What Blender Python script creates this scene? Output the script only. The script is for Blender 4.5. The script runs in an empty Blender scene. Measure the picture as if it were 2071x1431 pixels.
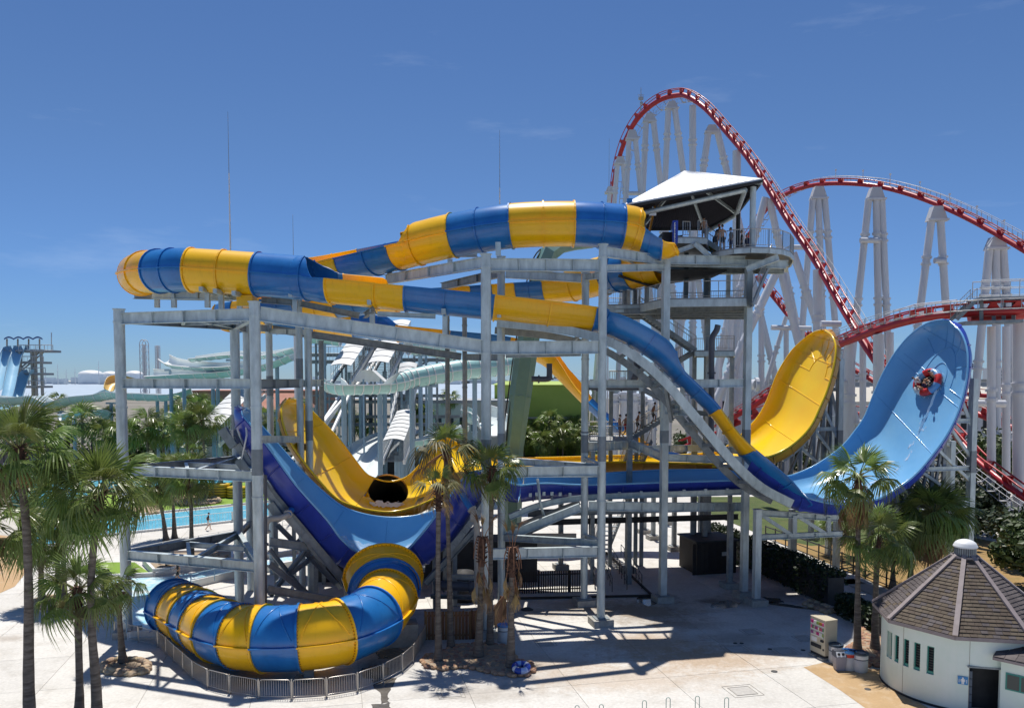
import bpy, bmesh, math, random
from mathutils import Vector, Matrix, Quaternion
V = Vector
rad = math.radians
random.seed(7)
scene = bpy.context.scene
COL = scene.collection

# ------------------------------------------------------------------ camera
F = 1650.0                      # focal length in photo pixels (2071 px wide)
TILT = rad(3.2)
CU, PV = 1035.5, 858.5          # principal point in the photo
CH = 15.0                       # camera height above the plaza
cam_d = bpy.data.cameras.new("camera")
cam = bpy.data.objects.new("camera", cam_d)
COL.objects.link(cam)
cam.location = (0, 0, CH)
cam.rotation_euler = (rad(90) - TILT, 0, 0)
cam_d.sensor_width = 36
cam_d.lens = F / 2071 * 36
cam_d.shift_y = (PV - 715.5) / 2071
cam_d.clip_start = 0.5
cam_d.clip_end = 20000
scene.camera = cam

# ------------------------------------------------------------------ light
SUN_EL, SUN_AZ = rad(70), rad(-8)        # azimuth from +Y towards +X
sun_dir = V((math.sin(SUN_AZ) * math.cos(SUN_EL), math.cos(SUN_AZ) * math.cos(SUN_EL), math.sin(SUN_EL)))
sl = bpy.data.lights.new("sun", 'SUN')
sl.energy = 3.5
sl.angle = rad(0.53)
sl.color = (1.0, 0.955, 0.89)
sun = bpy.data.objects.new("sun", sl)
COL.objects.link(sun)
sun.location = (0, 60, 120)
sun.rotation_euler = (-sun_dir).to_track_quat('-Z', 'Y').to_euler()

world = bpy.data.worlds.new("World")
scene.world = world
world.use_nodes = True
wn, wl = world.node_tree.nodes, world.node_tree.links
wn.clear()
wo = wn.new('ShaderNodeOutputWorld')
bg = wn.new('ShaderNodeBackground')
sky = wn.new('ShaderNodeTexSky')
sky.sky_type = 'NISHITA'
sky.sun_disc = False
sky.sun_elevation = SUN_EL
sky.sun_rotation = SUN_AZ
sky.altitude = 0
sky.air_density = 1.0
sky.dust_density = 0.0
sky.ozone_density = 3.0
tc = wn.new('ShaderNodeTexCoord')
# thin cirrus, streaky, plus a soft milky band near the horizon (whole dome)
mp = wn.new('ShaderNodeMapping'); mp.inputs['Scale'].default_value = (1.2, 1.2, 6.5)
mp.inputs['Rotation'].default_value = (0.0, rad(16), rad(20))
nz = wn.new('ShaderNodeTexNoise'); nz.inputs['Scale'].default_value = 2.3; nz.inputs['Detail'].default_value = 7; nz.inputs['Roughness'].default_value = 0.62
rp = wn.new('ShaderNodeValToRGB'); rp.color_ramp.elements[0].position = 0.58; rp.color_ramp.elements[1].position = 0.86
rp.color_ramp.elements[0].color = (0, 0, 0, 1); rp.color_ramp.elements[1].color = (.15, .15, .15, 1)
hsv = wn.new('ShaderNodeHueSaturation'); hsv.inputs['Saturation'].default_value = 1.0; hsv.inputs['Value'].default_value = 1.0
gm = wn.new('ShaderNodeGamma'); gm.inputs['Gamma'].default_value = 1.0
mix = wn.new('ShaderNodeMixRGB'); mix.inputs[2].default_value = (7.0, 7.6, 8.4, 1)
wl.new(tc.outputs['Generated'], mp.inputs[0]); wl.new(mp.outputs[0], nz.inputs['Vector'])
wl.new(nz.outputs['Fac'], rp.inputs[0]); wl.new(rp.outputs[0], mix.inputs[0])
sep = wn.new('ShaderNodeSeparateXYZ'); wl.new(tc.outputs['Generated'], sep.inputs[0])
el = wn.new('ShaderNodeMapRange'); el.inputs[1].default_value = 0.0; el.inputs[2].default_value = 0.30; el.interpolation_type = 'SMOOTHSTEP'
wl.new(sep.outputs['Z'], el.inputs[0])
tint = wn.new('ShaderNodeMixRGB'); tint.inputs[1].default_value = (.245, .375, .635, 1); tint.inputs[2].default_value = (.315, .405, .54, 1)
wl.new(el.outputs[0], tint.inputs[0])
tm = wn.new('ShaderNodeMixRGB'); tm.blend_type = 'MULTIPLY'; tm.inputs[0].default_value = 1.0
wl.new(sky.outputs[0], tm.inputs[1]); wl.new(tint.outputs[0], tm.inputs[2])
wl.new(tm.outputs[0], hsv.inputs['Color']); wl.new(hsv.outputs[0], mix.inputs[1])
wl.new(mix.outputs[0], bg.inputs[0]); bg.inputs[1].default_value = 0.105
wl.new(bg.outputs[0], wo.inputs[0])

scene.view_settings.view_transform = 'Standard'
scene.view_settings.look = 'None'
scene.view_settings.exposure = 0.56
scene.view_settings.gamma = 1.0
scene.view_settings.use_curve_mapping = False
scene.render.engine = 'CYCLES'
scene.cycles.max_bounces = 6
scene.cycles.diffuse_bounces = 4
scene.cycles.glossy_bounces = 3
scene.cycles.transmission_bounces = 3
scene.cycles.transparent_max_bounces = 6
scene.cycles.caustics_reflective = False
scene.cycles.caustics_refractive = False
scene.cycles.use_denoising = True

# ------------------------------------------------------------------ surveying helpers
_c, _s = math.cos(TILT), math.sin(TILT)
def ray(u, v):
    a = (u - CU) / F; b = (PV - v) / F
    return V((a, _c + b * _s, -_s + b * _c))
def W(u, v, Y):
    """place on the sight line of photo pixel u,v at distance Y into the park"""
    r = ray(u, v); t = Y / r.y
    return V((r.x * t, Y, CH + r.z * t))
def G(u, v, z=0.0):
    """place where that sight line meets the level z"""
    r = ray(u, v); t = (z - CH) / r.z
    return V((r.x * t, r.y * t, z))
def ZV(p, v):
    """height above the plaza of the point of a plumb line through p seen at row v"""
    k = (PV - v) / F
    return CH + p[1] * (k * _c - _s) / (_c + k * _s)
def lerp(a, b, t): return a + (b - a) * t

# ------------------------------------------------------------------ mesh builder
ORG = {}
class MB:
    def __init__(s):
        s.v = []; s.f = []; s.m = []; s.sm = []
    def add(s, vs, fs, mi=0, smooth=False):
        n = len(s.v)
        s.v.extend([tuple(p) for p in vs])
        for f in fs:
            s.f.append([i + n for i in f]); s.m.append(mi); s.sm.append(smooth)
        return s
    def box(s, c, size, rz=0.0, mi=0, M=None):
        hx, hy, hz = size[0] / 2, size[1] / 2, size[2] / 2
        R = M if M is not None else Matrix.Rotation(rz, 3, 'Z')
        c = V(c)
        P = [c + R @ V((x * hx, y * hy, z * hz)) for z in (-1, 1) for y in (-1, 1) for x in (-1, 1)]
        return s.add(P, [(0, 2, 3, 1), (4, 5, 7, 6), (0, 1, 5, 4), (2, 6, 7, 3), (0, 4, 6, 2), (1, 3, 7, 5)], mi)
    def basis(s, p, q, up=(0, 0, 1)):
        d = (V(q) - V(p)); L = d.length
        if L < 1e-6: d = V((0, 0, 1))
        d = d.normalized(); up = V(up)
        if abs(d.dot(up)) > 0.995: up = V((0, 1, 0))
        x = d.cross(up).normalized(); y = x.cross(d).normalized()
        return d, x, y, L
    def bar(s, p, q, w, h, mi=0, up=(0, 0, 1)):
        d, x, y, L = s.basis(p, q, up); p = V(p); q = V(q)
        P = [o + x * (a * w / 2) + y * (b * h / 2) for o in (p, q) for a, b in ((-1, -1), (1, -1), (1, 1), (-1, 1))]
        return s.add(P, [(3, 2, 1, 0), (4, 5, 6, 7), (0, 1, 5, 4), (1, 2, 6, 5), (2, 3, 7, 6), (3, 0, 4, 7)], mi)
    def cyl(s, p, q, r0, r1=None, n=14, mi=0, caps=True, smooth=True):
        if r1 is None: r1 = r0
        d, x, y, L = s.basis(p, q); p = V(p); q = V(q)
        A = [(math.cos(2 * math.pi * i / n), math.sin(2 * math.pi * i / n)) for i in range(n)]
        P = [p + (x * a + y * b) * r0 for a, b in A] + [q + (x * a + y * b) * r1 for a, b in A]
        s.add(P, [(i, (i + 1) % n, n + (i + 1) % n, n + i) for i in range(n)], mi, smooth)
        if caps:
            s.add(P[:n], [tuple(range(n))[::-1]], mi); s.add(P[n:], [tuple(range(n))], mi)
        return s
    def ring(s, c, axis, r_in, r_out, h, n=20, mi=0):
        """flat collar (rectangular section ring)"""
        axis = V(axis).normalized(); c = V(c)
        d, x, y, L = s.basis(c, c + axis)
        P = []
        for i in range(n):
            a = 2 * math.pi * i / n; e = x * math.cos(a) + y * math.sin(a)
            P += [c + e * r_in - axis * h / 2, c + e * r_out - axis * h / 2, c + e * r_out + axis * h / 2, c + e * r_in + axis * h / 2]
        fs = []
        for i in range(n):
            j = (i + 1) % n
            for k in range(4):
                l = (k + 1) % 4
                fs.append((4 * i + k, 4 * j + k, 4 * j + l, 4 * i + l))
        return s.add(P, fs, mi)
    def path(s, pts, r, n=8, mi=0, caps=True, smooth=True):
        pts = [V(p) for p in pts]; rr = r if isinstance(r, (list, tuple)) else [r] * len(pts)
        P = []; m = len(pts); prev = None
        for i, p in enumerate(pts):
            t = (pts[min(i + 1, m - 1)] - pts[max(i - 1, 0)]).normalized()
            if prev is None:
                up = V((0, 0, 1)) if abs(t.z) < .98 else V((0, 1, 0))
                x = t.cross(up).normalized()
            else:
                x = (prev - t * prev.dot(t)).normalized()
            prev = x; y = x.cross(t).normalized()
            for k in range(n):
                a = 2 * math.pi * k / n
                P.append(p + (x * math.cos(a) + y * math.sin(a)) * rr[i])
        fs = [(i * n + k, i * n + (k + 1) % n, (i + 1) * n + (k + 1) % n, (i + 1) * n + k) for i in range(m - 1) for k in range(n)]
        s.add(P, fs, mi, smooth)
        if caps:
            s.add(P[:n], [tuple(range(n))[::-1]], mi); s.add(P[-n:], [tuple(range(n))], mi)
        return s
    def ibeam(s, p, q, h=.6, w=.3, mi=0, stiff=2, up=(0, 0, 1), tf=.035, tw=.02):
        """rolled steel joist: web, two flanges and welded stiffeners"""
        d, x, y, L = s.basis(p, q, up); p = V(p); q = V(q)
        o = y * (h / 2 - tf / 2)
        s.bar(p + o, q + o, w, tf, mi, y); s.bar(p - o, q - o, w, tf, mi, y)
        s.bar(p, q, tw, h - 2 * tf, mi, y)
        for k in range(stiff):
            t = (k + 1) / (stiff + 1); c = p.lerp(q, t)
            s.bar(c - d * .012, c + d * .012, w * .96, h - 2 * tf, mi, y)
        return s
    def lathe(s, prof, c=(0, 0, 0), n=24, mi=0, smooth=True):
        c = V(c); P = []
        for r, z in prof:
            for k in range(n):
                a = 2 * math.pi * k / n
                P.append(c + V((r * math.cos(a), r * math.sin(a), z)))
        fs = [(i * n + k, i * n + (k + 1) % n, (i + 1) * n + (k + 1) % n, (i + 1) * n + k) for i in range(len(prof) - 1) for k in range(n)]
        s.add(P, fs, mi, smooth); return s
    def poly(s, pts, mi=0):
        return s.add(pts, [tuple(range(len(pts)))], mi)
    def slab(s, pts, z0, z1, mi=0):
        """prism over a plan outline"""
        n = len(pts)
        a = sum(pts[i][0] * pts[(i + 1) % n][1] - pts[(i + 1) % n][0] * pts[i][1] for i in range(n))
        if a < 0: pts = pts[::-1]
        P = [(p[0], p[1], z0) for p in pts] + [(p[0], p[1], z1) for p in pts]
        return s.add(P, [tuple(range(n))[::-1], tuple(range(n, 2 * n))] + [(i, (i + 1) % n, n + (i + 1) % n, n + i) for i in range(n)], mi)
    def sphere(s, c, r, nu=12, nv=8, mi=0, M=None):
        c = V(c); r = V(r) if not isinstance(r, (int, float)) else V((r, r, r))
        P = []
        for j in range(nv + 1):
            t = math.pi * j / nv
            for i in range(nu):
                a = 2 * math.pi * i / nu
                p = V((r.x * math.sin(t) * math.cos(a), r.y * math.sin(t) * math.sin(a), r.z * math.cos(t)))
                P.append(c + (M @ p if M is not None else p))
        fs = [(j * nu + i, (j + 1) * nu + i, (j + 1) * nu + (i + 1) % nu, j * nu + (i + 1) % nu) for j in range(nv) for i in range(nu)]
        return s.add(P, fs, mi, True)
    def build(s, name, mats, parent=None, origin=None):
        if not isinstance(mats, (list, tuple)): mats = [mats]
        if parent is not None:
            org = ORG[parent.name]
        elif origin is not None:
            org = V(origin)
        else:
            xs = [p[0] for p in s.v]; ys = [p[1] for p in s.v]; zs = [p[2] for p in s.v]
            org = V(((min(xs) + max(xs)) / 2, (min(ys) + max(ys)) / 2, min(zs)))
        me = bpy.data.meshes.new(name)
        me.from_pydata([(p[0] - org.x, p[1] - org.y, p[2] - org.z) for p in s.v], [], s.f)
        me.polygons.foreach_set('material_index', s.m)
        me.polygons.foreach_set('use_smooth', s.sm)
        for m in mats: me.materials.append(m)
        me.update()
        return link(name, me, parent, org)

def link(name, me, parent=None, org=V((0, 0, 0))):
    o = bpy.data.objects.new(name, me)
    COL.objects.link(o)
    if parent is not None:
        o.parent = parent
        ORG[o.name] = ORG[parent.name]
    else:
        o.location = org
        ORG[o.name] = V(org)
    return o
def tag(o, label, cat, group=None):
    o['label'] = label; o['category'] = cat
    if group: o['group'] = group
    return o
def thing(name, label, cat, loc, group=None):
    o = bpy.data.objects.new(name, None)
    o.empty_display_size = .5
    COL.objects.link(o); o.location = V(loc); ORG[o.name] = V(loc)
    return tag(o, label, cat, group)
def setting(o, kind='structure'):
    o['kind'] = kind; return o
def stuff(o):
    o['kind'] = 'stuff'; return o

# ------------------------------------------------------------------ materials
def mat(name, col, rough=.5, metal=0.0, col2=None, scale=3.0, detail=5, lo=.35, hi=.65, bump=0.0, bscale=None, spec=None, coat=0.0,
        stretch=(1, 1, 1), rnd=0.0, coord='Object', trans=0.0, streak=0.0, streak_col=(.45, .40, .33)):
    m = bpy.data.materials.new(name); m.use_nodes = True
    n, l = m.node_tree.nodes, m.node_tree.links
    b = n['Principled BSDF']
    b.inputs['Base Color'].default_value = (*col, 1)
    b.inputs['Roughness'].default_value = rough
    b.inputs['Metallic'].default_value = metal
    if spec is not None: b.inputs['Specular IOR Level'].default_value = spec
    if coat: b.inputs['Coat Weight'].default_value = coat; b.inputs['Coat Roughness'].default_value = .12
    last = None
    if col2 is not None or bump:
        t = n.new('ShaderNodeTexCoord'); mpg = n.new('ShaderNodeMapping'); mpg.inputs['Scale'].default_value = stretch
        l.new(t.outputs[coord], mpg.inputs[0])
    if col2 is not None:
        nz = n.new('ShaderNodeTexNoise'); nz.inputs['Scale'].default_value = scale; nz.inputs['Detail'].default_value = detail
        nz.inputs['Roughness'].default_value = .6
        l.new(mpg.outputs[0], nz.inputs['Vector'])
        r = n.new('ShaderNodeValToRGB')
        r.color_ramp.elements[0].position = lo; r.color_ramp.elements[1].position = hi
        r.color_ramp.elements[0].color = (*col, 1); r.color_ramp.elements[1].color = (*col2, 1)
        l.new(nz.outputs['Fac'], r.inputs[0]); last = r.outputs[0]
    if rnd:
        oi = n.new('ShaderNodeObjectInfo'); hs = n.new('ShaderNodeHueSaturation')
        mr = n.new('ShaderNodeMapRange'); mr.inputs[3].default_value = 1 - rnd; mr.inputs[4].default_value = 1 + rnd
        l.new(oi.outputs['Random'], mr.inputs[0]); l.new(mr.outputs[0], hs.inputs['Value'])
        mh = n.new('ShaderNodeMapRange'); mh.inputs[3].default_value = .5 - rnd * .06; mh.inputs[4].default_value = .5 + rnd * .06
        l.new(oi.outputs['Random'], mh.inputs[0]); l.new(mh.outputs[0], hs.inputs['Hue'])
        if last is not None: l.new(last, hs.inputs['Color'])
        else: hs.inputs['Color'].default_value = (*col, 1)
        last = hs.outputs[0]
    if streak:
        g = n.new('ShaderNodeNewGeometry'); ms_ = n.new('ShaderNodeMapping'); ms_.inputs['Scale'].default_value = (2.2, 2.2, .16)
        l.new(g.outputs['Position'], ms_.inputs[0]); zs = n.new('ShaderNodeTexNoise'); zs.inputs['Scale'].default_value = 1.6; zs.inputs['Detail'].default_value = 7; zs.inputs['Roughness'].default_value = .7
        l.new(ms_.outputs[0], zs.inputs['Vector']); rs_ = n.new('ShaderNodeMapRange'); rs_.inputs[1].default_value = .52; rs_.inputs[2].default_value = .78; rs_.inputs[4].default_value = streak
        l.new(zs.outputs['Fac'], rs_.inputs[0]); mm = n.new('ShaderNodeMixRGB'); mm.blend_type = 'MULTIPLY'; l.new(rs_.outputs[0], mm.inputs[0]); mm.inputs[2].default_value = (*streak_col, 1)
        if last is not None: l.new(last, mm.inputs[1])
        else: mm.inputs[1].default_value = (*col, 1)
        last = mm.outputs[0]
    if last is not None: l.new(last, b.inputs['Base Color'])
    if bump:
        nb = n.new('ShaderNodeTexNoise'); nb.inputs['Scale'].default_value = bscale or scale * 4; nb.inputs['Detail'].default_value = 6
        l.new(mpg.outputs[0], nb.inputs['Vector'])
        bp = n.new('ShaderNodeBump'); bp.inputs['Strength'].default_value = bump; bp.inputs['Distance'].default_value = .05
        l.new(nb.outputs['Fac'], bp.inputs['Height']); l.new(bp.outputs[0], b.inputs['Normal'])
    if trans:
        ts = n.new('ShaderNodeBsdfTranslucent'); ms = n.new('ShaderNodeMixShader'); ms.inputs[0].default_value = trans
        if last is not None: l.new(last, ts.inputs[0])
        else: ts.inputs[0].default_value = (*col, 1)
        out = n['Material Output']
        l.new(b.outputs[0], ms.inputs[1]); l.new(ts.outputs[0], ms.inputs[2]); l.new(ms.outputs[0], out.inputs[0])
    return m

M = {}
M['blue'] = mat('blue_fibreglass', (.014, .15, .46), .28, col2=(.024, .195, .53), scale=.7, coat=.2, rnd=.05, streak=.3)
M['blue_in'] = mat('pale_blue_gelcoat', (.17, .43, .72), .22, col2=(.21, .48, .76), scale=.45, coat=.4)
M['navy'] = mat('navy_gelcoat', (.025, .05, .38), .3, col2=(.035, .07, .44), scale=.6, coat=.25, streak=.5)
M['yellow'] = mat('yellow_fibreglass', (.98, .54, .003), .3, col2=(.95, .50, .004), scale=.6, coat=.2, rnd=.05, streak=.28)
M['yellow_in'] = mat('yellow_gelcoat', (.98, .60, .008), .24, col2=(.98, .66, .012), scale=.4, coat=.4)
M['ochre'] = mat('shaded_grimy_yellow_outside', (.52, .25, .018), .4, col2=(.43, .19, .015), scale=.8, coat=.1, streak=.6)  # outside yellow browned to hold its shade; the streaks are grime
M['steel'] = mat('galvanised_steel', (.43, .495, .51), .45, .3, col2=(.62, .70, .71), scale=2.4, detail=10, lo=.36, hi=.66, bump=.05, stretch=(1, 1, .35), rnd=.06, streak=.32, streak_col=(.55, .52, .46))
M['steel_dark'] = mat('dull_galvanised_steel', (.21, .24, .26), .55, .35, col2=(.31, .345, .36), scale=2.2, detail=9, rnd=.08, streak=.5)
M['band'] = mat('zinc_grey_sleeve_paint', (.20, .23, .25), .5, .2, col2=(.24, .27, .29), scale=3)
M['concrete_block'] = mat('footing_concrete', (.33, .32, .29), .9, col2=(.45, .44, .40), scale=4, bump=.2)
M['rail'] = mat('stainless_rail', (.50, .47, .43), .35, .7)
M['rail_white'] = mat('white_painted_rail', (.72, .73, .72), .4, .1)
M['black_rail'] = mat('black_rail_paint', (.02, .02, .022), .5)
M['red'] = mat('red_track_paint', (.46, .016, .02), .4, col2=(.38, .013, .017), scale=1.2, coat=.1)
M['white_col'] = mat('white_support_paint', (.72, .73, .75), .4, col2=(.62, .63, .65), scale=.5, stretch=(1, 1, .2), streak=.4, streak_col=(.62, .58, .52))
M['white'] = mat('white_paint', (.80, .81, .80), .45, col2=(.74, .75, .74), scale=2)
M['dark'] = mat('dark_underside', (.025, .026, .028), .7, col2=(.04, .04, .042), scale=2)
M['mint'] = mat('mint_fibreglass', (.33, .60, .57), .35, col2=(.42, .68, .64), scale=.5, coat=.2, streak=.4)
M['mint_in'] = mat('bleached_mint_inside', (.74, .80, .78), .35, col2=(.80, .84, .82), scale=.5)
M['skyblue'] = mat('sky_blue_flume', (.42, .70, .86), .35, col2=(.50, .75, .89), scale=.5)
# ================================================================== SETTING
GA = rad(12.65)
ER = V((math.cos(GA), math.sin(GA), 0)); ED = V((-math.sin(GA), math.cos(GA), 0))

def pos_mat(name, cols, rough=.85, scales=(.12, .9, 9.0), bump=.15, stains=(), rnd=0.0, grain=.18):
    """ground material in world metres: broad tone, mid blotches, fine grain, and stains with places of their own"""
    m = bpy.data.materials.new(name); m.use_nodes = True
    n, l = m.node_tree.nodes, m.node_tree.links
    b = n['Principled BSDF']; b.inputs['Roughness'].default_value = rough
    g = n.new('ShaderNodeNewGeometry')
    def noise(sc, det=6, r=.6):
        z = n.new('ShaderNodeTexNoise'); z.inputs['Scale'].default_value = sc; z.inputs['Detail'].default_value = det; z.inputs['Roughness'].default_value = r
        l.new(g.outputs['Position'], z.inputs['Vector']); return z.outputs['Fac']
    def ramp(x, lo, hi, c0, c1):
        r = n.new('ShaderNodeValToRGB'); r.color_ramp.elements[0].position = lo; r.color_ramp.elements[1].position = hi
        r.color_ramp.elements[0].color = c0; r.color_ramp.elements[1].color = c1
        l.new(x, r.inputs[0]); return r.outputs[0]
    c = ramp(noise(scales[0]), .35, .65, (*cols[0], 1), (*cols[1], 1))
    def mixc(kind, fac, a, bcol):
        x = n.new('ShaderNodeMixRGB'); x.blend_type = kind
        if isinstance(fac, float): x.inputs[0].default_value = fac
        else: l.new(fac, x.inputs[0])
        l.new(a, x.inputs[1])
        if isinstance(bcol, tuple): x.inputs[2].default_value = (*bcol, 1)
        else: l.new(bcol, x.inputs[2])
        return x.outputs[0]
    c = mixc('MIX', ramp(noise(scales[1], 8, .68), .50, .74, (0, 0, 0, 1), (.75, .75, .75, 1)), c, cols[2])
    nn = noise(1.1, 8, .7); n3 = noise(4.5, 8, .75)
    for (sx, sy, rx, ry, col, amt) in stains:
        sub = n.new('ShaderNodeVectorMath'); sub.operation = 'SUBTRACT'; l.new(g.outputs['Position'], sub.inputs[0]); sub.inputs[1].default_value = (sx, sy, 0)
        mu = n.new('ShaderNodeVectorMath'); mu.operation = 'MULTIPLY'; l.new(sub.outputs[0], mu.inputs[0]); mu.inputs[1].default_value = (1 / rx, 1 / ry, 0)
        ln = n.new('ShaderNodeVectorMath'); ln.operation = 'LENGTH'; l.new(mu.outputs[0], ln.inputs[0])
        a1 = n.new('ShaderNodeMath'); a1.operation = 'MULTIPLY_ADD'; l.new(nn, a1.inputs[0]); a1.inputs[1].default_value = 1.5; l.new(ln.outputs['Value'], a1.inputs[2])
        a2 = n.new('ShaderNodeMath'); a2.operation = 'MULTIPLY_ADD'; l.new(n3, a2.inputs[0]); a2.inputs[1].default_value = .8; l.new(a1.outputs[0], a2.inputs[2])
        f = ramp(a2.outputs[0], 0, 1, (0, 0, 0, 1), (0, 0, 0, 1))
        mr = n.new('ShaderNodeMapRange'); l.new(a2.outputs[0], mr.inputs[0])
        mr.inputs[1].default_value = 2.15; mr.inputs[2].default_value = 1.45; mr.inputs[3].default_value = 0; mr.inputs[4].default_value = amt
        c = mixc('MIX', mr.outputs[0], c, col)
    c = mixc('MULTIPLY', grain, c, ramp(noise(scales[2], 4, .7), .3, .7, (.45, .45, .45, 1), (1.25, 1.25, 1.25, 1)))
    if rnd:
        oi = n.new('ShaderNodeObjectInfo'); mr = n.new('ShaderNodeMapRange'); mr.inputs[3].default_value = 1 - rnd; mr.inputs[4].default_value = 1 + rnd
        l.new(oi.outputs['Random'], mr.inputs[0])
        hs = n.new('ShaderNodeHueSaturation'); l.new(mr.outputs[0], hs.inputs['Value']); l.new(c, hs.inputs['Color']); c = hs.outputs[0]
    l.new(c, b.inputs['Base Color'])
    bp = n.new('ShaderNodeBump'); bp.inputs['Strength'].default_value = bump; bp.inputs['Distance'].default_value = .02
    l.new(noise(scales[2] * 2, 6), bp.inputs['Height']); l.new(bp.outputs[0], b.inputs['Normal'])
    return m

def gs(u, v, rx, ry, col, amt):
    p = G(u, v); return (p.x, p.y, rx, ry, col, amt)
BR = (.27, .21, .15); DK = (.16, .135, .11); RU = (.42, .30, .19)
STAINS = [gs(1300, 1235, 5, 3.5, BR, .9), gs(1180, 1225, 5, 2.2, BR, .6), gs(1490, 1215, 5, 2.0, BR, .55), gs(1420, 1330, 6, 2.8, RU, .8),
          gs(1310, 1300, 5, 2.8, RU, .75), gs(1560, 1200, 4, 2, DK, .5), gs(1100, 1240, 3, 1.5, BR, .55), gs(1330, 1205, 1.6, 1.2, DK, .8),
          gs(780, 1345, 1.8, 2.2, DK, .75), gs(820, 1300, 3, 2.4, BR, .55), gs(560, 1365, 5, 1.6, BR, .55), gs(1250, 1370, 8, 2.4, RU, .5),
          gs(20, 1290, 1.2, 1.0, BR, .5), gs(1440, 1215, 1.5, .8, DK, .8), gs(1120, 1340, 4, 1.6, RU, .5), gs(980, 1400, 4, 1.5, BR, .35), gs(1500, 1290, 3, 1.5, BR, .45), gs(1380, 1262, 3, 1.3, BR, .6)]
M['slab'] = pos_mat('plaza_concrete', ((.58, .56, .515), (.68, .66, .615), (.45, .42, .365)), .8, (.13, .6, 6.0), .25, STAINS, rnd=.06, grain=.3)
M['ground'] = pos_mat('pale_park_ground', ((.46, .43, .38), (.56, .53, .47), (.36, .33, .28)), .9, (.03, .2, 2.0), .1)
M['tan'] = pos_mat('tan_sandy_paving', ((.42, .28, .14), (.50, .34, .18), (.58, .47, .34)), .9, (.4, 1.2, 9), .2)
M['brown_paving'] = pos_mat('brown_paving', ((.50, .33, .17), (.46, .30, .16), (.55, .42, .28)), .9, (.2, .8, 6), .2)
M['turf'] = pos_mat('artificial_turf', ((.18, .30, .035), (.23, .36, .05), (.15, .25, .03)), .95, (.2, 1.4, 30), .5)
M['dry_grass'] = pos_mat('dry_lawn', ((.30, .19, .07), (.38, .24, .09), (.17, .16, .045)), .95, (.25, .9, 22), .8, grain=.45)
M['lawn'] = pos_mat('green_lawn', ((.055, .085, .02), (.085, .12, .028), (.15, .12, .05)), .95, (.3, 1.2, 22), .8, grain=.4)
M['joint'] = mat('dark_joint', (.34, .32, .28), .95)
M['soil'] = pos_mat('gravel_soil', ((.33, .25, .17), (.42, .33, .24), (.24, .18, .12)), .95, (.8, 2.5, 18), .8, grain=.5)

def water_mat(name, c0, c1, foam, fs, lo, hi, bump=.35, rough=.08):
    m = bpy.data.materials.new(name); m.use_nodes = True
    n, l = m.node_tree.nodes, m.node_tree.links
    b = n['Principled BSDF']; b.inputs['Roughness'].default_value = rough; b.inputs['IOR'].default_value = 1.33
    g = n.new('ShaderNodeNewGeometry')
    nz = n.new('ShaderNodeTexNoise'); nz.inputs['Scale'].default_value = fs; nz.inputs['Detail'].default_value = 8; nz.inputs['Roughness'].default_value = .65
    l.new(g.outputs['Position'], nz.inputs['Vector'])
    r = n.new('ShaderNodeValToRGB'); e = r.color_ramp.elements
    e[0].position = lo; e[0].color = (*c0, 1); e[1].position = hi; e[1].color = (*foam, 1)
    k = e.new((lo + hi) / 2); k.color = (*c1, 1)
    l.new(nz.outputs['Fac'], r.inputs[0]); l.new(r.outputs[0], b.inputs['Base Color'])
    n2 = n.new('ShaderNodeTexNoise'); n2.inputs['Scale'].default_value = fs * 3.5; n2.inputs['Detail'].default_value = 4
    l.new(g.outputs['Position'], n2.inputs['Vector'])
    bp = n.new('ShaderNodeBump'); bp.inputs['Strength'].default_value = bump; bp.inputs['Distance'].default_value = .1
    l.new(n2.outputs['Fac'], bp.inputs['Height']); l.new(bp.outputs[0], b.inputs['Normal'])
    return m
M['splash'] = water_mat('splash_pool_water', (.28, .62, .80), (.50, .76, .86), (.82, .87, .88), .9, .34, .60)
M['river'] = water_mat('lazy_river_water', (.10, .46, .66), (.16, .54, .72), (.40, .68, .80), 1.1, .38, .72)
M['teal'] = water_mat('teal_pool_water', (.04, .34, .42), (.06, .40, .47), (.25, .55, .60), .5, .4, .8)
M['seawater'] = water_mat('bay_water', (.42, .50, .55), (.50, .57, .61), (.62, .67, .69), .02, .3, .75, .08, .35)  # pale base colour stands for the white sky reflected in the bay

# base ground out to the horizon, and the bay
g = MB(); g.add([(-5000, -60, -.12), (5000, -60, -.12), (5000, 9000, -.12), (-5000, 9000, -.12)], [(0, 1, 2, 3)])
setting(g.build('ground', M['ground']))
s = MB(); s.add([(-4500, 640, -.06), (160, 640, -.06), (160, 5000, -.06), (-4500, 5000, -.06)], [(0, 1, 2, 3)])
setting(s.build('sea', M['seawater']))
# the far shore, low dark land strips
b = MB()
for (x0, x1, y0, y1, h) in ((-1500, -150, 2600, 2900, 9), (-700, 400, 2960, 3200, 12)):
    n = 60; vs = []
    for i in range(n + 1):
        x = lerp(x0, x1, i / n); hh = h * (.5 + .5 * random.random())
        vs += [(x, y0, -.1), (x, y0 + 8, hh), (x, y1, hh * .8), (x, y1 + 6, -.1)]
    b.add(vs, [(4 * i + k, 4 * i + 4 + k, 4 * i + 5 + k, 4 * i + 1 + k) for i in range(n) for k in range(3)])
setting(b.build('far_shore', mat('distant_land', (.13, .19, .25), .95, col2=(.2, .25, .3), scale=.02)))
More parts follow.
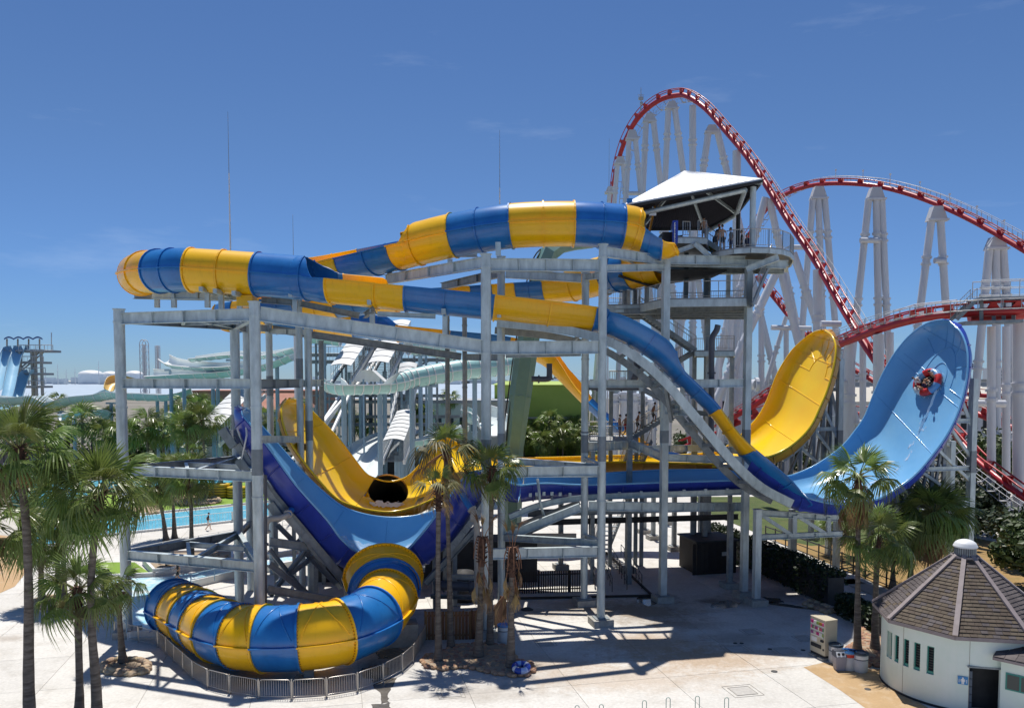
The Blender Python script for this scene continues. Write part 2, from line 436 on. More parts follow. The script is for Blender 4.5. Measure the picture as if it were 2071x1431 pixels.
# distant blue hills on the right
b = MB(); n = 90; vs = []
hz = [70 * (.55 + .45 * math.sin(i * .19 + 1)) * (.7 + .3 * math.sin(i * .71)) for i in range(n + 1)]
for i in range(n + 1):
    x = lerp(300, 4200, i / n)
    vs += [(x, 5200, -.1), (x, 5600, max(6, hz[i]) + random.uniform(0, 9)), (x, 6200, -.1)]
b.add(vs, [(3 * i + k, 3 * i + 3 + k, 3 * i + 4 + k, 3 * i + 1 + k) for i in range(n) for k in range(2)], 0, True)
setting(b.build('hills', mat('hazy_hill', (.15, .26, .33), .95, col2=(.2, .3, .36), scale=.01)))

# plaza: cast slabs with open joints
pav = bpy.data.objects.new('pavement', None); COL.objects.link(pav); ORG['pavement'] = V((0, 0, 0)); pav['kind'] = 'structure'
r0 = G(1192, 1431).dot(ER); rsp = (r0 - G(275, 1431).dot(ER)) / 4
d0 = G(1275, 1374.6).dot(ED); dsp = G(1370, 1324.5).dot(ED) - d0
if not (3.5 < dsp < 7): dsp = 5.0
jb = MB()
ca = [ER * (r0 + rsp * i) + ED * (d0 + dsp * j) for i, j in ((-7, -3), (9, -3), (9, 12), (-7, 12))]
jb.add([(p.x, p.y, -.022) for p in ca], [(0, 1, 2, 3)])
jo = jb.build('joint_bed', M['joint'], pav); jo['kind'] = 'structure'
sm_ = None
for i in range(-7, 9):
    for j in range(-3, 12):
        c = ER * (r0 + rsp * (i + .5)) + ED * (d0 + dsp * (j + .5))
        if sm_ is None:
            b = MB(); hx, hy, e = rsp / 2 - .011, dsp / 2 - .011, .006
            vs = [(x * (hx - k), y * (hy - k), z) for (z, k) in ((-.055, 0), (-e, 0), (0, e)) for x, y in ((-1, -1), (1, -1), (1, 1), (-1, 1))]
            fs = [(8, 9, 10, 11)] + [(4 * q + a, 4 * q + (a + 1) % 4, 4 * q + 4 + (a + 1) % 4, 4 * q + 4 + a) for q in (0, 1) for a in range(4)]
            b.add(vs, fs); o = b.build('slab', M['slab'], pav); sm_ = o.data
        else:
            o = link('slab', sm_, pav)
        o.location = (c.x, c.y, random.uniform(-.004, 0)); o.rotation_euler = (0, 0, GA)

def sheet(name, px, z, m, kind='structure'):
    b = MB(); pts = [G(u, v, z) for u, v in px]
    a = sum(pts[i].x * pts[(i + 1) % len(pts)].y - pts[(i + 1) % len(pts)].x * pts[i].y for i in range(len(pts)))
    if a < 0: pts = pts[::-1]
    b.poly(pts); o = b.build(name, m); o['kind'] = kind; return o
def wall_line(name, px, h, th, m, z=0.0, parent=None, closed=False):
    b = MB(); P = [G(u, v, z) for u, v in px]
    if closed: P.append(P[0])
    for p, q in zip(P[:-1], P[1:]):
        d = (q - p).normalized() * th * .48
        b.bar(p - d + V((0, 0, h / 2)), q + d + V((0, 0, h / 2)), th, h)
    o = b.build(name, m, parent); return o

M['far_paving'] = pos_mat('far_grey_paving', ((.17, .155, .13), (.25, .225, .19), (.10, .13, .05)), .9, (.03, .12, 1.2), .1)
b = MB(); b.add([(-420, 112, -.05), (520, 112, -.05), (520, 625, -.05), (-420, 625, -.05)], [(0, 1, 2, 3)]); setting(b.build('far_paving', M['far_paving']))
# right-hand grounds
sheet('dry_lawn', [(1552, 1086), (1700, 1080), (1960, 1085), (2200, 1130), (2200, 1240), (1815, 1198)], .02, M['dry_grass'])
sheet('lawn', [(1400, 1004), (1980, 1002), (1980, 1080), (1760, 1094), (1640, 1103), (1548, 1084), (1440, 1040)], .028, M['lawn'])
sheet('tan_paving', [(1625, 1348), (1668, 1338), (1760, 1352), (1800, 1352), (1830, 1400), (1900, 1445), (1960, 1500), (1780, 1452), (1700, 1395)], .006, M['tan'])
sheet('brown_path', [(-60, 1075), (62, 1088), (66, 1140), (30, 1185), (-60, 1225)], .012, M['brown_paving'])
# pools and turf on the left
M['pool_white'] = mat('white_pool_coping', (.76, .77, .76), .6, col2=(.68, .69, .68), scale=1.5)
sheet('splash_pool', [(193, 1172), (345, 1165), (480, 1143), (620, 1118), (740, 1096), (740, 1120), (620, 1139), (480, 1163), (392, 1183), (440, 1205), (400, 1245), (312, 1287), (262, 1290), (232, 1228)], .16, M['splash'])
setting(wall_line('pool_wall', [(193, 1174), (232, 1230), (262, 1293), (320, 1290)], .5, .22, M['pool_white']))
setting(wall_line('pool_wall', [(388, 1188), (480, 1167), (620, 1142), (740, 1122)], .55, .22, M['pool_white']))
setting(wall_line('pool_wall', [(193, 1171), (312, 1166), (345, 1160), (480, 1139), (620, 1114)], .35, .25, M['pool_white']))
sheet('artificial_turf', [(150, 1148), (200, 1136), (272, 1136), (310, 1163), (195, 1169)], .02, M['turf'])
sheet('lazy_river', [(60, 1075), (200, 1052), (330, 1038), (470, 1024), (640, 1006), (640, 1032), (470, 1053), (330, 1069), (215, 1081), (60, 1110)], .05, M['river'])
setting(wall_line('river_wall', [(60, 1073), (200, 1050), (330, 1036), (470, 1022), (640, 1004)], .2, .3, M['pool_white']))
setting(wall_line('river_wall', [(60, 1112), (215, 1083), (330, 1071), (470, 1055), (640, 1034)], .2, .3, M['pool_white']))
sheet('turf_bank', [(40, 1066), (40, 1010), (300, 980), (470, 976), (660, 968), (660, 999), (470, 1018), (330, 1032), (200, 1046)], .02, M['turf'])
sheet('wave_pool', [(180, 972), (360, 962), (560, 952), (640, 958), (640, 966), (470, 974), (405, 986), (360, 980), (200, 990)], .05, M['river'])
sheet('leisure_pool', [(30, 965), (120, 960), (170, 975), (180, 1010), (90, 1030), (20, 1020)], .05, M['river'])
sheet('teal_pool', [(640, 900), (700, 893), (1000, 890), (1010, 925), (860, 950), (720, 950), (600, 960)], .05, M['teal'])
sheet('back_pool', [(290, 912), (470, 890), (560, 893), (560, 915), (420, 930), (300, 945)], .05, M['teal'])
sheet('back_lawn', [(1040, 893), (1220, 890), (1260, 930), (1040, 938)], .03, M['lawn'])
# ================================================================== FAR BACKGROUND
def tower_lattice(p, h, w, top):
    b = MB()
    for sx, sy in ((-1, -1), (1, -1), (1, 1), (-1, 1)):
        b.cyl(p + V((sx * w / 2, sy * w / 2, 0)), p + V((sx * w / 2, sy * w / 2, h)), .28, n=6)
    nlev = int(h / w)
    for k in range(nlev):
        z0, z1 = h * k / nlev, h * (k + 1) / nlev
        for (a, c) in (((-1, -1), (1, -1)), ((1, -1), (1, 1)), ((1, 1), (-1, 1)), ((-1, 1), (-1, -1))):
            b.cyl(p + V((a[0] * w / 2, a[1] * w / 2, z0)), p + V((c[0] * w / 2, c[1] * w / 2, z1)), .13, n=5)
            b.cyl(p + V((a[0] * w / 2, a[1] * w / 2, z1)), p + V((c[0] * w / 2, c[1] * w / 2, z1)), .13, n=5)
    if top:
        for sgn in (-1, 1):
            pts = [p + V((sgn * w / 2 * math.cos(t), -w / 2, h + w * .8 * math.sin(t))) for t in [math.pi / 2 * i / 6 for i in range(7)]]
            b.path(pts, .28, 6)
            b.path([q + V((0, w, 0)) for q in pts], .28, 6)
    b.cyl(p, p + V((0, 0, h)), w * .18, n=8)
    return b
pt = W(293, 766, 600); pt.z = 0
o = tower_lattice(pt, 40, 4.6, True).build('ride_tower', M['white_col'])
tag(o, 'tall white lattice ride tower with a rounded top across the bay', 'tower', 'far white lattice towers')
pt = W(320, 766, 640); pt.z = 0
o = tower_lattice(pt, 41, 2.6, False).build('ride_tower', M['white_col'])
tag(o, 'slimmer flat-topped white lattice tower right of the rounded one', 'tower', 'far white lattice towers')

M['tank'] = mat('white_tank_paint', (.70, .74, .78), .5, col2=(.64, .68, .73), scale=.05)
for (u, w_, top, Y, lab) in ((184, 46, 748, 2450, 'leftmost of the white domed storage tanks on the far shore'), (224, 34, 750, 2520, 'middle white domed storage tank on the far shore'),
                             (272, 36, 749, 2480, 'right white domed storage tank on the far shore beside the ride tower')):
    p = W(u, 766, Y); r = w_ / 2 * Y / F; h = (766 - top) * Y / F + CH
    t = thing('storage_tank', lab, 'tank', (p.x, p.y, 0), 'storage tanks on the far shore')
    b = MB(); b.lathe([(r, 0), (r, h * .72)], (p.x, p.y, 0), 28); b.build('tank_wall', M['tank'], t)
    b = MB(); b.lathe([(r * 1.01, h * .72)] + [(r * math.cos(a), h * .72 + h * .28 * math.sin(a)) for a in [i * math.pi / 12 for i in range(1, 6)]] + [(.01, h)], (p.x, p.y, 0), 28)
    b.build('dome', M['white'], t)
for i, (u, top, lab) in enumerate(((117, 736, 'thin mast left of the far tanks, tallest of its cluster'), (134, 746, 'short thin mast standing just left of the far tanks'), (152, 744, 'thin mast nearest to the leftmost far tank'),
                                   (92, 744, 'thin mast right behind the sky blue slide tower'), (200, 730, 'thin mast rising behind the domed far tanks'))):
    p = W(u, 766, 2300); b = MB(); h = (766 - top) * 2300 / F + CH
    b.cyl((p.x, p.y, 0), (p.x, p.y, h), 1.6, .5, n=5); b.bar((p.x - 5, p.y, h * .7), (p.x + 5, p.y, h * .7), .8, .8)
    tag(b.build('radio_mast', M['white_col']), lab, 'mast', 'masts on the far shore')
# low port buildings on the far shore, countable as a skyline only
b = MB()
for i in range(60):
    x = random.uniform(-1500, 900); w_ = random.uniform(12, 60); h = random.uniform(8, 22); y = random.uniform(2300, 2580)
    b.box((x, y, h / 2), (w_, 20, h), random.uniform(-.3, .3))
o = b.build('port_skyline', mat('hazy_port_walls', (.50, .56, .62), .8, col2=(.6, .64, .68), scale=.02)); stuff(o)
tag(o, 'pale low port buildings along the far shore', 'port buildings')

# lightning rods
for (u, vt, Y, lab) in ((471, 226, 74, 'tallest thin lightning rod, rising above the left end of the upper tube'), (1011, 263, 78, 'thin lightning rod rising behind the middle of the striped tube'),
                        (597, 434, 90, 'shortest thin lightning rod, behind the open striped flume'), (1229, 280, 120, 'thin lightning rod left of the coaster crest')):
    p = W(u, 766, Y); h = ZV(p, vt)
    t = thing('lightning_rod', lab, 'lightning rod', (p.x, p.y, 0), 'lightning rods')
    b = MB(); b.cyl((p.x, p.y, 0), (p.x, p.y, h * .62), .14, .10, n=8); b.build('mast', M['white_col'], t)
    b = MB(); b.cyl((p.x, p.y, h * .62), (p.x, p.y, h * .86), .085, .05, n=8); b.cyl((p.x, p.y, h * .62 - .05), (p.x, p.y, h * .62 + .1), .16, n=8); b.build('upper_mast', M['rail_white'], t)
    b = MB(); b.cyl((p.x, p.y, h * .86), (p.x, p.y, h), .035, .015, n=6); b.build('rod', M['rail'], t)

# buildings behind the park
def building(name, label, u0, u1, vt, Y, depth, wallm, roofm, nwin=0, hip=False, winm=None, group=None):
    p0, p1 = W(u0, 766, Y), W(u1, 766, Y); p0.z = p1.z = 0
    h = ZV(p0, vt); cx = (p0.x + p1.x) / 2; w_ = p1.x - p0.x
    t = thing(name, label, 'building', (cx, Y, 0), group)
    b = MB(); b.box((cx, Y + depth / 2, h / 2), (w_, depth, h)); wl_ = b.build('wall', wallm, t)
    b = MB()
    if hip:
        e = .6; z = h + .02
        vs = [(p0.x - e, Y - e, z), (p1.x + e, Y - e, z), (p1.x + e, Y + depth + e, z), (p0.x - e, Y + depth + e, z), (lerp(p0.x, p1.x, .08), Y + depth / 2, z + hip), (lerp(p0.x, p1.x, .92), Y + depth / 2, z + hip)]
        b.add(vs, [(0, 1, 5, 4), (1, 2, 5), (2, 3, 4, 5), (3, 0, 4), (3, 2, 1, 0)])
    else:
        b.box((cx, Y + depth / 2, h + .15), (w_ + .5, depth + .5, .3))
    b.build('roof', roofm, t)
    if nwin:
        for k in range(nwin):
            x = lerp(p0.x, p1.x, (k + .5) / nwin); ww = w_ / nwin * .6
            b = MB(); b.box((x, Y - .05, h * .62), (ww, .12, h * .28)); wo_ = b.build('window', M['rail_white'], t)
            b = MB(); b.box((x, Y - .12, h * .62), (ww * .88, .06, h * .24)); b.build('pane', winm or M['dark'], wo_)
    return t
M['brick'] = mat('brick_red_roof', (.36, .15, .10), .8, col2=(.42, .19, .13), scale=.6)
M['cream'] = mat('cream_wall', (.55, .52, .45), .8, col2=(.5, .47, .4), scale=.3)
M['lime'] = mat('lime_green_cladding', (.34, .46, .07), .6, col2=(.39, .50, .09), scale=.25)
M['greywall'] = mat('grey_wall', (.38, .40, .41), .8, col2=(.44, .46, .47), scale=.3)
building('brick_building', 'long brick red building behind the palms left of the frame', 372, 640, 792, 190, 20, M['brick'], M['brick'], 9)
building('red_roof_house', 'low house with a red brown roof behind the tall yellow scoop', 470, 600, 828, 165, 14, M['cream'], M['brick'], 6, hip=3.2)
t = building('green_hall', 'lime green windowless hall with ribbed walls behind the palms', 1000, 1192, 778, 160, 30, M['lime'], M['lime'], 0, hip=.7)
for k in range(9):
    p = W(1010 + k * 21, 766, 160); b = MB(); b.box((p.x, 159.9, 3.2), (.15, .25, 6.4)); b.build('pilaster', M['lime'], t)
b = MB(); b.box((W(1100, 766, 160).x, 159.85, 7.4), (17, .2, .35)); b.build('cornice', M['cream'], t)
for (a, c) in ((1092, 1130), (1137, 1175)):
    b = MB(); pa, pc = W(a, 766, 160), W(c, 766, 160); b.box(((pa.x + pc.x) / 2, 159.9, 5.2), (pc.x - pa.x, .15, .8)); b.build('louvre_band', mat('pale_green_louvre', (.30, .50, .10), .5), t)
building('low_shed', 'long low cream shed roof behind the tube in the middle', 850, 1045, 812, 150, 12, M['cream'], M['greywall'], 8)
building('white_station', 'low white flat-roofed building between the two tall scoops', 1690, 1830, 812, 150, 25, M['white'], M['cream'], 7, hip=2.5)
building('long_terminal', 'long pale low building right of the blue scoop', 1940, 2120, 806, 150, 25, M['white'], M['cream'], 8, hip=2.0)
building('pale_block', 'pale building with horizontal bands behind the white columns', 1455, 1560, 775, 170, 20, M['white'], M['greywall'], 4)
building('white_shop', 'small white flat-roofed kiosk behind the left palms', 300, 470, 872, 150, 8, M['white'], M['white'], 5)
# elevated expressway
t = thing('elevated_road', 'long grey elevated road deck crossing behind the coaster', 'viaduct', (160, 320, 0))
b = MB(); b.bar((30, 320, 13.0), (420, 320, 13.0), 9, 1.6); b.build('deck', M['greywall'], t)
b = MB(); b.bar((30, 315.6, 14.4), (420, 315.6, 14.4), .2, 1.1); b.build('parapet', M['cream'], t)
for k in range(14):
    b = MB(); x = 40 + k * 28; b.box((x, 320, 6.1), (2, 3.4, 12.2)); b.build('pier', M['greywall'], t)
for (u, w_, h, lab) in ((2020, 14, 22, 'white office block above the elevated road, right of the blue scoop'), (1735, 10, 19, 'small white block above the elevated road between the scoops'), (2062, 9, 20, 'narrow white block beside the thick right column')):
    p = W(u, 766, 520); b = MB(); b.box((p.x, 520, h / 2), (w_, 12, h)); tb = thing('office_block', lab, 'building', (p.x, 520, 0), 'far blocks above the road'); b.build('wall', M['white'], tb)
    for k in range(3):
        b = MB(); b.box((p.x, 513.8, h - 2.2 - k * 2.3), (w_ * .85, .3, .8)); b.build('window', M['greywall'], tb)
# parked container with lettering at the left edge
t = thing('grey_container', 'dark grey container van with white letters at the left edge', 'container', G(0, 985))
p = G(-18, 985)
b = MB(); b.box((p.x, p.y + 3, 2.6), (6.8, 6, 4.4)); b.build('body', mat('dark_grey_container', (.10, .09, .09), .6), t)
b = MB(); b.box((p.x, p.y + 3, .25), (6.6, 5.6, .5)); b.build('underframe', M['dark'], t)
for k in range(6):
    b = MB(); b.box((p.x - 3.1 + k * 1.24, p.y - .06, 2.6), (.1, .12, 4.3)); b.build('rib', mat('container_rib', (.13, .12, .12), .6), t)
def text_obj(name, s_, loc, size, m, parent, rx=90, rz=0.0, align='CENTER', ext=.01):
    cu = bpy.data.curves.new('txt', 'FONT'); cu.body = s_; cu.size = size; cu.align_x = align; cu.align_y = 'CENTER'; cu.extrude = ext
    ob = bpy.data.objects.new('txt', cu); COL.objects.link(ob)
    ob.rotation_euler = (rad(rx), 0, rz); ob.location = loc
    bpy.context.view_layer.update()
    dg = bpy.context.evaluated_depsgraph_get()
    me = bpy.data.meshes.new_from_object(ob.evaluated_get(dg)); me.transform(ob.matrix_world)
    bpy.data.objects.remove(ob); bpy.data.curves.remove(cu)
    org = ORG[parent.name]
    me.transform(Matrix.Translation(-org)); me.materials.clear(); me.materials.append(m); me.name = name
    return link(name, me, parent)
q = W(19, 945, p.y - .2)
text_obj('lettering', 'ED', (q.x, p.y - .14, q.z), 1.6, M['white'], t)
# ================================================================== WATER SLIDES
def PX(p):
    x = p[0]; dz = p[2] - CH
    d = p[1] * _c - dz * _s; up = p[1] * _s + dz * _c
    return CU + F * x / d, PV - F * up / d
def cat(pts, u):
    n = len(pts); i = min(int(u), n - 2); t = u - i
    p0 = pts[i - 1] if i > 0 else pts[0] * 2 - pts[1]
    p1, p2 = pts[i], pts[i + 1]
    p3 = pts[i + 2] if i + 2 < n else pts[-1] * 2 - pts[-2]
    return .5 * ((2 * p1) + (-p0 + p2) * t + (2 * p0 - 5 * p1 + 4 * p2 - p3) * t * t + (-p0 + 3 * p1 - 3 * p2 + p3) * t ** 3)
def catf(vals, u):
    i = min(int(u), len(vals) - 2); t = u - i
    return lerp(vals[i], vals[i + 1], t)

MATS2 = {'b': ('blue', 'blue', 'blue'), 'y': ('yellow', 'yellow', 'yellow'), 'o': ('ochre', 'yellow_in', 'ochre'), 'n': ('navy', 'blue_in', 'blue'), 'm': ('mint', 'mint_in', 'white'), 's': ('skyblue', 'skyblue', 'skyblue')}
def flume(parent, C, names=('tube_section', 'flume_section'), N=26, per=8, flanges=True, fl=.085, th=.05, bolts=False, ribs=False, midring=True):
    """C: (centre, colour of the stretch that starts here or None, angle of the edge on the outer side, on the inner side, radius)"""
    pts = [c[0] for c in C]; A = [c[2] for c in C]; B = [c[3] for c in C]; RR = [c[4] for c in C]
    def frame(u):
        e = 1e-3; n1 = len(pts) - 1
        t = (cat(pts, min(u + e, n1)) - cat(pts, max(u - e, 0))).normalized()
        sd = t.cross(V((0, 0, 1))).normalized(); up = sd.cross(t).normalized()
        return cat(pts, u), t, sd, up
    def ang(u, k):
        a, b = catf(A, u), catf(B, u) - 360
        return rad(b + (a - b) * k)
    starts = [i for i, c in enumerate(C[:-1]) if c[1]]
    out = []
    for q, i0 in enumerate(starts):
        i1 = starts[q + 1] if q + 1 < len(starts) else len(C) - 1
        ck = C[i0][1]; mk = MATS2[ck]
        ns = per * (i1 - i0); us = [i0 + (i1 - i0) * k / ns for k in range(ns + 1)]
        b = MB(); vo = []; vi = []
        for u in us:
            p, t, sd, up = frame(u); R = catf(RR, u)
            for k in range(N + 1):
                f = ang(u, k / N); e = sd * math.cos(f) + up * math.sin(f)
                vo.append(p + e * R); vi.append(p + e * (R - th))
        w_ = N + 1
        b.add(vo, [(a * w_ + k, a * w_ + k + 1, a * w_ + w_ + k + 1, a * w_ + w_ + k) for a in range(ns) for k in range(N)], 0, True)
        b.add(vi, [(a * w_ + k + 1, a * w_ + k, a * w_ + w_ + k, a * w_ + w_ + k + 1) for a in range(ns) for k in range(N)], 1, True)
        for k in (0, N):
            P = []
            for a in range(ns + 1): P += [vo[a * w_ + k], vi[a * w_ + k]]
            b.add(P, [(2 * a, 2 * a + 1, 2 * a + 3, 2 * a + 2) for a in range(ns)], 2)
        for a in (0, ns):
            P = vo[a * w_:(a + 1) * w_] + vi[a * w_:(a + 1) * w_]
            b.add(P, [(k, k + 1, w_ + k + 1, w_ + k) for k in range(N)], 2)
        closed = min(C[i0][2], C[i1][2]) > 60 and max(C[i0][3], C[i1][3]) < 120
        so = b.build(names[0] if closed else names[1], [M[x] for x in mk], parent)
        out.append(so)
        if not flanges: continue
        # bolted ring flanges
        ulist = [us[0] + .004] + ([us[len(us) // 2]] if midring else []) + ([us[-1] - .004] if q == len(starts) - 1 else [])
        for u in ulist:
            p, t, sd, up = frame(u); R = catf(RR, u); b = MB(); P = []
            for k in range(N + 1):
                f = ang(u, k / N); e = sd * math.cos(f) + up * math.sin(f); hw = t * .05
                P += [p + e * (R - .004) - hw, p + e * (R + fl) - hw, p + e * (R + fl) + hw, p + e * (R - .004) + hw]
            fs = [(4 * k + m_, 4 * k + 4 + m_, 4 * k + 4 + (m_ + 1) % 4, 4 * k + (m_ + 1) % 4) for k in range(N) for m_ in range(4)] + [(0, 1, 2, 3), (4 * N + 3, 4 * N + 2, 4 * N + 1, 4 * N)]
            b.add(P, fs); b.build('flange', [M[mk[2]]], so)
        # side seams / lips
        for sgn in (0, 1):
            P = []; b = MB()
            for u in us:
                p, t, sd, up = frame(u); R = catf(RR, u)
                f = rad(min(catf(A, u), 0) if sgn == 0 else max(catf(B, u), 180)); e = sd * math.cos(f) + up * math.sin(f); n_ = up * math.cos(f) - sd * math.sin(f)
                P += [p + e * (R - .03) - n_ * .035, p + e * (R + .15) - n_ * .04, p + e * (R + .15) + n_ * .04, p + e * (R - .03) + n_ * .035]
            fs = [(4 * k + m_, 4 * k + 4 + m_, 4 * k + 4 + (m_ + 1) % 4, 4 * k + (m_ + 1) % 4) for k in range(ns) for m_ in range(4)] + [(0, 1, 2, 3), (4 * ns + 3, 4 * ns + 2, 4 * ns + 1, 4 * ns)]
            b.add(P, fs); b.build('seam', [M[mk[2]]], so)
        if bolts and ck == 'y':
            b = MB()
            for u, sg in ((us[0], 1), (us[-1], -1)):
                p, t, sd, up = frame(u); R = catf(RR, u)
                for k in range(60):
                    f = ang(u, (k + .5) / 60); e = sd * math.cos(f) + up * math.sin(f)
                    c = p + e * (R + .03) + t * .085 * sg
                    b.box(c, (.045, .045, .045), 0, 0, Matrix((sd, up, t)).transposed())
            stuff(b.build('bolts', [M['bolt']], so))
        if ribs:
            b = MB()
            for (k0, k1) in ((.40, .76), (.76, .40)):
                P = []
                for a in range(ns * 2 + 1):
                    u = lerp(us[0], us[-1], lerp(.08, .92, a / (ns * 2))); p, t, sd, up = frame(u); R = catf(RR, u)
                    # from one shoulder over the crown to the other
                    f = rad(lerp(12, 168, (k0 + (k1 - k0) * a / (ns * 2) - .40) / .36)); e = sd * math.cos(f) + up * math.sin(f)
                    P.append(p + e * (R + .004))
                b.path(P, .034, 5)
            b.build('cross_rib', [M[mk[0]]], so)
    return out
M['bolt'] = mat('rusty_bolt', (.42, .20, .02), .6, .1)
M['foam'] = None

def scoop(parent, N_, F_, dep, cuts, name, mk, nt=26, per=7, kexp=4.0, hole=None, seams=True, outer_ribs=True, near_bias=0.0):
    """lofted open shell between the near edge N_ and the far edge F_, sagging by dep; cut into parts at control numbers in cuts"""
    N = [W(*p) for p in N_]; Fp = [W(*p) for p in F_]; n = len(N)
    assert n == len(Fp) == len(dep), (name, n, len(Fp), len(dep))
    def S(u, t, off=0.0):
        a, c = cat(N, u), cat(Fp, u); e = .02; n1 = n - 1
        m0 = cat(N, max(u - e, 0)) + cat(Fp, max(u - e, 0)); m1 = cat(N, min(u + e, n1)) + cat(Fp, min(u + e, n1))
        T = (m1 - m0).normalized(); Wd = c - a; wl_ = max(Wd.length, 1e-4); Wn = Wd / wl_
        nn = -(T.cross(Wn)).normalized()
        x = 2 * t - 1
        pr = 1 - abs(x) ** kexp
        pr *= 1 + near_bias * (.5 - t)
        d = catf(dep, u) * pr + off
        tt = t + off * x * .8 / wl_
        return a + Wd * tt + nn * d
    parts = []
    for q in range(len(cuts) - 1):
        u0, u1 = cuts[q], cuts[q + 1]
        ns = max(4, int(round(per * (u1 - u0)))); us = [lerp(u0, u1, k / ns) for k in range(ns + 1)]
        # denser sampling near the edges
        ts = [.5 - .5 * math.cos(math.pi * k / nt) for k in range(nt + 1)]
        ts = [lerp(t_, k / nt, .45) for k, t_ in enumerate(ts)]
        b = MB(); w_ = nt + 1
        vi = [S(u, t) for u in us for t in ts]
        vo = [S(u, t, .10) for u in us for t in ts]
        fi = [(a * w_ + k, a * w_ + k + 1, a * w_ + w_ + k + 1, a * w_ + w_ + k) for a in range(ns) for k in range(nt)]
        fo = [f[::-1] for f in fi]
        if hole and hole['part'] == q:
            hc, hr = hole['c'], hole['r']
            for L in (vi, vo):
                for k, p in enumerate(L):
                    d = (p - hc).length
                    if d < hr * 1.0: pass
            keep = []
            for f in fi:
                ins = [((vi[k] - hc).length < hr) for k in f]
                if sum(ins) < 2: keep.append(f)
            fi = keep; fo = [f[::-1] for f in keep]
            used = set(k for f in keep for k in f)
            cnt = {}
            for f in keep:
                for k in f: cnt[k] = cnt.get(k, 0) + 1
            for k in used:
                if cnt[k] < 4 and (vi[k] - hc).length < hr * 1.35 and 0 < k % w_ < nt:
                    for L in (vi, vo):
                        dv = L[k] - hc; L[k] = hc + dv.normalized() * hr
        b.add(vi, fi, 1, True); b.add(vo, fo, 0, True)
        for k in (0, nt):
            P = []
            for a in range(ns + 1): P += [vi[a * w_ + k], vo[a * w_ + k]]
            b.add(P, [(2 * a, 2 * a + 1, 2 * a + 3, 2 * a + 2) for a in range(ns)], 0)
        for a in (0, ns):
            P = vi[a * w_:(a + 1) * w_] + vo[a * w_:(a + 1) * w_]
            b.add(P, [(k, k + 1, w_ + k + 1, w_ + k) for k in range(nt)], 0)
        so = b.build(name, [M[x] for x in MATS2[mk]], parent); parts.append(so)
        for t, nm in ((0, 'rim'), (1, 'rim')):
            b = MB(); b.path([S(u, t) for u in us], .075, 6); b.build(nm, [M[MATS2[mk][1]]], so)  # pale inside colour on the rim stands in for its highlight
        if seams and q:
            b = MB(); b.path([S(u0, lerp(.02, .98, k / 40), -.012) for k in range(41)], .032, 5); b.build('joint', [M[MATS2[mk][1]]], so)
        if outer_ribs:
            for u in [lerp(u0, u1, (k + .5) / max(1, round((u1 - u0) / 1.0))) for k in range(max(1, round((u1 - u0) / 1.0)))]:
                b = MB(); b.path([S(u, lerp(0, .5, k / 12), .13) for k in range(13)], .05, 5); b.build('outer_flange', [M[MATS2[mk][0]]], so)
    return S, parts

# -------------------------------------------------------------- the front (blue) slide
blue = thing('water_slide', 'nearer striped tube slide ending in the pale blue scoop and the blue half bowl', 'water slide', G(770, 1262), 'pair of big half-pipe slides')
R = 1.42
def up(lst):
    return [(W(u, v, Y), c, a, b, r) for (u, v, Y, c, a, b, r) in lst]
UPPER = up([
    (1354, 470, 53.2, 'y', -20, 230, 1.5), (1337, 477, 53.3, 'b', 0, 200, 1.5), (1300, 470, 53.4, 'y', 0, 180, R), (1284, 465, 53.4, None, 60, 120, R), (1256, 459, 53.3, 'b', 90, 90, R),
    (1160, 453, 53.0, 'y', 90, 90, R), (1035, 457, 53.2, 'b', 90, 90, R), (918, 476, 54.2, 'y', 90, 90, R), (862, 489, 55.0, None, 90, 92, R), (845, 493, 55.25, None, 84, 132, R), (826, 498, 55.5, None, 62, 179, R), (806, 503, 55.8, 'b', 36, 182, R),
    (702, 527, 58.2, 'y', 42, 182, R), (605, 547, 60.4, 'b', 48, 182, R), (520, 558, 62.0, 'y', 50, 180, R), (445, 562, 62.8, 'b', 90, 120, R), (385, 562, 62.8, 'y', 90, 90, R),
    (318, 560, 61.4, 'b', 90, 90, R), (283, 556, 58.6, 'y', 90, 90, R), (297, 551, 56.0, None, 90, 90, R), (322, 548.5, 54.9, 'b', 90, 90, R), (350, 547, 54.4, None, 90, 90, R), (388, 546, 54.1, 'y', 90, 90, R), (522, 555, 53.8, 'b', 90, 90, R),
    (598, 561, 53.3, None, 90, 90, R), (614, 562, 53.15, None, 80, 106, R), (632, 563, 53.0, None, 48, 138, R), (654, 567, 52.7, None, 2, 150, R), (675, 569, 52.5, 'y', 0, 153, R), (758, 577, 52.0, None, 0, 153, R), (776, 579, 51.9, None, 0, 176, R), (826, 584, 51.6, 'b', 0, 178, R), (1002, 602, 51.4, 'y', 0, 180, R),
    (1202, 626, 51.8, 'b', 0, 180, R), (1250, 640, 51.7, None, 0, 175, R), (1300, 663, 51.6, None, 0, 172, R), (1345, 691, 51.5, None, 0, 166, R), (1368, 711, 51.4, None, -4, 178, R), (1395, 738, 51.3, 'b', -26, 200, R),
    (1470, 808, 51.1, 'y', -32, 205, R), (1532, 890, 50.9, 'b', -32, 205, R), (1592, 952, 51.4, None, -28, 200, R), (1640, 984, 51.9, None, -50, 225, R)])
flume(blue, UPPER, bolts=False)
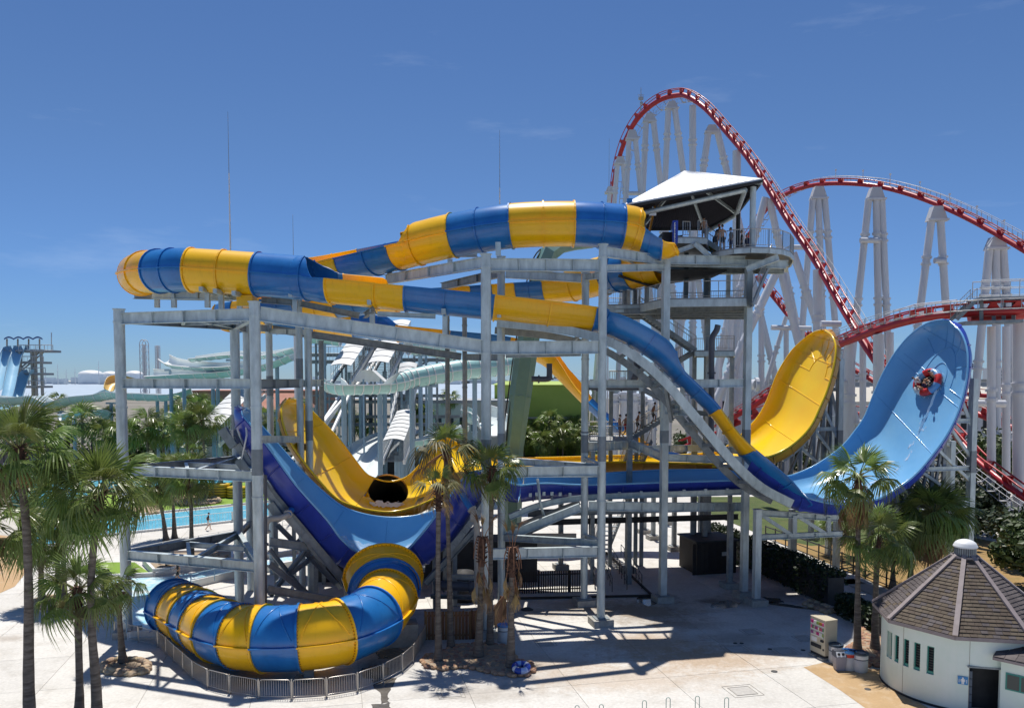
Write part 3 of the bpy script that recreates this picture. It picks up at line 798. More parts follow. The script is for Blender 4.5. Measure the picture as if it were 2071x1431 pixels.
LOW = [(775, 1165, 3.4, 'y', 2.25), (778, 1192, 2.9, 'b', 2.0), (782, 1208, 2.7, 'y', 1.66), (756, 1246, 2.4, 'b', 1.62), (690, 1276, 2.2, 'y', 1.62), (608, 1288, 2.1, 'b', 1.62), (537, 1290, 2.0, 'y', 1.62),
       (487, 1286, 1.95, 'b', 1.6), (447, 1275, 1.9, 'y', 1.58), (421, 1262, 1.85, 'b', 1.57), (398, 1249, 1.8, 'y', 1.57), (371, 1235, 1.75, 'b', 1.56), (350, 1225, 1.7, None, 1.55)]
low = flume(blue, [(G(u, v, z), c, 90, 90, r) for (u, v, z, c, r) in LOW], names=('exit_tube_section', 'exit_tube_section'), bolts=True, ribs=True, N=34, midring=False, fl=.10)
e0 = G(350, 1227, 1.65)
flume(blue, [(e0, 'b', -8, 188, 1.5), (G(334, 1234, 1.35), None, -20, 200, 1.4), (G(318, 1243, 1.05), None, -30, 210, 1.3)], names=('outlet_lip', 'outlet_lip'), N=20, midring=False)

BN = [(495, 826, 48.5), (490, 836, 47), (508, 860, 46.4), (545, 907, 46.6), (596, 977, 46.9), (660, 1049, 47.4), (691, 1090, 47.7), (725, 1116, 48), (770, 1127, 48.3), (817, 1115, 48.6), (849, 1084, 48.9), (877, 1049, 49.1), (905, 1010, 49.4),
      (942, 962, 50), (974, 952, 51), (1010, 968, 52.8), (1053, 981, 54.3), (1106, 977, 55.2), (1186, 980, 55.8), (1345, 975, 56.2), (1515, 970, 56.6)]
BF = [(497, 826, 50), (505, 830, 52), (532, 864, 52.6), (571, 908, 53), (620, 962, 53.3), (667, 1005, 53.6), (700, 1027, 53.8), (740, 1040, 54), (785, 1046, 54.2), (830, 1044, 54.5), (870, 1035, 54.8), (905, 1019, 55), (930, 1003, 55.3),
      (958, 977, 55.8), (985, 960, 56.5), (1018, 957, 57.4), (1060, 962, 58.2), (1110, 961, 58.8), (1212, 957, 59.4), (1345, 950, 60), (1530, 949, 60.3)]
BD = [.25, .6, 1.0, 1.3, 1.45, 1.6, 1.75, 1.9, 1.95, 1.9, 1.75, 1.65, 1.55, 1.45, 1.4, 1.35, 1.3, 1.2, 1.1, 1.0, 1.0]
SB, _p = scoop(blue, BN, BF, BD, [0, 2, 4, 6, 8, 10, 12, 14, 16], 'half_bowl', 'n', near_bias=.25)
SC, _p = scoop(blue, BN[16:], BF[16:], BD[16:], [0, 1, 2, 3, 4], 'return_channel', 'n')
WN = [(1525, 925, 50.2), (1560, 958, 50.3), (1600, 990, 50.5), (1650, 1011, 50.8), (1700, 1018, 51.1), (1770, 1010, 51.6), (1815, 986, 52), (1850, 960, 52.3), (1885, 920, 52.7), (1915, 878, 53), (1940, 825, 53.5), (1955, 765, 54), (1957, 715, 54.6), (1945, 675, 55.6), (1922, 651, 57)]
WF = [(1520, 956, 58.6), (1545, 964, 58.8), (1590, 963, 59), (1620, 954, 59.2), (1655, 937, 59.4), (1700, 905, 59.7), (1730, 870, 60), (1750, 840, 60.2), (1768, 795, 60.4), (1785, 757, 60.5), (1808, 717, 60.5), (1835, 683, 60.3), (1862, 661, 59.9), (1885, 650, 59.2), (1908, 646, 57.6)]
WD = [1.0, 1.05, 1.1, 1.15, 1.2, 1.2, 1.2, 1.2, 1.15, 1.1, 1.05, 1.0, .9, .6, .2]
SW, _p = scoop(blue, WN, WF, WD, [0, 2, 4, 6, 8, 10, 12, 14], 'wave_wall', 'n', kexp=7.0)
def on_surface(S, parent, curves, r, m, nm, off=-.014):
    for cv in curves:
        b = MB(); b.path([S(u, t, off) for u, t in cv], r, 5); b.build(nm, m, parent)
fan = []
cu_, ct_ = 10.3, .5
for k in range(7):
    a = math.pi * (k + .0) / 6
    e = (math.sin(a) * 1.0, math.cos(a))
    fan.append([(cu_ + e[0] * lerp(1.5, 3.3 if abs(e[1]) < .6 else 2.6, q / 10), min(.97, max(.03, ct_ + e[1] * lerp(.19, .46, q / 10)))) for q in range(11)])
fan.append([(cu_ + 1.5 * math.sin(math.pi * q / 24), ct_ + .19 * math.cos(math.pi * q / 24)) for q in range(25)])
fan.append([(cu_ + .7 * math.sin(math.pi * q / 24), ct_ + .10 * math.cos(math.pi * q / 24)) for q in range(25)])
on_surface(SW, _p[5], fan, .03, M['blue_in'], 'joint')

# -------------------------------------------------------------- the rear (yellow) slide
yel = thing('water_slide', 'farther slide with the yellow scoop and the yellow half bowl with dark exit hole', 'water slide', G(785, 1190), 'pair of big half-pipe slides')
REAR = up([(1330, 532, 58.5, 'y', 90, 90, R), (1275, 545, 59.5, 'b', 90, 90, R), (1225, 556, 61, 'y', 90, 90, R), (1160, 570, 62.5, None, 60, 150, R), (1104, 574, 63.2, 'b', 0, 180, R), (1049, 577, 63.8, 'y', 0, 180, R), (1004, 580, 64.3, 'b', 0, 180, R), (961, 583, 64.8, 'y', 0, 180, R), (914, 586, 65.3, 'b', 0, 180, R), (840, 591, 66.2, 'y', 0, 180, R),
           (760, 599, 67, 'b', 0, 180, R), (680, 608, 67.6, 'y', 20, 180, R), (600, 617, 67.8, 'b', 40, 180, R), (540, 624, 68, 'y', 60, 150, R), (495, 629, 68.8, 'b', 60, 150, R), (466, 634, 71, 'y', 60, 150, R), (468, 638, 73.5, 'b', 60, 150, R), (500, 641, 75.6, 'y', 60, 150, R), (560, 644, 76.3, 'b', 40, 150, R),
           (640, 647, 76.5, 'y', 40, 150, R), (718, 652, 76.4, 'b', 60, 140, R), (770, 656, 76.2, None, 30, 140, R), (808, 660, 76, 'y', 0, 180, R), (917, 671, 75.5, 'b', 0, 180, R), (1038, 684, 75, 'y', 0, 180, R), (1108, 708, 74.5, None, 0, 160, R), (1150, 744, 74.2, None, -10, 190, R), (1202, 796, 73.5, 'b', -30, 205, R), (1270, 858, 72.8, 'y', -30, 205, R),
           (1330, 898, 72, 'b', -25, 200, R), (1400, 918, 71, None, -20, 195, R)])
flume(yel, REAR)
YN = [(578, 806, 57.0), (569, 826, 55.4), (574, 862, 55), (594, 905, 55), (634, 958, 55.2), (678, 1005, 55.8), (711, 1021, 56.3), (755, 1032, 56.8), (797, 1034, 57.2), (838, 1024, 57.6), (879, 1007, 58), (920, 985, 58.4), (948, 966, 58.8), (975, 950, 59.5), (1040, 945, 61), (1140, 940, 61.8), (1240, 934, 62.3), (1360, 936, 61.6), (1450, 938, 60.6)]
YF = [(585, 805, 58.5), (612, 815, 60.6), (656, 856, 61.5), (689, 892, 62), (712, 922, 62.4), (738, 955, 62.7), (757, 966, 62.9), (777, 972, 63), (799, 972, 63.2), (824, 963, 63.5), (849, 939, 63.8), (874, 903, 64.2), (903, 885, 64.7), (940, 902, 65.2), (1040, 926, 66), (1140, 924, 66.6), (1240, 921, 67), (1360, 920, 67.6), (1450, 914, 68)]
YD = [.25, .6, .9, 1.0, 1.05, 1.1, 1.15, 1.2, 1.2, 1.2, 1.15, 1.1, 1.1, 1.1, 1.1, 1.1, 1.0, 1.0, 1.0]
# the exit hole lies on the far half of the bowl
Nv = [W(*p) for p in YN]; Fv = [W(*p) for p in YF]
def scoop_pt(u, t):
    a, c = cat(Nv, u), cat(Fv, u); e = .02
    T = ((cat(Nv, u + e) + cat(Fv, u + e)) - (cat(Nv, u - e) + cat(Fv, u - e))).normalized(); Wd = c - a
    nn = -(T.cross(Wd.normalized())).normalized(); x = 2 * t - 1
    return a + Wd * t + nn * (catf(YD, u) * (1 - abs(x) ** 4))
best = min(((PX(scoop_pt(u / 20, t / 40))[0] - 785) ** 2 + (PX(scoop_pt(u / 20, t / 40))[1] - 998) ** 2, u / 20, t / 40) for u in range(120, 200) for t in range(4, 40))
hc = scoop_pt(best[1], best[2])
hn = (scoop_pt(best[1] + .3, best[2]) - scoop_pt(best[1] - .3, best[2])).cross(scoop_pt(best[1], min(best[2] + .08, 1)) - scoop_pt(best[1], best[2] - .08)).normalized()
SY, YP = scoop(yel, YN, YF, YD, [0, 2, 4, 6.0, 10.0, 12, 13, 14], 'half_bowl', 'o', nt=44, per=12, hole={'part': 3, 'c': hc, 'r': 1.55})
SYC, _q = scoop(yel, YN[14:], YF[14:], YD[14:], [0, 1, 2, 3, 4], 'return_channel', 'o')
XN = [(1440, 943, 60.4), (1490, 940, 60), (1542, 926, 60), (1581, 912, 60.2), (1614, 889, 60.5), (1640, 860, 60.8), (1659, 821, 61.2), (1675, 782, 61.6), (1687, 735, 62), (1690, 700, 62.6), (1682, 678, 63.6), (1669, 668, 65.2)]
XF = [(1430, 917, 68), (1465, 905, 68), (1495, 882, 68.1), (1517, 861, 68.3), (1536, 838, 68.5), (1552, 808, 68.7), (1569, 763, 68.9), (1585, 733, 69), (1605, 705, 69), (1628, 684, 68.6), (1648, 671, 67.8), (1661, 667, 66)]
XD = [.9, 1, 1.05, 1.1, 1.1, 1.1, 1.1, 1.05, .95, .8, .55, .2]
SX, XP = scoop(yel, XN, XF, XD, [0, 2, 4, 6, 8, 9.5, 11], 'wave_wall', 'o', kexp=7.0)
fan = []
cu_, ct_ = 7.3, .5
for k in range(7):
    a = math.pi * k / 6
    fan.append([(cu_ + math.sin(a) * lerp(1.0, 2.4, q / 10), ct_ + math.cos(a) * lerp(.17, .44, q / 10)) for q in range(11)])
fan.append([(cu_ + 1.0 * math.sin(math.pi * q / 24), ct_ + .17 * math.cos(math.pi * q / 24)) for q in range(25)])
on_surface(SX, XP[3], fan, .03, M['yellow_in'], 'joint')
# exit tube behind the hole: long, bending down, capped; inside coloured black for its shade
if hn.y > 0: hn = -hn
d = -hn
tp = [hc + d * (.0), hc + d * 1.2, hc + V((-.2, 3.6, -1.9)), hc + V((-1.2, 7.5, -3.0)), hc + V((-3.5, 11, -3.5))]
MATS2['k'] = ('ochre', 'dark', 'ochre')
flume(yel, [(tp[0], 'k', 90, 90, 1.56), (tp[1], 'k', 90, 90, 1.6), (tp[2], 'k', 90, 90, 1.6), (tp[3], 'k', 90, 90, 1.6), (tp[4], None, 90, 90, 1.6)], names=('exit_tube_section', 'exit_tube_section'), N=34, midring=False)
b = MB(); b.cyl(tp[4], tp[4] + (tp[4] - tp[3]).normalized() * .1, 1.62, n=30); b.build('dark_end_cap', M['dark'], yel)  # disc added to close the tube and keep light out

# -------------------------------------------------------------- running water on the shells
def film_mat(name, scale, lo, hi, stretch):
    m = bpy.data.materials.new(name); m.use_nodes = True
    n, l = m.node_tree.nodes, m.node_tree.links
    b = n['Principled BSDF']; b.inputs['Base Color'].default_value = (.86, .90, .93, 1); b.inputs['Roughness'].default_value = .25
    tr = n.new('ShaderNodeBsdfTransparent'); mx = n.new('ShaderNodeMixShader')
    tcd = n.new('ShaderNodeTexCoord'); mpg = n.new('ShaderNodeMapping'); mpg.inputs['Scale'].default_value = stretch
    nz = n.new('ShaderNodeTexNoise'); nz.inputs['Scale'].default_value = scale; nz.inputs['Detail'].default_value = 9; nz.inputs['Roughness'].default_value = .68
    nz.inputs['Distortion'].default_value = .6
    r = n.new('ShaderNodeValToRGB'); r.color_ramp.elements[0].position = lo; r.color_ramp.elements[1].position = hi
    l.new(tcd.outputs['Object'], mpg.inputs[0]); l.new(mpg.outputs[0], nz.inputs['Vector']); l.new(nz.outputs['Fac'], r.inputs[0])
    l.new(r.outputs[0], mx.inputs[0]); l.new(tr.outputs[0], mx.inputs[1]); l.new(b.outputs[0], mx.inputs[2]); l.new(mx.outputs[0], n['Material Output'].inputs[0])
    return m
M['film'] = film_mat('thin_water_foam', .9, .50, .66, (.5, 1.3, 1))
M['film2'] = film_mat('streaky_water_foam', 1.3, .54, .70, (1.6, 1.6, .45))
M['film3'] = film_mat('water_sheet_sky_sheen', .5, .36, .80, (.6, 1.2, 1))  # water film, with the sky's reflection put in as paleness
M['froth'] = film_mat('white_froth', 2.2, .30, .42, (1, 1, 1))
def film(S, parent, u0, u1, t0, t1, m, off=-.025, nu=24, nv=14, name='water_film'):
    b = MB(); vs = []
    for i in range(nu + 1):
        for j in range(nv + 1):
            # ragged outline
            t = lerp(t0, t1, j / nv); u = lerp(u0, u1, i / nu)
            if j in (0, nv): t += random.uniform(-.03, .03)
            if i in (0, nu): u += random.uniform(-.25, .25)
            vs.append(S(u, min(.97, max(.03, t)), off))
    b.add(vs, [(i * (nv + 1) + j, i * (nv + 1) + j + 1, (i + 1) * (nv + 1) + j + 1, (i + 1) * (nv + 1) + j) for i in range(nu) for j in range(nv)], 0, True)
    o = b.build(name, m, parent); stuff(o); return o
film(SB, blue, 6.2, 10.4, .34, .80, M['film3'])
film(SB, blue, 6.6, 10.0, .30, .66, M['film'], -.05)
film(SW, blue, 2.2, 6.2, .10, .50, M['film2'])
film(SW, blue, 5.0, 7.2, .04, .16, M['froth'])
film(SW, blue, 6.0, 9.4, .36, .44, M['film2'])
# trail of water behind the raft
b = MB(); P = [SW(lerp(10.4, 8.2, k / 14), lerp(.44, .40, k / 14) + random.uniform(-.008, .008), -.03) for k in range(15)]
vs = []
for k, p in enumerate(P):
    w_ = .10 + .06 * random.random(); vs += [p + V((-w_, 0, 0)), p + V((w_, 0, 0))]
b.add(vs, [(2 * k, 2 * k + 1, 2 * k + 3, 2 * k + 2) for k in range(14)]); o = b.build('water_trail', M['froth'], blue); stuff(o)
film(SYC if False else SY, yel, best[1] - .75, best[1] + .75, max(.05, best[2] - .30), best[2] - .16, M['froth'], -.06, 16, 6, 'froth')
# ================================================================== STEEL FRAME UNDER THE SLIDES
fr = thing('steel_frame', 'galvanised steel frame of columns and joists carrying the striped slides', 'steel frame', G(984, 1285))
CLM = {}
def column(key, ub, vb, vt, r=.27, square=False, uy=None, band=None, m='steel', block=False, zt=None, parent=None):
    p = G(ub, vb) if uy is None else V((W(ub, 766, uy).x, uy, 0))
    z = ZV(p, vt) if zt is None else zt
    CLM[key] = p; par = parent or fr
    b = MB()
    if square:
        b.box((p.x, p.y, z / 2), (2 * r, 2 * r, z), GA)
    else:
        b.cyl(p, (p.x, p.y, z), r, n=18)
        zz = z - .02
    co = b.build('column', M[m], par)
    b = MB()
    if square: b.box((p.x, p.y, z + .02), (2 * r + .1, 2 * r + .1, .05), GA)
    else:
        for zz in [z - .7 - k * 4.9 for k in range(int(z / 4.9))]:
            b2 = MB(); b2.ring((p.x, p.y, zz), (0, 0, 1), r - .02, r + .035, .1, 18); b2.build('splice_ring', M[m], co)
        b.cyl((p.x, p.y, z), (p.x, p.y, z + .05), r + .06, n=18)
    b.build('top_plate', M[m], co)
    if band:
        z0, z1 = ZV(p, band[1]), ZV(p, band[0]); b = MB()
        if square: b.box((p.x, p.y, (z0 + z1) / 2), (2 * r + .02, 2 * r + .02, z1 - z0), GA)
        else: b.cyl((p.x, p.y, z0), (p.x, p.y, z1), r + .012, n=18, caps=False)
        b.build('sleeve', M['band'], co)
    if block:
        b = MB(); w_ = r * 2 + .75; b.box((p.x, p.y, .2), (w_, w_, .4), GA)
        b.box((p.x, p.y, .43), (2 * r + .35, 2 * r + .35, .05), GA, 1)
        b.build('base_block', [M['concrete_block'], M['steel_dark']], par)
    return p
column('1', 258, 1285, 626, .30, band=None, block=True)
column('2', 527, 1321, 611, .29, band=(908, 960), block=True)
column('1b', 485, 1225, 645, .30, band=(838, 905))
column('1c', 508, 1193, 651, .26, band=(880, 945))
column('1d', 552, 1160, 655, .25, band=(760, 800))
column('1e', 606, 0, 600, .23, uy=55.6, band=(725, 765))
column('1f', 624, 0, 662, .25, uy=56.2, band=(850, 890))
column('1g', 650, 0, 690, .19, uy=62, band=(840, 880), m='steel_dark')
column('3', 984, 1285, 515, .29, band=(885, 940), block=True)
column('3b', 1014, 1224, 520, .25, band=(876, 930))
column('3c', 905, 0, 630, .19, uy=66, band=(836, 870), m='steel_dark')
column('3d', 940, 0, 640, .19, uy=65, band=(838, 880), m='steel_dark')
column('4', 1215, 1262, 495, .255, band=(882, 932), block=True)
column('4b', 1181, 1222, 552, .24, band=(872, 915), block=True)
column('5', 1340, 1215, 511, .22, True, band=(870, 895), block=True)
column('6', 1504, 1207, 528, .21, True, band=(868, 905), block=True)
column('6b', 1529, 1222, 1030, .21, True, block=True)
column('7', 1271, 1180, 690, .17, True, band=(855, 880), m='steel_dark')
column('8', 1424, 1150, 540, .17, True, m='steel_dark')
column('9', 1475, 1188, 1034, .17, True, m='steel_dark', block=True)
for k, (ub, vb, vt) in enumerate(((1269, 1156, 1010), (1303, 1078, 1005), (1321, 1090, 1005), (1363, 1112, 1000), (1431, 1140, 1000), (1416, 1140, 1000), (1134, 1150, 1010), (1345, 1060, 985), (1605, 1130, 1040))):
    column('u%d' % k, ub, vb, vt, .17, True, m='steel_dark', block=True)
for k, (ub, vb, vt) in enumerate(((596, 1180, 1050), (640, 1215, 1095), (630, 1160, 1030), (700, 1225, 1130), (745, 1200, 1100), (880, 1230, 1080), (900, 1190, 1050), (920, 1225, 1070), (560, 1205, 1000), (655, 1180, 1060))):
    column('w%d' % k, ub, vb, vt, .14, True, m='steel_dark')

def at(key, v=None, z=None, dx=0, dy=0):
    p = CLM[key]; zz = ZV(p, v) if z is None else z
    return V((p.x + dx, p.y + dy, zz))
def joist(p, q, h=.6, w=.32, stiff=2, m='steel', trim=.28, name='joist', parent=None):
    d = (q - p).normalized() * trim
    b = MB(); b.ibeam(p + d, q - d, h, w, 0, stiff); return b.build(name, M[m], parent or fr)
def joist_s(p, q, **k): k.setdefault('h', .34); k.setdefault('w', .2); k.setdefault('stiff', 0); k.setdefault('name', 'brace'); return joist(p, q, **k)
# left bay, four levels
for z in (18.45, 14.75, 9.75, 4.8):
    joist(at('1', z=z), at('2', z=z), .66 if z > 18 else .56, .34, 3)
    joist(at('2', z=z - .012), at('1b', z=z - .012), .5, .3, 1)
    joist(at('1b', z=z - .02), at('1c', z=z - .02), .4, .25, 0, 'steel_dark')
    if z > 15 or z < 12:
        joist(at('1', z=z - .016), at('1b', z=z - .016), .52, .3, 3, 'steel_dark')
        a, c = at('1', z=z - .02), at('2', z=z - .02); e = at('1b', z=z - .02)
        joist_s(a.lerp(e, .5), e.lerp(c, .5)); joist_s(a.lerp(c, .5), a.lerp(e, .52))
        joist_s(a.lerp(c, .52), e)
joist(at('2', z=14.72), at('1e', z=14.72), .56, .3, 2, 'band'); joist(at('1e', z=14.7), at('1f', z=14.7), .5, .3, 1); joist(at('1f', z=14.72), at('1g', z=14.72), .5, .3, 1)
joist(at('1c', z=14.7), at('1d', z=14.7), .4, .25, 0)
joist(at('1e', v=888), at('2', v=888), .42, .3, 1); joist(at('1d', v=888), at('1f', v=905), .42, .3, 2, 'steel_dark')
# top line falling with the tube
joist(at('2', v=633), at('3', v=702), .78, .36, 4)
joist(at('1d', v=664), at('3d', v=722), .55, .3, 4, 'steel_dark'); joist(at('3d', v=722), at('3b', v=722), .5, .3, 1, 'steel_dark')
joist(at('1c', v=662), at('1d', v=664), .5, .3, 0)
joist(at('1f', v=672), at('1d', v=670), .4, .25, 1)
for a, va, c, vc, h, st in (('3', 535, '4', 537, .72, 3), ('3b', 553, '4b', 563, .55, 2), ('3', 703, '4', 702, .76, 3), ('3b', 716, '4b', 712, .5, 2), ('4', 509, '5', 528, .6, 1), ('4', 543, '5', 540, .45, 1), ('4b', 560, '4', 556, .4, 1), ('3', 540, '3b', 545, .5, 0),
                            ('5', 525, '6', 527, .6, 2), ('3', 955, '4', 951, .62, 2), ('3b', 930, '4', 945, .42, 2), ('4b', 930, '4', 945, .42, 0), ('3', 1120, '4', 1114, .62, 2), ('3b', 1086, '4', 1098, .42, 2), ('4b', 1085, '4', 1098, .4, 0),
                            ('3b', 1088, '4b', 1022, .55, 2), ('4b', 1022, '5', 1025, .62, 3), ('5', 1025, '9', 1024, .62, 3), ('9', 1024, '6', 1024, .62, 1), ('5', 776, '6', 774, .55, 2), ('4b', 776, '5', 776, .5, 3), ('3', 703, '3b', 708, .5, 0),
                            ('4b', 903, '7', 900, .6, 4), ('7', 895, '5', 925, .55, 2), ('5', 925, '6', 930, .5, 3), ('7', 908, '8', 905, .5, 3), ('8', 905, '6', 912, .45, 2)):
    joist(at(a, v=va), at(c, v=vc), h, .32, st)
joist_s(at('3', v=964, dy=.5), at('4', v=964, dy=.5), h=.12, w=.3)
# cantilever carrying the upper run
P0 = W(776, 566, 57.2); joist(at('3', v=530), P0, .66, .34, 3)
P1 = W(890, 580, 62); joist(at('3b', v=552), P1, .55, .3, 2, 'steel_dark')
for (u, v, Y) in ((788, 548, 56.8), (1007, 490, 50.6), (910, 524, 54.3)):
    p = W(u, v, Y); pb = W(u + 1, v + 26, Y); b = MB(); b.bar(pb, p, .32, .32); b.build('pedestal', M['steel'], fr)
joist(W(788, 545, 56.8), W(838, 536, 57.4), .3, .25, 0); joist(W(908, 514, 53.9), W(970, 515, 56.5), .35, .25, 0)
# saddles and pedestals under the front run
for (u, vt, Yt, vb) in ((318, 592, 55.6, 622), (352, 594, 52.4, 622), (420, 596, 50.6, 622), (448, 600, 50.3, 626), (485, 604, 50.2, 628), (597, 606, 50.3, 636), (753, 622, 50.6, 660), (900, 640, 51.0, 676), (1010, 648, 51.3, 700)):
    Yt += 3.4 if u < 600 else 1.6 if u < 800 else .4
    p = W(u, vt, Yt); q = W(u, vb, Yt)
    b = MB(); b.bar(q, p + V((0, 0, .5)), .3, .3); b.build('pedestal', M['steel'], fr)
    b = MB(); b.bar(p + V((0, -1.2, .25)), p + V((0, 1.2, .25)), .25, .3, 0); b.build('saddle', M['steel'], fr)
joist(W(266, 598, 59.5), W(470, 602, 55.8), .45, .28, 3, 'steel_dark'); joist(W(300, 596, 56), W(505, 600, 54.8), .5, .28, 3)
joist(W(520, 606, 54.5), W(600, 612, 54.5), .4, .25, 1, 'steel_dark'); joist(W(600, 612, 54.5), W(735, 640, 54.5), .4, .25, 1, 'steel_dark')
joist(W(735, 640, 53.5), W(760, 622, 51.2), .35, .25, 0, 'steel_dark'); joist(W(754, 634, 51), W(890, 640, 51.5), .3, .2, 1)
b = MB(); b.box(W(500, 609, 54), (1.0, 1.2, .7)); b.build('saddle_box', M['yellow'], fr)
# box girder curving under the drop
gp = [(1005, 652, 51.2), (1105, 662, 51.4), (1175, 674, 51.2), (1240, 694, 50.6), (1300, 732, 50.2), (1345, 772, 50.0), (1390, 824, 49.9), (1440, 884, 49.8), (1490, 942, 49.7), (1540, 986, 49.8), (1600, 1018, 50.1)]
gw = [W(*p) for p in gp]; b = MB()
fine = [cat(gw, k / 4) for k in range(4 * (len(gw) - 1) + 1)]
for p, q in zip(fine[:-1], fine[1:]):
    b.bar(p, q, .35, .55)
b.build('curved_girder', M['steel'], fr)
fine2 = [p + V((-.2, 3.2, -.3)) for p in fine]; b = MB()
for p, q in zip(fine2[:-1], fine2[1:]): b.bar(p, q, .3, .45)
b.build('curved_girder', M['steel_dark'], fr)
for k in range(8, 40, 3):
    b = MB(); b.bar(fine[k], fine2[k], .16, .22); b.build('cross_bar', M['steel_dark'], fr)
for (u, v, Y, ub, vb) in ((1345, 772, 50.2, 1360, 860), (1440, 884, 50, 1500, 960), (1455, 840, 52, 1380, 830), (1380, 830, 52.2, 1345, 830)):
    joist_s(W(u, v, Y), W(ub, vb, Y + 1.2), h=.3, m='steel_dark')
b = MB(); b.ibeam(W(1345, 826, 53.6), W(1388, 829, 52.2), .7, .4, 0, 2); b.build('joist', M['steel'], fr)
joist(W(1388, 833, 52.3), W(1530, 990, 52.5), .5, .3, 2, 'steel_dark'); b = MB(); b.bar(W(1380, 780, 51), W(1380, 826, 51.6), .28, .28); b.build('pedestal', M['steel'], fr)
joist(W(1292, 730, 55), W(1380, 810, 55.2), .4, .3, 2, 'steel_dark')
# girders and clips under the return channel
for dy, v0, dv in ((-.4, 1010, 0), (3.2, 1000, 0)):
    pts = [W(1030, 1045, 54.4 + dy), W(1090, 1022, 55.2 + dy), W(1160, 1008, 55.8 + dy), W(1260, 1002, 56.2 + dy), W(1380, 998, 56.5 + dy), W(1500, 994, 56.8 + dy)]
    b = MB()
    ff = [cat(pts, k / 3) for k in range(16)]
    for p, q in zip(ff[:-1], ff[1:]): b.ibeam(p, q, .4, .25, 0, 0)
    b.build('curved_girder', M['steel'], fr)
for k in range(15):
    u = 1098 + k * 28; p = SC(lerp(.4, 4, k / 14.0), .03, .35); b = MB(); b.box(p + V((0, -.12, -.05)), (.2, .14, .24)); b.build('clip', M['steel'], fr)
    if k % 2: b = MB(); b.bar(p + V((0, 0, -.35)), p + V((0, 4, -.35)), .12, .2); b.build('cross_bar', M['steel_dark'], fr)
joist(W(1040, 1085, 54), W(1178, 1022, 54.6), .5, .3, 2, 'steel_dark')
joist(W(1040, 1066, 57.5), W(1180, 1012, 58), .35, .25, 2, 'steel_dark')
joist(W(1060, 1038, 58.5), W(1480, 1024, 59.5), .5, .3, 3, 'steel_dark'); joist(W(1100, 1056, 61), W(1500, 1044, 62), .4, .3, 3, 'dark')
# arch hoop over the channel end
b = MB(); b.path([W(1092, 1015, 54.2), W(1090, 990, 54.0), W(1087, 968, 54.4)], .1, 8); b.path([W(1092, 1015, 54.2), W(1100, 1042, 54.6), W(1118, 1056, 55)], .1, 8); b.build('bent_pipe', M['steel'], fr)

# truss right of the last column
T0, T1 = W(1530, 1036, 54.2), W(1712, 1048, 54.6); B0, B1 = W(1530, 1086, 54.2), W(1712, 1078, 54.6)
joist(T0, T1, .42, .3, 2); joist(B0, B1, .36, .3, 2)
for t in (.42, .8):
    p, q = T0.lerp(T1, t), B0.lerp(B1, t); b = MB(); b.bar(q, p, .26, .26); b.build('truss_post', M['steel'], fr)
for a, c in ((.02, .40), (.44, .78)):
    p, q = T0.lerp(T1, a), B0.lerp(B1, c); b = MB(); b.bar(p, q, .2, .24); b.build('brace', M['steel'], fr)
# trestles behind the two scoops
def trestle(S, n0, n1, n, tside, pcol, vt, zb, lab):
    """girders that follow the outside of the scoop, tall post behind, web of braces"""
    for t in (.26, .5, .8):
        pts = [S(lerp(n0, n1, k / 16), t, .36) for k in range(17)]; b = MB()
        for p, q in zip(pts[:-1], pts[1:]): b.bar(p, q, .26, .36)
        b.build('curved_girder', M['steel'], fr)
    base = V((pcol[0], pcol[1], 0))
    for dy in (0, 5.2):
        b = MB(); zt = ZV(base, vt) - dy * .9; b.box((base.x + dy * .27, base.y + dy, zt / 2), (.4, .44, zt), GA); co = b.build('column', M['steel'], fr)
        b = MB(); b.box((base.x + dy * .27, base.y + dy, zt * .62), (.43, .47, 1.5), GA); b.build('sleeve', M['band'], co)
        us = [lerp(n0, n1, k / n) for k in range(n + 1)]
        prev = None
        for k, u in enumerate(us):
            p = S(u, .3 if dy == 0 else .75, .6)
            c = V((base.x + dy * .27, base.y + dy, p.z))
            if k % 2 == 0 and k: joist_s(p, c, h=.3, w=.22, trim=.05)
            if k: b = MB(); b.bar(p, V((c.x, c.y, max(zb, p.z - 2.6))), .17, .2); b.build('brace', M['steel'], fr)
            foot = V((p.x, p.y, zb if k < n * .5 else max(zb, p.z - 6)))
            if k < n - 1: b = MB(); b.bar(foot, p, .22, .22); b.build('truss_post', M['steel_dark'], fr)
            if prev is not None and k < n - 1: b = MB(); b.bar(prev, V((p.x, p.y, p.z - .3)), .16, .18); b.build('brace', M['steel_dark'], fr)
            prev = foot
    joist(V((S(n0, .1).x, base.y, zb + .4)), V((base.x, base.y, zb + .4)), .5, .3, 4, 'steel_dark')
pb = W(1970, 766, 56.0); trestle(SW, 5.0, 11.5, 6, 0, pb, 765, 6.0, 'b')
py_ = W(1699, 766, 63.6); trestle(SX, 3.0, 9.0, 6, 0, py_, 725, 6.5, 'y')
b = MB(); b.box(V((1685, 0, 0)) * 0 + W(1660, 1020, 52.5), (3.6, 2.2, .55)); b.build('saddle_box', M['navy'], fr)
for (u, vb) in ((1600, 1135), (1690, 1098), (1760, 1120), (1860, 1130), (1640, 1090)):
    column('r%d' % u, u, vb, 1030, .2, True, block=True, m='steel_dark')
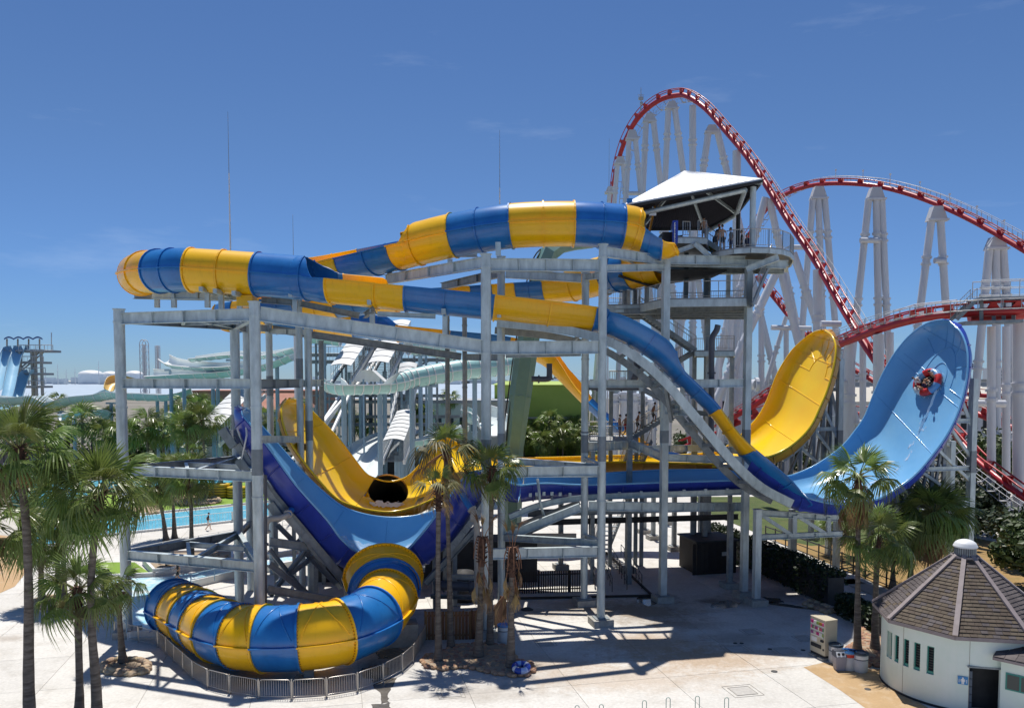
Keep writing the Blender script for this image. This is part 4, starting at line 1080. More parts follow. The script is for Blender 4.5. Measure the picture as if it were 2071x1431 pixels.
# diagonal web under the blue half bowl, left and right of the exit tube
web = [(532, 978, 47.2, 700, 1178, 48.6, .5), (545, 1095, 47, 640, 1108, 48.5, .5), (540, 1190, 46, 720, 1222, 48, .45), (545, 1110, 47.5, 625, 1210, 49, .25), (620, 1110, 49, 545, 1205, 47.5, .25), (545, 1140, 46.5, 640, 1215, 48.5, .35), (560, 1060, 51, 680, 1180, 52, .3), (680, 1090, 52, 560, 1180, 51, .3),
       (600, 1090, 54, 690, 1190, 55, .25), (860, 1180, 50, 970, 1060, 51.5, .4), (850, 1120, 53, 960, 1070, 53.5, .35), (890, 1090, 51, 985, 1080, 51.5, .4), (900, 1165, 50.5, 990, 1168, 51, .3), (870, 1205, 52, 1000, 1208, 52.5, .25), (700, 1150, 55, 860, 1150, 56, .35), (640, 1120, 56, 900, 1110, 57, .3)]
for (u0, v0, Y0, u1, v1, Y1, h) in web:
    joist(W(u0, v0, Y0), W(u1, v1, Y1), h, .28, 0, 'steel_dark', .02, 'brace')
gpts = [SB(u, .16, .42) for u in [1.6 + k * .3 for k in range(16)]]
b = MB()
for p, q in zip(gpts[:-1], gpts[1:]): b.bar(p, q, .4, .4)
b.build('curved_girder', M['steel_dark'], fr)
gpts = [SB(u, .2, .42) for u in [10.5 + k * .3 for k in range(16)]]
b = MB()
for p, q in zip(gpts[:-1], gpts[1:]): b.bar(p, q, .4, .4)
b.build('curved_girder', M['steel_dark'], fr)
for u in (1.8, 3.0, 4.2):
    p = SB(u, .16, .62); b = MB(); b.box(p + V((0, -.25, 0)), (.5, .35, 1.2), 0, 0, Matrix.Rotation(-.6, 3, 'Y')); b.build('bracket', M['steel_dark'], fr)
# white tie rod at the tip
b = MB(); b.path([W(497, 846, 46.8), W(499, 880, 46.2), W(491, 918, 46.4), W(486, 938, 46.8)], .05, 6); b.build('tie_rod', M['rail_white'], fr)

# ------------------------------------------------------------------ water supply pipes
M['pipe_pale'] = mat('pale_pvc_pipe', (.50, .47, .42), .45, col2=(.42, .39, .35), scale=3)
M['pipe_dark'] = mat('dark_slate_pipe', (.075, .08, .10), .4, col2=(.10, .105, .125), scale=2)
def pipe(label, pts, r, m, collars=(), group='water pipes feeding the slides', stub=None):
    P = [W(*p) for p in pts]; lo = min(P, key=lambda p: p.z)
    t = thing('water_pipe', label, 'pipe', lo, group)
    ff = [cat(P, k / 5) for k in range(5 * (len(P) - 1) + 1)]
    b = MB(); b.path(ff, r, 14); b.build('pipe_run', M[m], t)
    for u in collars:
        p = cat(P, u); q = cat(P, min(u + .05, len(P) - 1)); q0 = cat(P, max(u - .05, 0)); b = MB(); b.ring(p, q - q0, r - .02, r + .09, .12, 16); b.build('collar', M[m], t)
    if stub:
        b = MB(); b.path([W(*p) for p in stub], r * 1.05, 14); b.build('inlet', M['blue'], t)
pipe('pale bent pipe entering the left side of the blue half bowl', [(538, 1078, 46.4), (538, 1060, 46.4), (546, 1049, 46.4), (565, 1047, 46.5), (580, 1042, 46.7), (583, 1036, 47)], .17, 'pipe_pale', (.2, 4.6), stub=[(582, 1040, 46.8), (590, 1030, 47.3)])
pipe('pale elbow pipe on the right flank of the blue half bowl', [(953, 1027, 48.8), (958, 1036, 48.7), (957, 1050, 48.7), (964, 1062, 48.8), (966, 1220, 49)], .2, 'pipe_pale', (.3, 2.8), stub=[(935, 1000, 49.6), (944, 1016, 49.1), (953, 1028, 48.8)])
pipe('tall dark slate pipe with a bent top standing against the stair tower', [(1452, 657, 56), (1449, 668, 56), (1440, 685, 56), (1439, 720, 56), (1439, 800, 56), (1438, 930, 56)], .2, 'pipe_dark', (3.5,))
pipe('dark pipe running level behind the right front column then up an elbow', [(1180, 782, 57), (1232, 782, 57), (1270, 782, 56.8), (1292, 782, 56.6)], .24, 'pipe_dark', (.5, 1.6))
pipe('upright dark elbow pipe with a tan top beside the curved girder', [(1288, 730, 56), (1288, 750, 56), (1284, 764, 56), (1279, 775, 56.2)], .24, 'pipe_dark', (.6,))
pipe('low dark pipe lying behind the wooden fence', [(880, 1184, 50.5), (915, 1184, 50.5), (950, 1186, 50.6), (985, 1188, 50.8)], .3, 'pipe_dark', (.5, 2.0))
pipe('dark vertical pipe beside the second left column', [(1074 / 2, 960, 45.5), (1074 / 2, 1100, 45.5), (1074 / 2, 1225, 45.5)], .09, 'pipe_dark', (1,))
pipe('brown hanging pipe bracket below the green leg', [(1075, 766, 62), (1108, 766, 62), (1111, 758, 62), (1111, 735, 62)], .22, 'pipe_dark', (.4, 1.4))
# ================================================================== START TOWER
def railing(parent, pts, h=1.05, step=.16, m='rail', post=1.5, name='railing', r=.018, double=False):
    """posts, top and bottom rail, thin balusters"""
    b = MB(); P = [V(p) for p in pts]; Z = V((0, 0, 1))
    for p, q in zip(P[:-1], P[1:]):
        L = (q - p).length
        if L < .05: continue
        b.cyl(p + Z * h, q + Z * h, r * 1.7, n=6); b.cyl(p + Z * .12, q + Z * .12, r * 1.1, n=4)
        if double: b.cyl(p + Z * h * .55, q + Z * h * .55, r * 1.1, n=4)
        n = max(1, round(L / post))
        for k in range(n + 1): c = p.lerp(q, k / n); b.cyl(c, c + Z * h, r * 1.5, n=5)
        if step:
            n = max(1, round(L / step))
            for k in range(n): c = p.lerp(q, (k + .5) / n); b.cyl(c + Z * .12, c + Z * h, r * .62, n=4, caps=False)
    return b.build(name, M[m], parent)
def stairs(parent, p, q, wd, n=12, m='steel_dark', rail=True, tread_m=None, both=True):
    """flight from p down to q, wd = vector across the flight"""
    p, q, wd = V(p), V(q), V(wd); b = MB()
    for o in (V((0, 0, 0)), wd): b.bar(p + o, q + o, .08, .32)
    st = b.build('stringer', M[m], parent)
    b = MB(); run = V((q.x - p.x, q.y - p.y, 0)); rl = run.length / n; ru = run.normalized()
    for k in range(n):
        c = p.lerp(q, (k + .5) / n) + wd * .5
        b.box(c + V((0, 0, .02)), (rl * 1.15, wd.length * .96, .05), 0, 0, Matrix((ru, wd.normalized(), V((0, 0, 1)))).transposed())
    b.build('treads', M[tread_m or m], parent)
    if rail:
        railing(parent, [p, q], 1.05, .2); 
        if both: railing(parent, [p + wd, q + wd], 1.05, .2)
    return st
M['deck'] = mat('grey_deck', (.30, .31, .31), .8, col2=(.36, .37, .37), scale=2)
M['yellow_step'] = mat('yellow_step_grating', (.40, .34, .06), .7)
tw = thing('slide_tower', 'open steel stair tower with railed decks under a white roof', 'tower', G(1424, 1150))
ORG_T = tw
for nm in ('C',): pass
def deck(pl, z, th=.14, fascia=.42, m='deck', rails=(), name='deck'):
    b = MB(); b.slab([(p.x, p.y) for p in pl], z - th, z); d = b.build(name, M[m], tw)
    b = MB(); n = len(pl)
    for k in range(n):
        p, q = pl[k], pl[(k + 1) % n]; e = (q - p).normalized() * .02
        b.bar(V((p.x, p.y, z - .1 - fascia / 2)) + e, V((q.x, q.y, z - .1 - fascia / 2)) - e, .1, fascia)
    b.build('fascia', M['steel'], tw)
    return d
def pz(u, Y, z): p = W(u, 766, Y); return V((p.x, p.y, z))
Z1 = 23.55
top = [pz(1433, 56.2, Z1), pz(1452, 54.8, Z1), pz(1480, 53.8, Z1), pz(1514, 53.3, Z1), pz(1550, 53.5, Z1), pz(1578, 54.1, Z1), pz(1593, 55.2, Z1), pz(1600, 57, Z1), pz(1594, 60, Z1), pz(1570, 63, Z1), pz(1470, 64.5, Z1), pz(1400, 64, Z1), pz(1400, 58, Z1)]
deck(top, Z1, fascia=.3)
railing(tw, [p.copy() for p in top[1:10]], 1.15, .15)
Z0 = 24.5
lp = [pz(1338, 54.9, Z0), pz(1425, 55.4, Z0), pz(1428, 57.4, Z0), pz(1424, 63.5, Z0), pz(1300, 63.5, Z0), pz(1296, 56.5, Z0)]
deck(lp, Z0, fascia=.35, name='launch_deck')
railing(tw, [lp[0].lerp(lp[1], .45), lp[0].lerp(lp[1], .62)], 1.0, .12); railing(tw, [lp[0].lerp(lp[1], .8), lp[1]], 1.1, .2)
stairs(tw, pz(1427, 57.2, Z0), pz(1462, 56.2, Z1), V((.5, 2.3, 0)), 5, 'steel', True, 'yellow_step')
b = MB(); b.ibeam(W(1405, 492, 55), W(1436, 520, 55), .35, .2, 0, 0); b.build('stringer', M['steel'], tw)
b = MB(); b.ibeam(W(1322, 526, 55.2), W(1404, 496, 55.2), .3, .2, 0, 0); b.build('brace', M['steel'], tw)
for (a, c, h) in ((W(1345, 530, 55.6), W(1590, 535, 55.2), .55), (W(1345, 545, 60), W(1585, 548, 60), .45), (W(1510, 545, 54.6), W(1575, 520, 53.9), .4), (W(1590, 532, 55.4), W(1590, 545, 60), .4), (W(1240, 512, 57.5), W(1345, 548, 58.5), .5)):
    b = MB(); b.ibeam(a, c, h, .28, 0, 2); b.build('joist', M['steel'], tw)
# launch screen and black start box
b = MB(); b.bar(W(1338, 496, 54.6), W(1366, 478, 56), 1.1, .08); b.build('start_ramp', M['dark'], tw)
b = MB(); p0, p1 = W(1358, 474, 54.9), W(1369, 476, 54.9); b.box((p0 + p1) / 2, (.35, 2.4, 1.45), rad(-8)); sb = b.build('wave_panel', M['navy'], tw)
b = MB()
for k in range(7):
    z = (p0 + p1).z / 2 - .55 + k * .18; x = (p0.x + p1.x) / 2 + .19
    b.path([V((x - .40 + .03 * math.sin(j * 1.7 + k), p0.y - 1.22, z - .2 + j * .06 + .05 * math.sin(j + k * 2))) for j in range(6)], .022, 4)
b.build('wave_stripes', M['white'], sb)
b = MB(); b.box(W(1350, 487, 55.3), (.9, 1.6, .9)); b.build('start_box', M['dark'], tw)
# sign plate on a stalk under the roof
b = MB(); b.bar(W(1320, 418, 54.6), W(1320, 431, 54.6), .07, .07); b.build('stalk', M['rail'], tw)
b = MB(); b.box(W(1320, 432, 54.6), (.46, .08, .26)); b.build('sign_plate', M['white'], tw)
# storey below
Z2 = 20.45
l2 = [pz(1228, 60, Z2), pz(1292, 59.6, Z2), pz(1340, 55.5, Z2), pz(1506, 54.7, Z2), pz(1512, 58, Z2), pz(1505, 66, Z2), pz(1250, 67, Z2)]
deck(l2, Z2, fascia=.5)
for pr in ((0, 1), (1, 2), (3, 4)): railing(tw, [l2[pr[0]], l2[pr[1]]], 1.05, .16)
railing(tw, [l2[2].lerp(l2[3], .05), l2[2].lerp(l2[3], .98)], 1.1, 0)
railing(tw, [pz(1345, 62, Z2), pz(1420, 62, Z2)], 1.05, .16); railing(tw, [pz(1430, 61, Z2), pz(1502, 60.4, Z2)], 1.05, .16); railing(tw, [pz(1225, 66, Z2), pz(1350, 66.5, Z2)], 1.05, .16)
for k in range(4):
    b = MB(); y = 57 + k * 2.6; b.ibeam(pz(1240 + k * 8, max(60, y), Z2 - .55), pz(1506, y, Z2 - .55), .4, .25, 0, 2); b.build('joist', M['steel_dark'], tw)
for (u, Y) in ((1262, 60.5), (1283, 62), (1306, 63), (1385, 60), (1425, 60.5), (1428, 63), (1270, 66), (1470, 65)):
    b = MB(); p = pz(u, Y, Z2); b.bar(p, V((p.x, p.y, Z0 - .3)), .3, .3); b.build('post', M['steel_dark'], tw)
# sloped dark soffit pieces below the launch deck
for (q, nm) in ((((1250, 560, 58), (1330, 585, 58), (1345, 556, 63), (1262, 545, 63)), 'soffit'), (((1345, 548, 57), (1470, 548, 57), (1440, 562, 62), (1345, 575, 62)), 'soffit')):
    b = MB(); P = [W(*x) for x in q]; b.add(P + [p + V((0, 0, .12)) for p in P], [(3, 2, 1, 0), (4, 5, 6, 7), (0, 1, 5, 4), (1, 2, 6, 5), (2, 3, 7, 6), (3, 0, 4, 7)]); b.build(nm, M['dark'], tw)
# the solid-backed flight at the right
p, q = W(1556, 536, 58.2), W(1519, 622, 55.2); wd = V((.55, 2.2, 0))
b = MB(); n = 13
for k in range(n):
    a, c = p.lerp(q, k / n), p.lerp(q, (k + 1) / n); c2 = V((c.x, c.y, a.z))
    b.add([a - wd, a + wd, c2 + wd, c2 - wd, c + wd, c - wd], [(0, 1, 2, 3), (3, 2, 4, 5), (3, 2, 1, 0), (5, 4, 2, 3)])
b.build('closed_flight', mat('slate_stair_sheet', (.10, .125, .155), .5, .3), tw)
b = MB(); b.bar(p - wd, q - wd, .1, .3); b.bar(p + wd, q + wd, .1, .3); b.build('stringer', M['steel_dark'], tw)
railing(tw, [p - wd, q - wd], 1.1, .2)
# flights zig-zagging down
def fl(u0, v0, Y0, u1, v1, Y1, wy, n, both=True): stairs(tw, W(u0, v0, Y0), W(u1, v1, Y1), V((0, wy, 0)), n, both=both)
fl(1292, 628, 61, 1408, 708, 61, 1.6, 18)
ld = [pz(1405, 60.6, W(1408, 708, 61).z), pz(1484, 60.6, 0), pz(1484, 64.6, 0), pz(1405, 64.6, 0)]; z = ld[0].z
for p in ld: p.z = z
deck(ld, z, fascia=.35); railing(tw, [ld[0].lerp(ld[1], .25), ld[1], ld[2]], 1.05, .16); railing(tw, [ld[3], ld[2]], 1.05, .16)
fl(1405, 712, 63.4, 1296, 778, 63.4, 1.5, 16)
z = W(1296, 778, 62).z; ld = [pz(1232, 60.8, z), pz(1300, 60.8, z), pz(1300, 65.2, z), pz(1232, 65.2, z)]
deck(ld, z, fascia=.35); railing(tw, [ld[0], ld[1].lerp(ld[0], .1)], 1.05, .16); railing(tw, [ld[3], ld[2]], 1.05, .16)
fl(1296, 783, 61, 1378, 826, 61, 1.5, 14)
z = W(1378, 826, 62).z; ld = [pz(1374, 60.8, z), pz(1410, 60.8, z), pz(1410, 65, z), pz(1374, 65, z)]
deck(ld, z, fascia=.3); railing(tw, [ld[0], ld[1], ld[2]], 1.05, .16)
fl(1376, 828, 63.2, 1282, 884, 63.2, 1.6, 15); STAIR = (W(1376, 828, 63.6), W(1282, 884, 63.6))
z = W(1282, 884, 63).z; ld = [pz(1192, 60, z), pz(1290, 60, z), pz(1290, 66, z), pz(1192, 66, z)]; LANDZ = z
deck(ld, z, fascia=.4, m='deck'); railing(tw, [ld[0], ld[1].lerp(ld[0], .12)], 1.05, .16); railing(tw, [ld[0], ld[3], ld[2]], 1.05, .16)
p, q = W(1278, 888, 61), W(1205, 1000, 66); stairs(tw, q.lerp(p, 1) + V((0, 0, -.1)), V((q.x, 70, .1)), V((1.5, 0, 0)), 22)
for (u, Y, zt) in ((1200, 60.4, z), (1288, 65.5, z), (1196, 65.6, z), (1404, 64.6, 17), (1480, 64.4, 17.2), (1300, 65, 14.2), (1236, 65, 14.2), (1408, 65, 12)):
    b = MB(); p = pz(u, Y, 0); b.bar(p, V((p.x, p.y, zt)), .3, .3); b.build('post', M['steel_dark'], tw)
# roof
A = W(1262, 416, 54.2); Bp = W(1541, 364, 53); P = W(1385, 348, 58.5); C_ = W(1426, 461, 63); E_ = W(1492, 428, 62.5); D_ = W(1292, 462, 61.5)
M['roof_white'] = mat('white_roof_sheet', (.82, .83, .83), .45, col2=(.76, .77, .78), scale=.6)
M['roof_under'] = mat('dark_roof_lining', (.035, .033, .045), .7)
rim = [A, Bp, E_, C_, D_]
up_ = V((0, 0, .10))
for i in range(5):
    p, q = rim[i], rim[(i + 1) % 5]; b = MB(); b.add([p, q, P, p + up_, q + up_, P + up_], [(3, 4, 5), (0, 1, 4, 3)])
    rp_ = b.build('roof_panel', M['roof_white'], tw)
    b = MB(); b.add([p, q, P], [(2, 1, 0)])
    for k in range(1, 26):                      # ribs of the lining
        a = p.lerp(q, k / 26); t = 1 - abs(2 * k / 26 - 1) * .999; e = a.lerp(P, min(.96, t if False else 1 - abs(2 * k / 26 - 1)))
        b.bar(a - V((0, 0, .03)), a.lerp(P, .97) - V((0, 0, .03)), .05, .06)
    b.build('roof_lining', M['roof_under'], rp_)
    b = MB()
    for k in range(1, 18):
        a = p.lerp(q, k / 18); b.bar(a + up_, a.lerp(P, .985) + up_, .035, .035)
    b.build('standing_seam', M['roof_white'], rp_)
    b = MB(); b.bar(p - V((0, 0, .09)), q - V((0, 0, .09)), .14, .16); b.build('eave_gutter', M['dark'], tw)
for i in range(5):
    b = MB(); b.bar(rim[i] - V((0, 0, .2)), P - V((0, 0, .25)), .14, .22); b.build('hip_rafter', M['steel'], tw)
b = MB(); b.cyl(A + V((1.0, .5, -.45)), Bp + V((-.9, .6, -.5)), .16, n=10); b.build('eave_beam', M['steel'], tw)
b = MB(); b.cyl(Bp + V((-.9, .6, -.5)), E_ + V((-.3, -.6, -.4)), .16, n=10); b.build('eave_beam', M['steel'], tw)
b = MB(); b.cyl(E_ + V((-.3, -.6, -.4)), C_ + V((0, -.4, -.4)), .14, n=10); b.build('eave_beam', M['steel'], tw)
for (u, vt, Y, r, m) in ((1517, 378, 54, .2, 'steel'), (1488, 432, 61, .16, 'dark'), (1300, 455, 60.5, .14, 'steel_dark')):
    p = pz(u, Y, Z1 - .2 if u > 1430 else Z0 - .2); zt = ZV(p, vt); b = MB(); b.cyl(p, (p.x, p.y, zt), r, n=12); b.build('roof_post', M[m], tw)
b = MB(); b.cyl(W(1313, 470, 57), W(1324, 418, 55.2), .09, n=8); b.build('roof_post', M['ochre'], tw)
b = MB(); b.box(W(1273, 407, 54.4), (.34, .3, .32)); b.build('blue_hood', M['blue'], tw)

# ------------------------------------------------------------------ the green arm behind
M['sage'] = mat('sage_green_steel', (.155, .29, .255), .45, col2=(.185, .335, .295), scale=.7, bump=.02)
gt = thing('ride_mast', 'thick pale green faceted mast of a ride leaning behind the frame', 'ride mast', pz(1038, 68, 0))
cl = [pz(1034, 68, 0), W(1040, 905, 68), W(1052, 800, 68), W(1066, 700, 68), W(1084, 600, 68), W(1096, 545, 68), W(1110, 512, 68.3), W(1134, 496, 69), W(1165, 492, 70), W(1200, 490, 71)]
b = MB(); rr = [.78, .78, .93, .93, .86, .86, .8, .72, .6, .5]; b.path(cl, rr, 6, smooth=False); b.build('mast_tube', M['sage'], gt)
b = MB(); ff = [cat(cl, k / 3) + V((-1.0, -.25, 0)) for k in range(3, 20)]; b.path(ff, .06, 5); b.path([p + V((.3, 0, 0)) for p in ff], .06, 5); b.build('cable_ladder', M['dark'], gt)
b = MB()
for k in (1.0, 2.0, 3.0, 4.0):
    p = cat(cl, k); b.ring(p, cat(cl, k + .05) - cat(cl, k - .05), .7, catf(rr, k) + .02, .06, 6)
b.build('weld_band', M['sage'], gt)
b = MB(); p = pz(1034, 68, 0); b.box((p.x, p.y, .5), (4, 4, 1)); b.build('plinth', M['concrete_block'], gt)
# ================================================================== ROLLER COASTER
rc = thing('roller_coaster', 'huge roller coaster with red track on tall white tube supports', 'roller coaster', pz(1650, 118, 0))
M['cap'] = mat('grey_cap_paint', (.55, .56, .58), .45)
M['catwalk'] = mat('catwalk_grey', (.45, .46, .48), .5, .2)
def track(pts, per=6, r=.46, off=1.15, gauge=.4, ties=2.6, rail_r=.085, cat_side=None, m='red', nm='track'):
    P = [W(*p) for p in pts]; n1 = len(P) - 1; N = per * n1
    us = [n1 * k / N for k in range(N + 1)]; C = [cat(P, u) for u in us]
    fr_ = []
    for k, p in enumerate(C):
        t = (C[min(k + 1, N)] - C[max(k - 1, 0)]).normalized(); sd = t.cross(V((0, 0, 1))).normalized(); fr_.append((p, t, sd, sd.cross(t).normalized()))
    b = MB(); b.path(C, r, 10); sp = b.build('spine_tube', M[m], rc)
    for s_ in (-1, 1):
        b = MB(); b.path([p + u * off + sd * gauge * s_ for p, t, sd, u in fr_], rail_r, 6); b.build('rail', M[m], rc)
    acc = 0; b = MB()
    for k in range(N):
        L = (C[k + 1] - C[k]).length; acc += L
        if acc >= ties:
            acc = 0; p, t, sd, u = fr_[k]
            for s_ in (-1, 1):
                a = p + u * r * .7; e = p + u * off + sd * gauge * s_
                b.add([a - t * .55, a + t * .55, e + t * .16, e - t * .16, a - t * .55 + sd * .12, a + t * .55 + sd * .12, e + t * .16 + sd * .12, e - t * .16 + sd * .12], [(0, 1, 2, 3), (7, 6, 5, 4), (0, 4, 5, 1), (1, 5, 6, 2), (2, 6, 7, 3), (3, 7, 4, 0)])
            b.bar(p + u * off - sd * gauge, p + u * off + sd * gauge, .12, .12)
    stuff(b.build('cross_ties', M[m], rc))
    if cat_side is not None:
        s_, du = cat_side; b = MB()
        for e in (0, .75):
            for h in (0, .9):
                b.path([p + u * (du) + sd * (s_ + e * (1 if s_ > 0 else -1)) + V((0, 0, h)) for p, t, sd, u in fr_], .032, 4)
        acc = 0
        for k in range(N):
            acc += (C[k + 1] - C[k]).length
            if acc > 1.5:
                acc = 0; p, t, sd, u = fr_[k]; a = p + u * du + sd * s_; c = a + sd * .75 * (1 if s_ > 0 else -1)
                b.bar(a, c, .5, .05); b.bar(a, a + V((0, 0, .9)), .05, .05); b.bar(c, c + V((0, 0, .9)), .05, .05); 
                if k % 3 == 0: b.bar(p + u * .2, a, .1, .1)
        stuff(b.build('catwalk', M['catwalk'], rc))
    return sp
track([(1236, 440, 175), (1239, 390, 172), (1247, 340, 169), (1262, 290, 166), (1283, 250, 163), (1308, 221, 160), (1338, 201, 157), (1370, 193, 154), (1392, 196, 151), (1427, 220, 146), (1469, 267, 140), (1511, 317, 134), (1553, 380, 127), (1595, 448, 120), (1646, 523, 112), (1688, 595, 105), (1730, 666, 98), (1763, 717, 94), (1800, 770, 90), (1840, 815, 87)], cat_side=(-1.5, -.9))
track([(1500, 500, 150), (1520, 465, 146), (1545, 430, 141), (1572, 403, 136), (1610, 384, 131), (1655, 373, 126), (1710, 371, 121), (1770, 376, 117), (1830, 390, 113), (1890, 411, 109), (1950, 438, 105), (2010, 470, 101), (2071, 506, 97), (2140, 550, 93)], cat_side=(-1.2, .3), r=.33, off=.7, ties=2.8, rail_r=.06)
track([(1470, 850, 118), (1520, 822, 113), (1570, 790, 108), (1630, 745, 101), (1690, 702, 94), (1740, 680, 89), (1790, 662, 85), (1850, 646, 81), (1910, 637, 78), (1970, 632, 76), (2030, 629, 75), (2120, 626, 74)], r=.4, off=.85, ties=1.6, cat_side=(1.2, .1))
track([(1530, 560, 170), (1568, 605, 165), (1600, 645, 160), (1640, 688, 155), (1690, 726, 150), (1750, 760, 145), (1800, 790, 140)], r=.45, ties=2.2)
track([(1900, 850, 88), (1935, 884, 84), (1975, 930, 80), (2010, 960, 77), (2060, 998, 74), (2110, 1030, 71)], r=.32, off=.9, cat_side=(1.0, -.7))
track([(1690, 834, 120), (1760, 838, 118), (1850, 830, 115), (1930, 822, 112), (1980, 838, 108), (2040, 862, 104), (2100, 880, 100)], r=.4)
track([(1920, 792, 150), (1990, 800, 148), (2080, 802, 146)], r=.4)
track([(1380, 905, 130), (1440, 880, 126), (1500, 852, 122), (1560, 832, 120), (1620, 828, 118)], r=.35)
# big red pipe and brake platform at the right
b = MB(); b.cyl(W(1960, 640, 77), W(2130, 628, 75.5), .62, n=14); b.build('torque_tube', M['red'], rc)
def platform_coaster():
    b = MB(); b.bar(W(1975, 606, 75.5), W(2130, 602, 74.5), 1.6, .3); b.build('platform', M['steel_dark'], rc)
    for s_ in (-.7, .7):
        p, q = W(1975, 604, 75.5), W(2130, 600, 74.5); railing(rc, [p + V((0, s_, .1)), q + V((0, s_, .1))], 1.5, 0, 'rail_white', 1.6, r=.03, double=True)
    p, q = W(1976, 606, 75), W(1935, 646, 75.5); stairs(rc, p, q, V((0, 1.1, 0)), 10, 'steel_dark', True)
    for u in (1985, 2010, 2030, 2050):
        b = MB(); b.bar(W(u, 606, 75.2), W(u, 652, 75.4), .28, .28); b.build('hanger', M['steel_dark'], rc)
    b = MB(); b.bar(W(1945, 654, 75.6), W(2060, 650, 75), 1.8, .3); b.build('platform', M['steel_dark'], rc)
    railing(rc, [W(1790, 655, 84.5), W(1850, 636, 80.8), W(1935, 628, 77)], 1.0, 0, 'rail_white', 2, r=.03)
platform_coaster()
# supports
def leg(u0, v0, u1, v1, Y, r, Y1=None, every=9.0, zt=None):
    T = W(u0, v0, Y); Lw = W(u1, v1, Y1 or Y); d = Lw - T
    if d.z > -.5: d = V((0, 0, -1))
    B = T + d * (T.z / -d.z)
    r *= .76
    b = MB(); b.cyl(T, B, r, n=14, caps=False); lg = b.build('leg', M['white_col'], rc)
    L = (B - T).length; dn = (B - T).normalized()
    for k in range(1, int(L / every) + 1):
        c = T + dn * (k * every - every * .45)
        b = MB(); b.ring(c, dn, r - .02, r + .16, .28, 14); b.build('collar', M['white_col'], lg)
        b = MB(); b.ring(c + dn * .9, dn, r - .02, r + .16, .28, 14); b.build('collar', M['white_col'], lg)
def cap(u, v0, v1, Y, w0, w1):
    p, q = W(u, v0, Y), W(u, v1, Y); b = MB()
    for s0, s1 in ((-.5, .5),):
        a, c, th = w0 / 2, w1 / 2, .6
        b.add([p + V((-a, -th, 0)), p + V((a, -th, 0)), p + V((a, th, 0)), p + V((-a, th, 0)), q + V((-c, -th, 0)), q + V((c, -th, 0)), q + V((c, th, 0)), q + V((-c, th, 0))], [(0, 1, 2, 3), (7, 6, 5, 4), (0, 4, 5, 1), (1, 5, 6, 2), (2, 6, 7, 3), (3, 7, 4, 0)])
    b.build('saddle_cap', M['cap'], rc)
    b = MB(); b.box(q + V((0, -.65, .2)), (w1 + .2, .1, .25)); b.build('cap_plate', M['white_col'], rc)
for (cu, cv0, cv1, Y, legs, r) in (
    (1358, 204, 222, 154, ((1352, 216, 1345, 368), (1364, 216, 1382, 347)), .72), (1313, 228, 248, 158, ((1307, 240, 1300, 393), (1321, 240, 1336, 372)), .72), (1278, 262, 284, 162, ((1272, 280, 1266, 410), (1285, 280, 1296, 393)), .65),
    (1254, 316, 334, 166, ((1249, 330, 1242, 414), (1260, 330, 1264, 380)), .62), (1235, 376, 392, 170, ((1233, 388, 1231, 414),), .6), (1439, 252, 270, 145, ((1433, 266, 1421, 351), (1450, 262, 1472, 355)), .75),
    (1655, 376, 404, 125, ((1644, 402, 1624, 641), (1655, 400, 1662, 600), (1668, 402, 1688, 640)), .62), (1770, 378, 406, 116, ((1757, 402, 1730, 660), (1772, 400, 1777, 660), (1783, 402, 1797, 717)), .62),
    (1894, 416, 448, 108, ((1884, 443, 1861, 624), (1902, 443, 1913, 620)), .62), (2014, 478, 506, 101, ((2001, 500, 1980, 720), (2014, 500, 2016, 800), (2028, 500, 2046, 740)), .62)):
    cap(cu, cv0 + 2, cv1, Y, 1.2, 2.5)
    for (a, b_, c, d) in legs: leg(a, b_, c, d, Y, r)
for (u, vt, Y, r) in ((1401, 214, 151, .82), (1490, 305, 137, .9), (1654, 545, 110, .82), (1777, 676, 86, .72), (1800, 672, 90, .5), (1718, 690, 92, .78), (2062, 648, 78, .8), (1700, 705, 96, .5), (1745, 655, 100, .5), (1505, 600, 120, .6), (1478, 640, 122, .6), (1540, 640, 128, .6), (1455, 700, 118, .55), (1590, 660, 124, .5), (2005, 660, 78, .5), (2035, 660, 84, .5), (1618, 700, 130, .5)):
    leg(u, vt, u, vt + 100, Y, r, every=11)
for (a, b_, c, d, Y, r) in ((1568, 555, 1528, 640, 112, .72), (1578, 540, 1622, 720, 113, .72), (1604, 511, 1648, 640, 116, .7), (1548, 400, 1526, 480, 126, .7), (1556, 402, 1590, 560, 126, .7), (1500, 690, 1462, 860, 112, .62), (1706, 770, 1745, 900, 92, .62), (1668, 790, 1662, 900, 96, .5), (1480, 600, 1440, 800, 125, .62), (1590, 640, 1572, 700, 130, .45)):
    leg(a, b_, c, d, Y, r)
for (a, b_, c, d, Y) in ((1334, 372, 1346, 372, 156), (1890, 527, 1912, 527, 107), (1740, 486, 1778, 486, 115), (1560, 662, 1640, 664, 122), (1660, 654, 1700, 655, 100), (1960, 815, 2032, 816, 82), (1600, 500, 1650, 500, 124), (1270, 391, 1300, 391, 160)):
    b = MB(); b.cyl(W(a, b_, Y), W(c, d, Y), .38, n=10); b.build('cross_tube', M['white_col'], rc)
b = MB(); b.cyl(W(1514, 777, 100), W(1532, 777, 98), .62, n=14); b.ring(W(1530, 777, 98.2), V((1, 0, 0)), .5, .85, .4, 14); b.build('cross_tube', M['white_col'], rc)
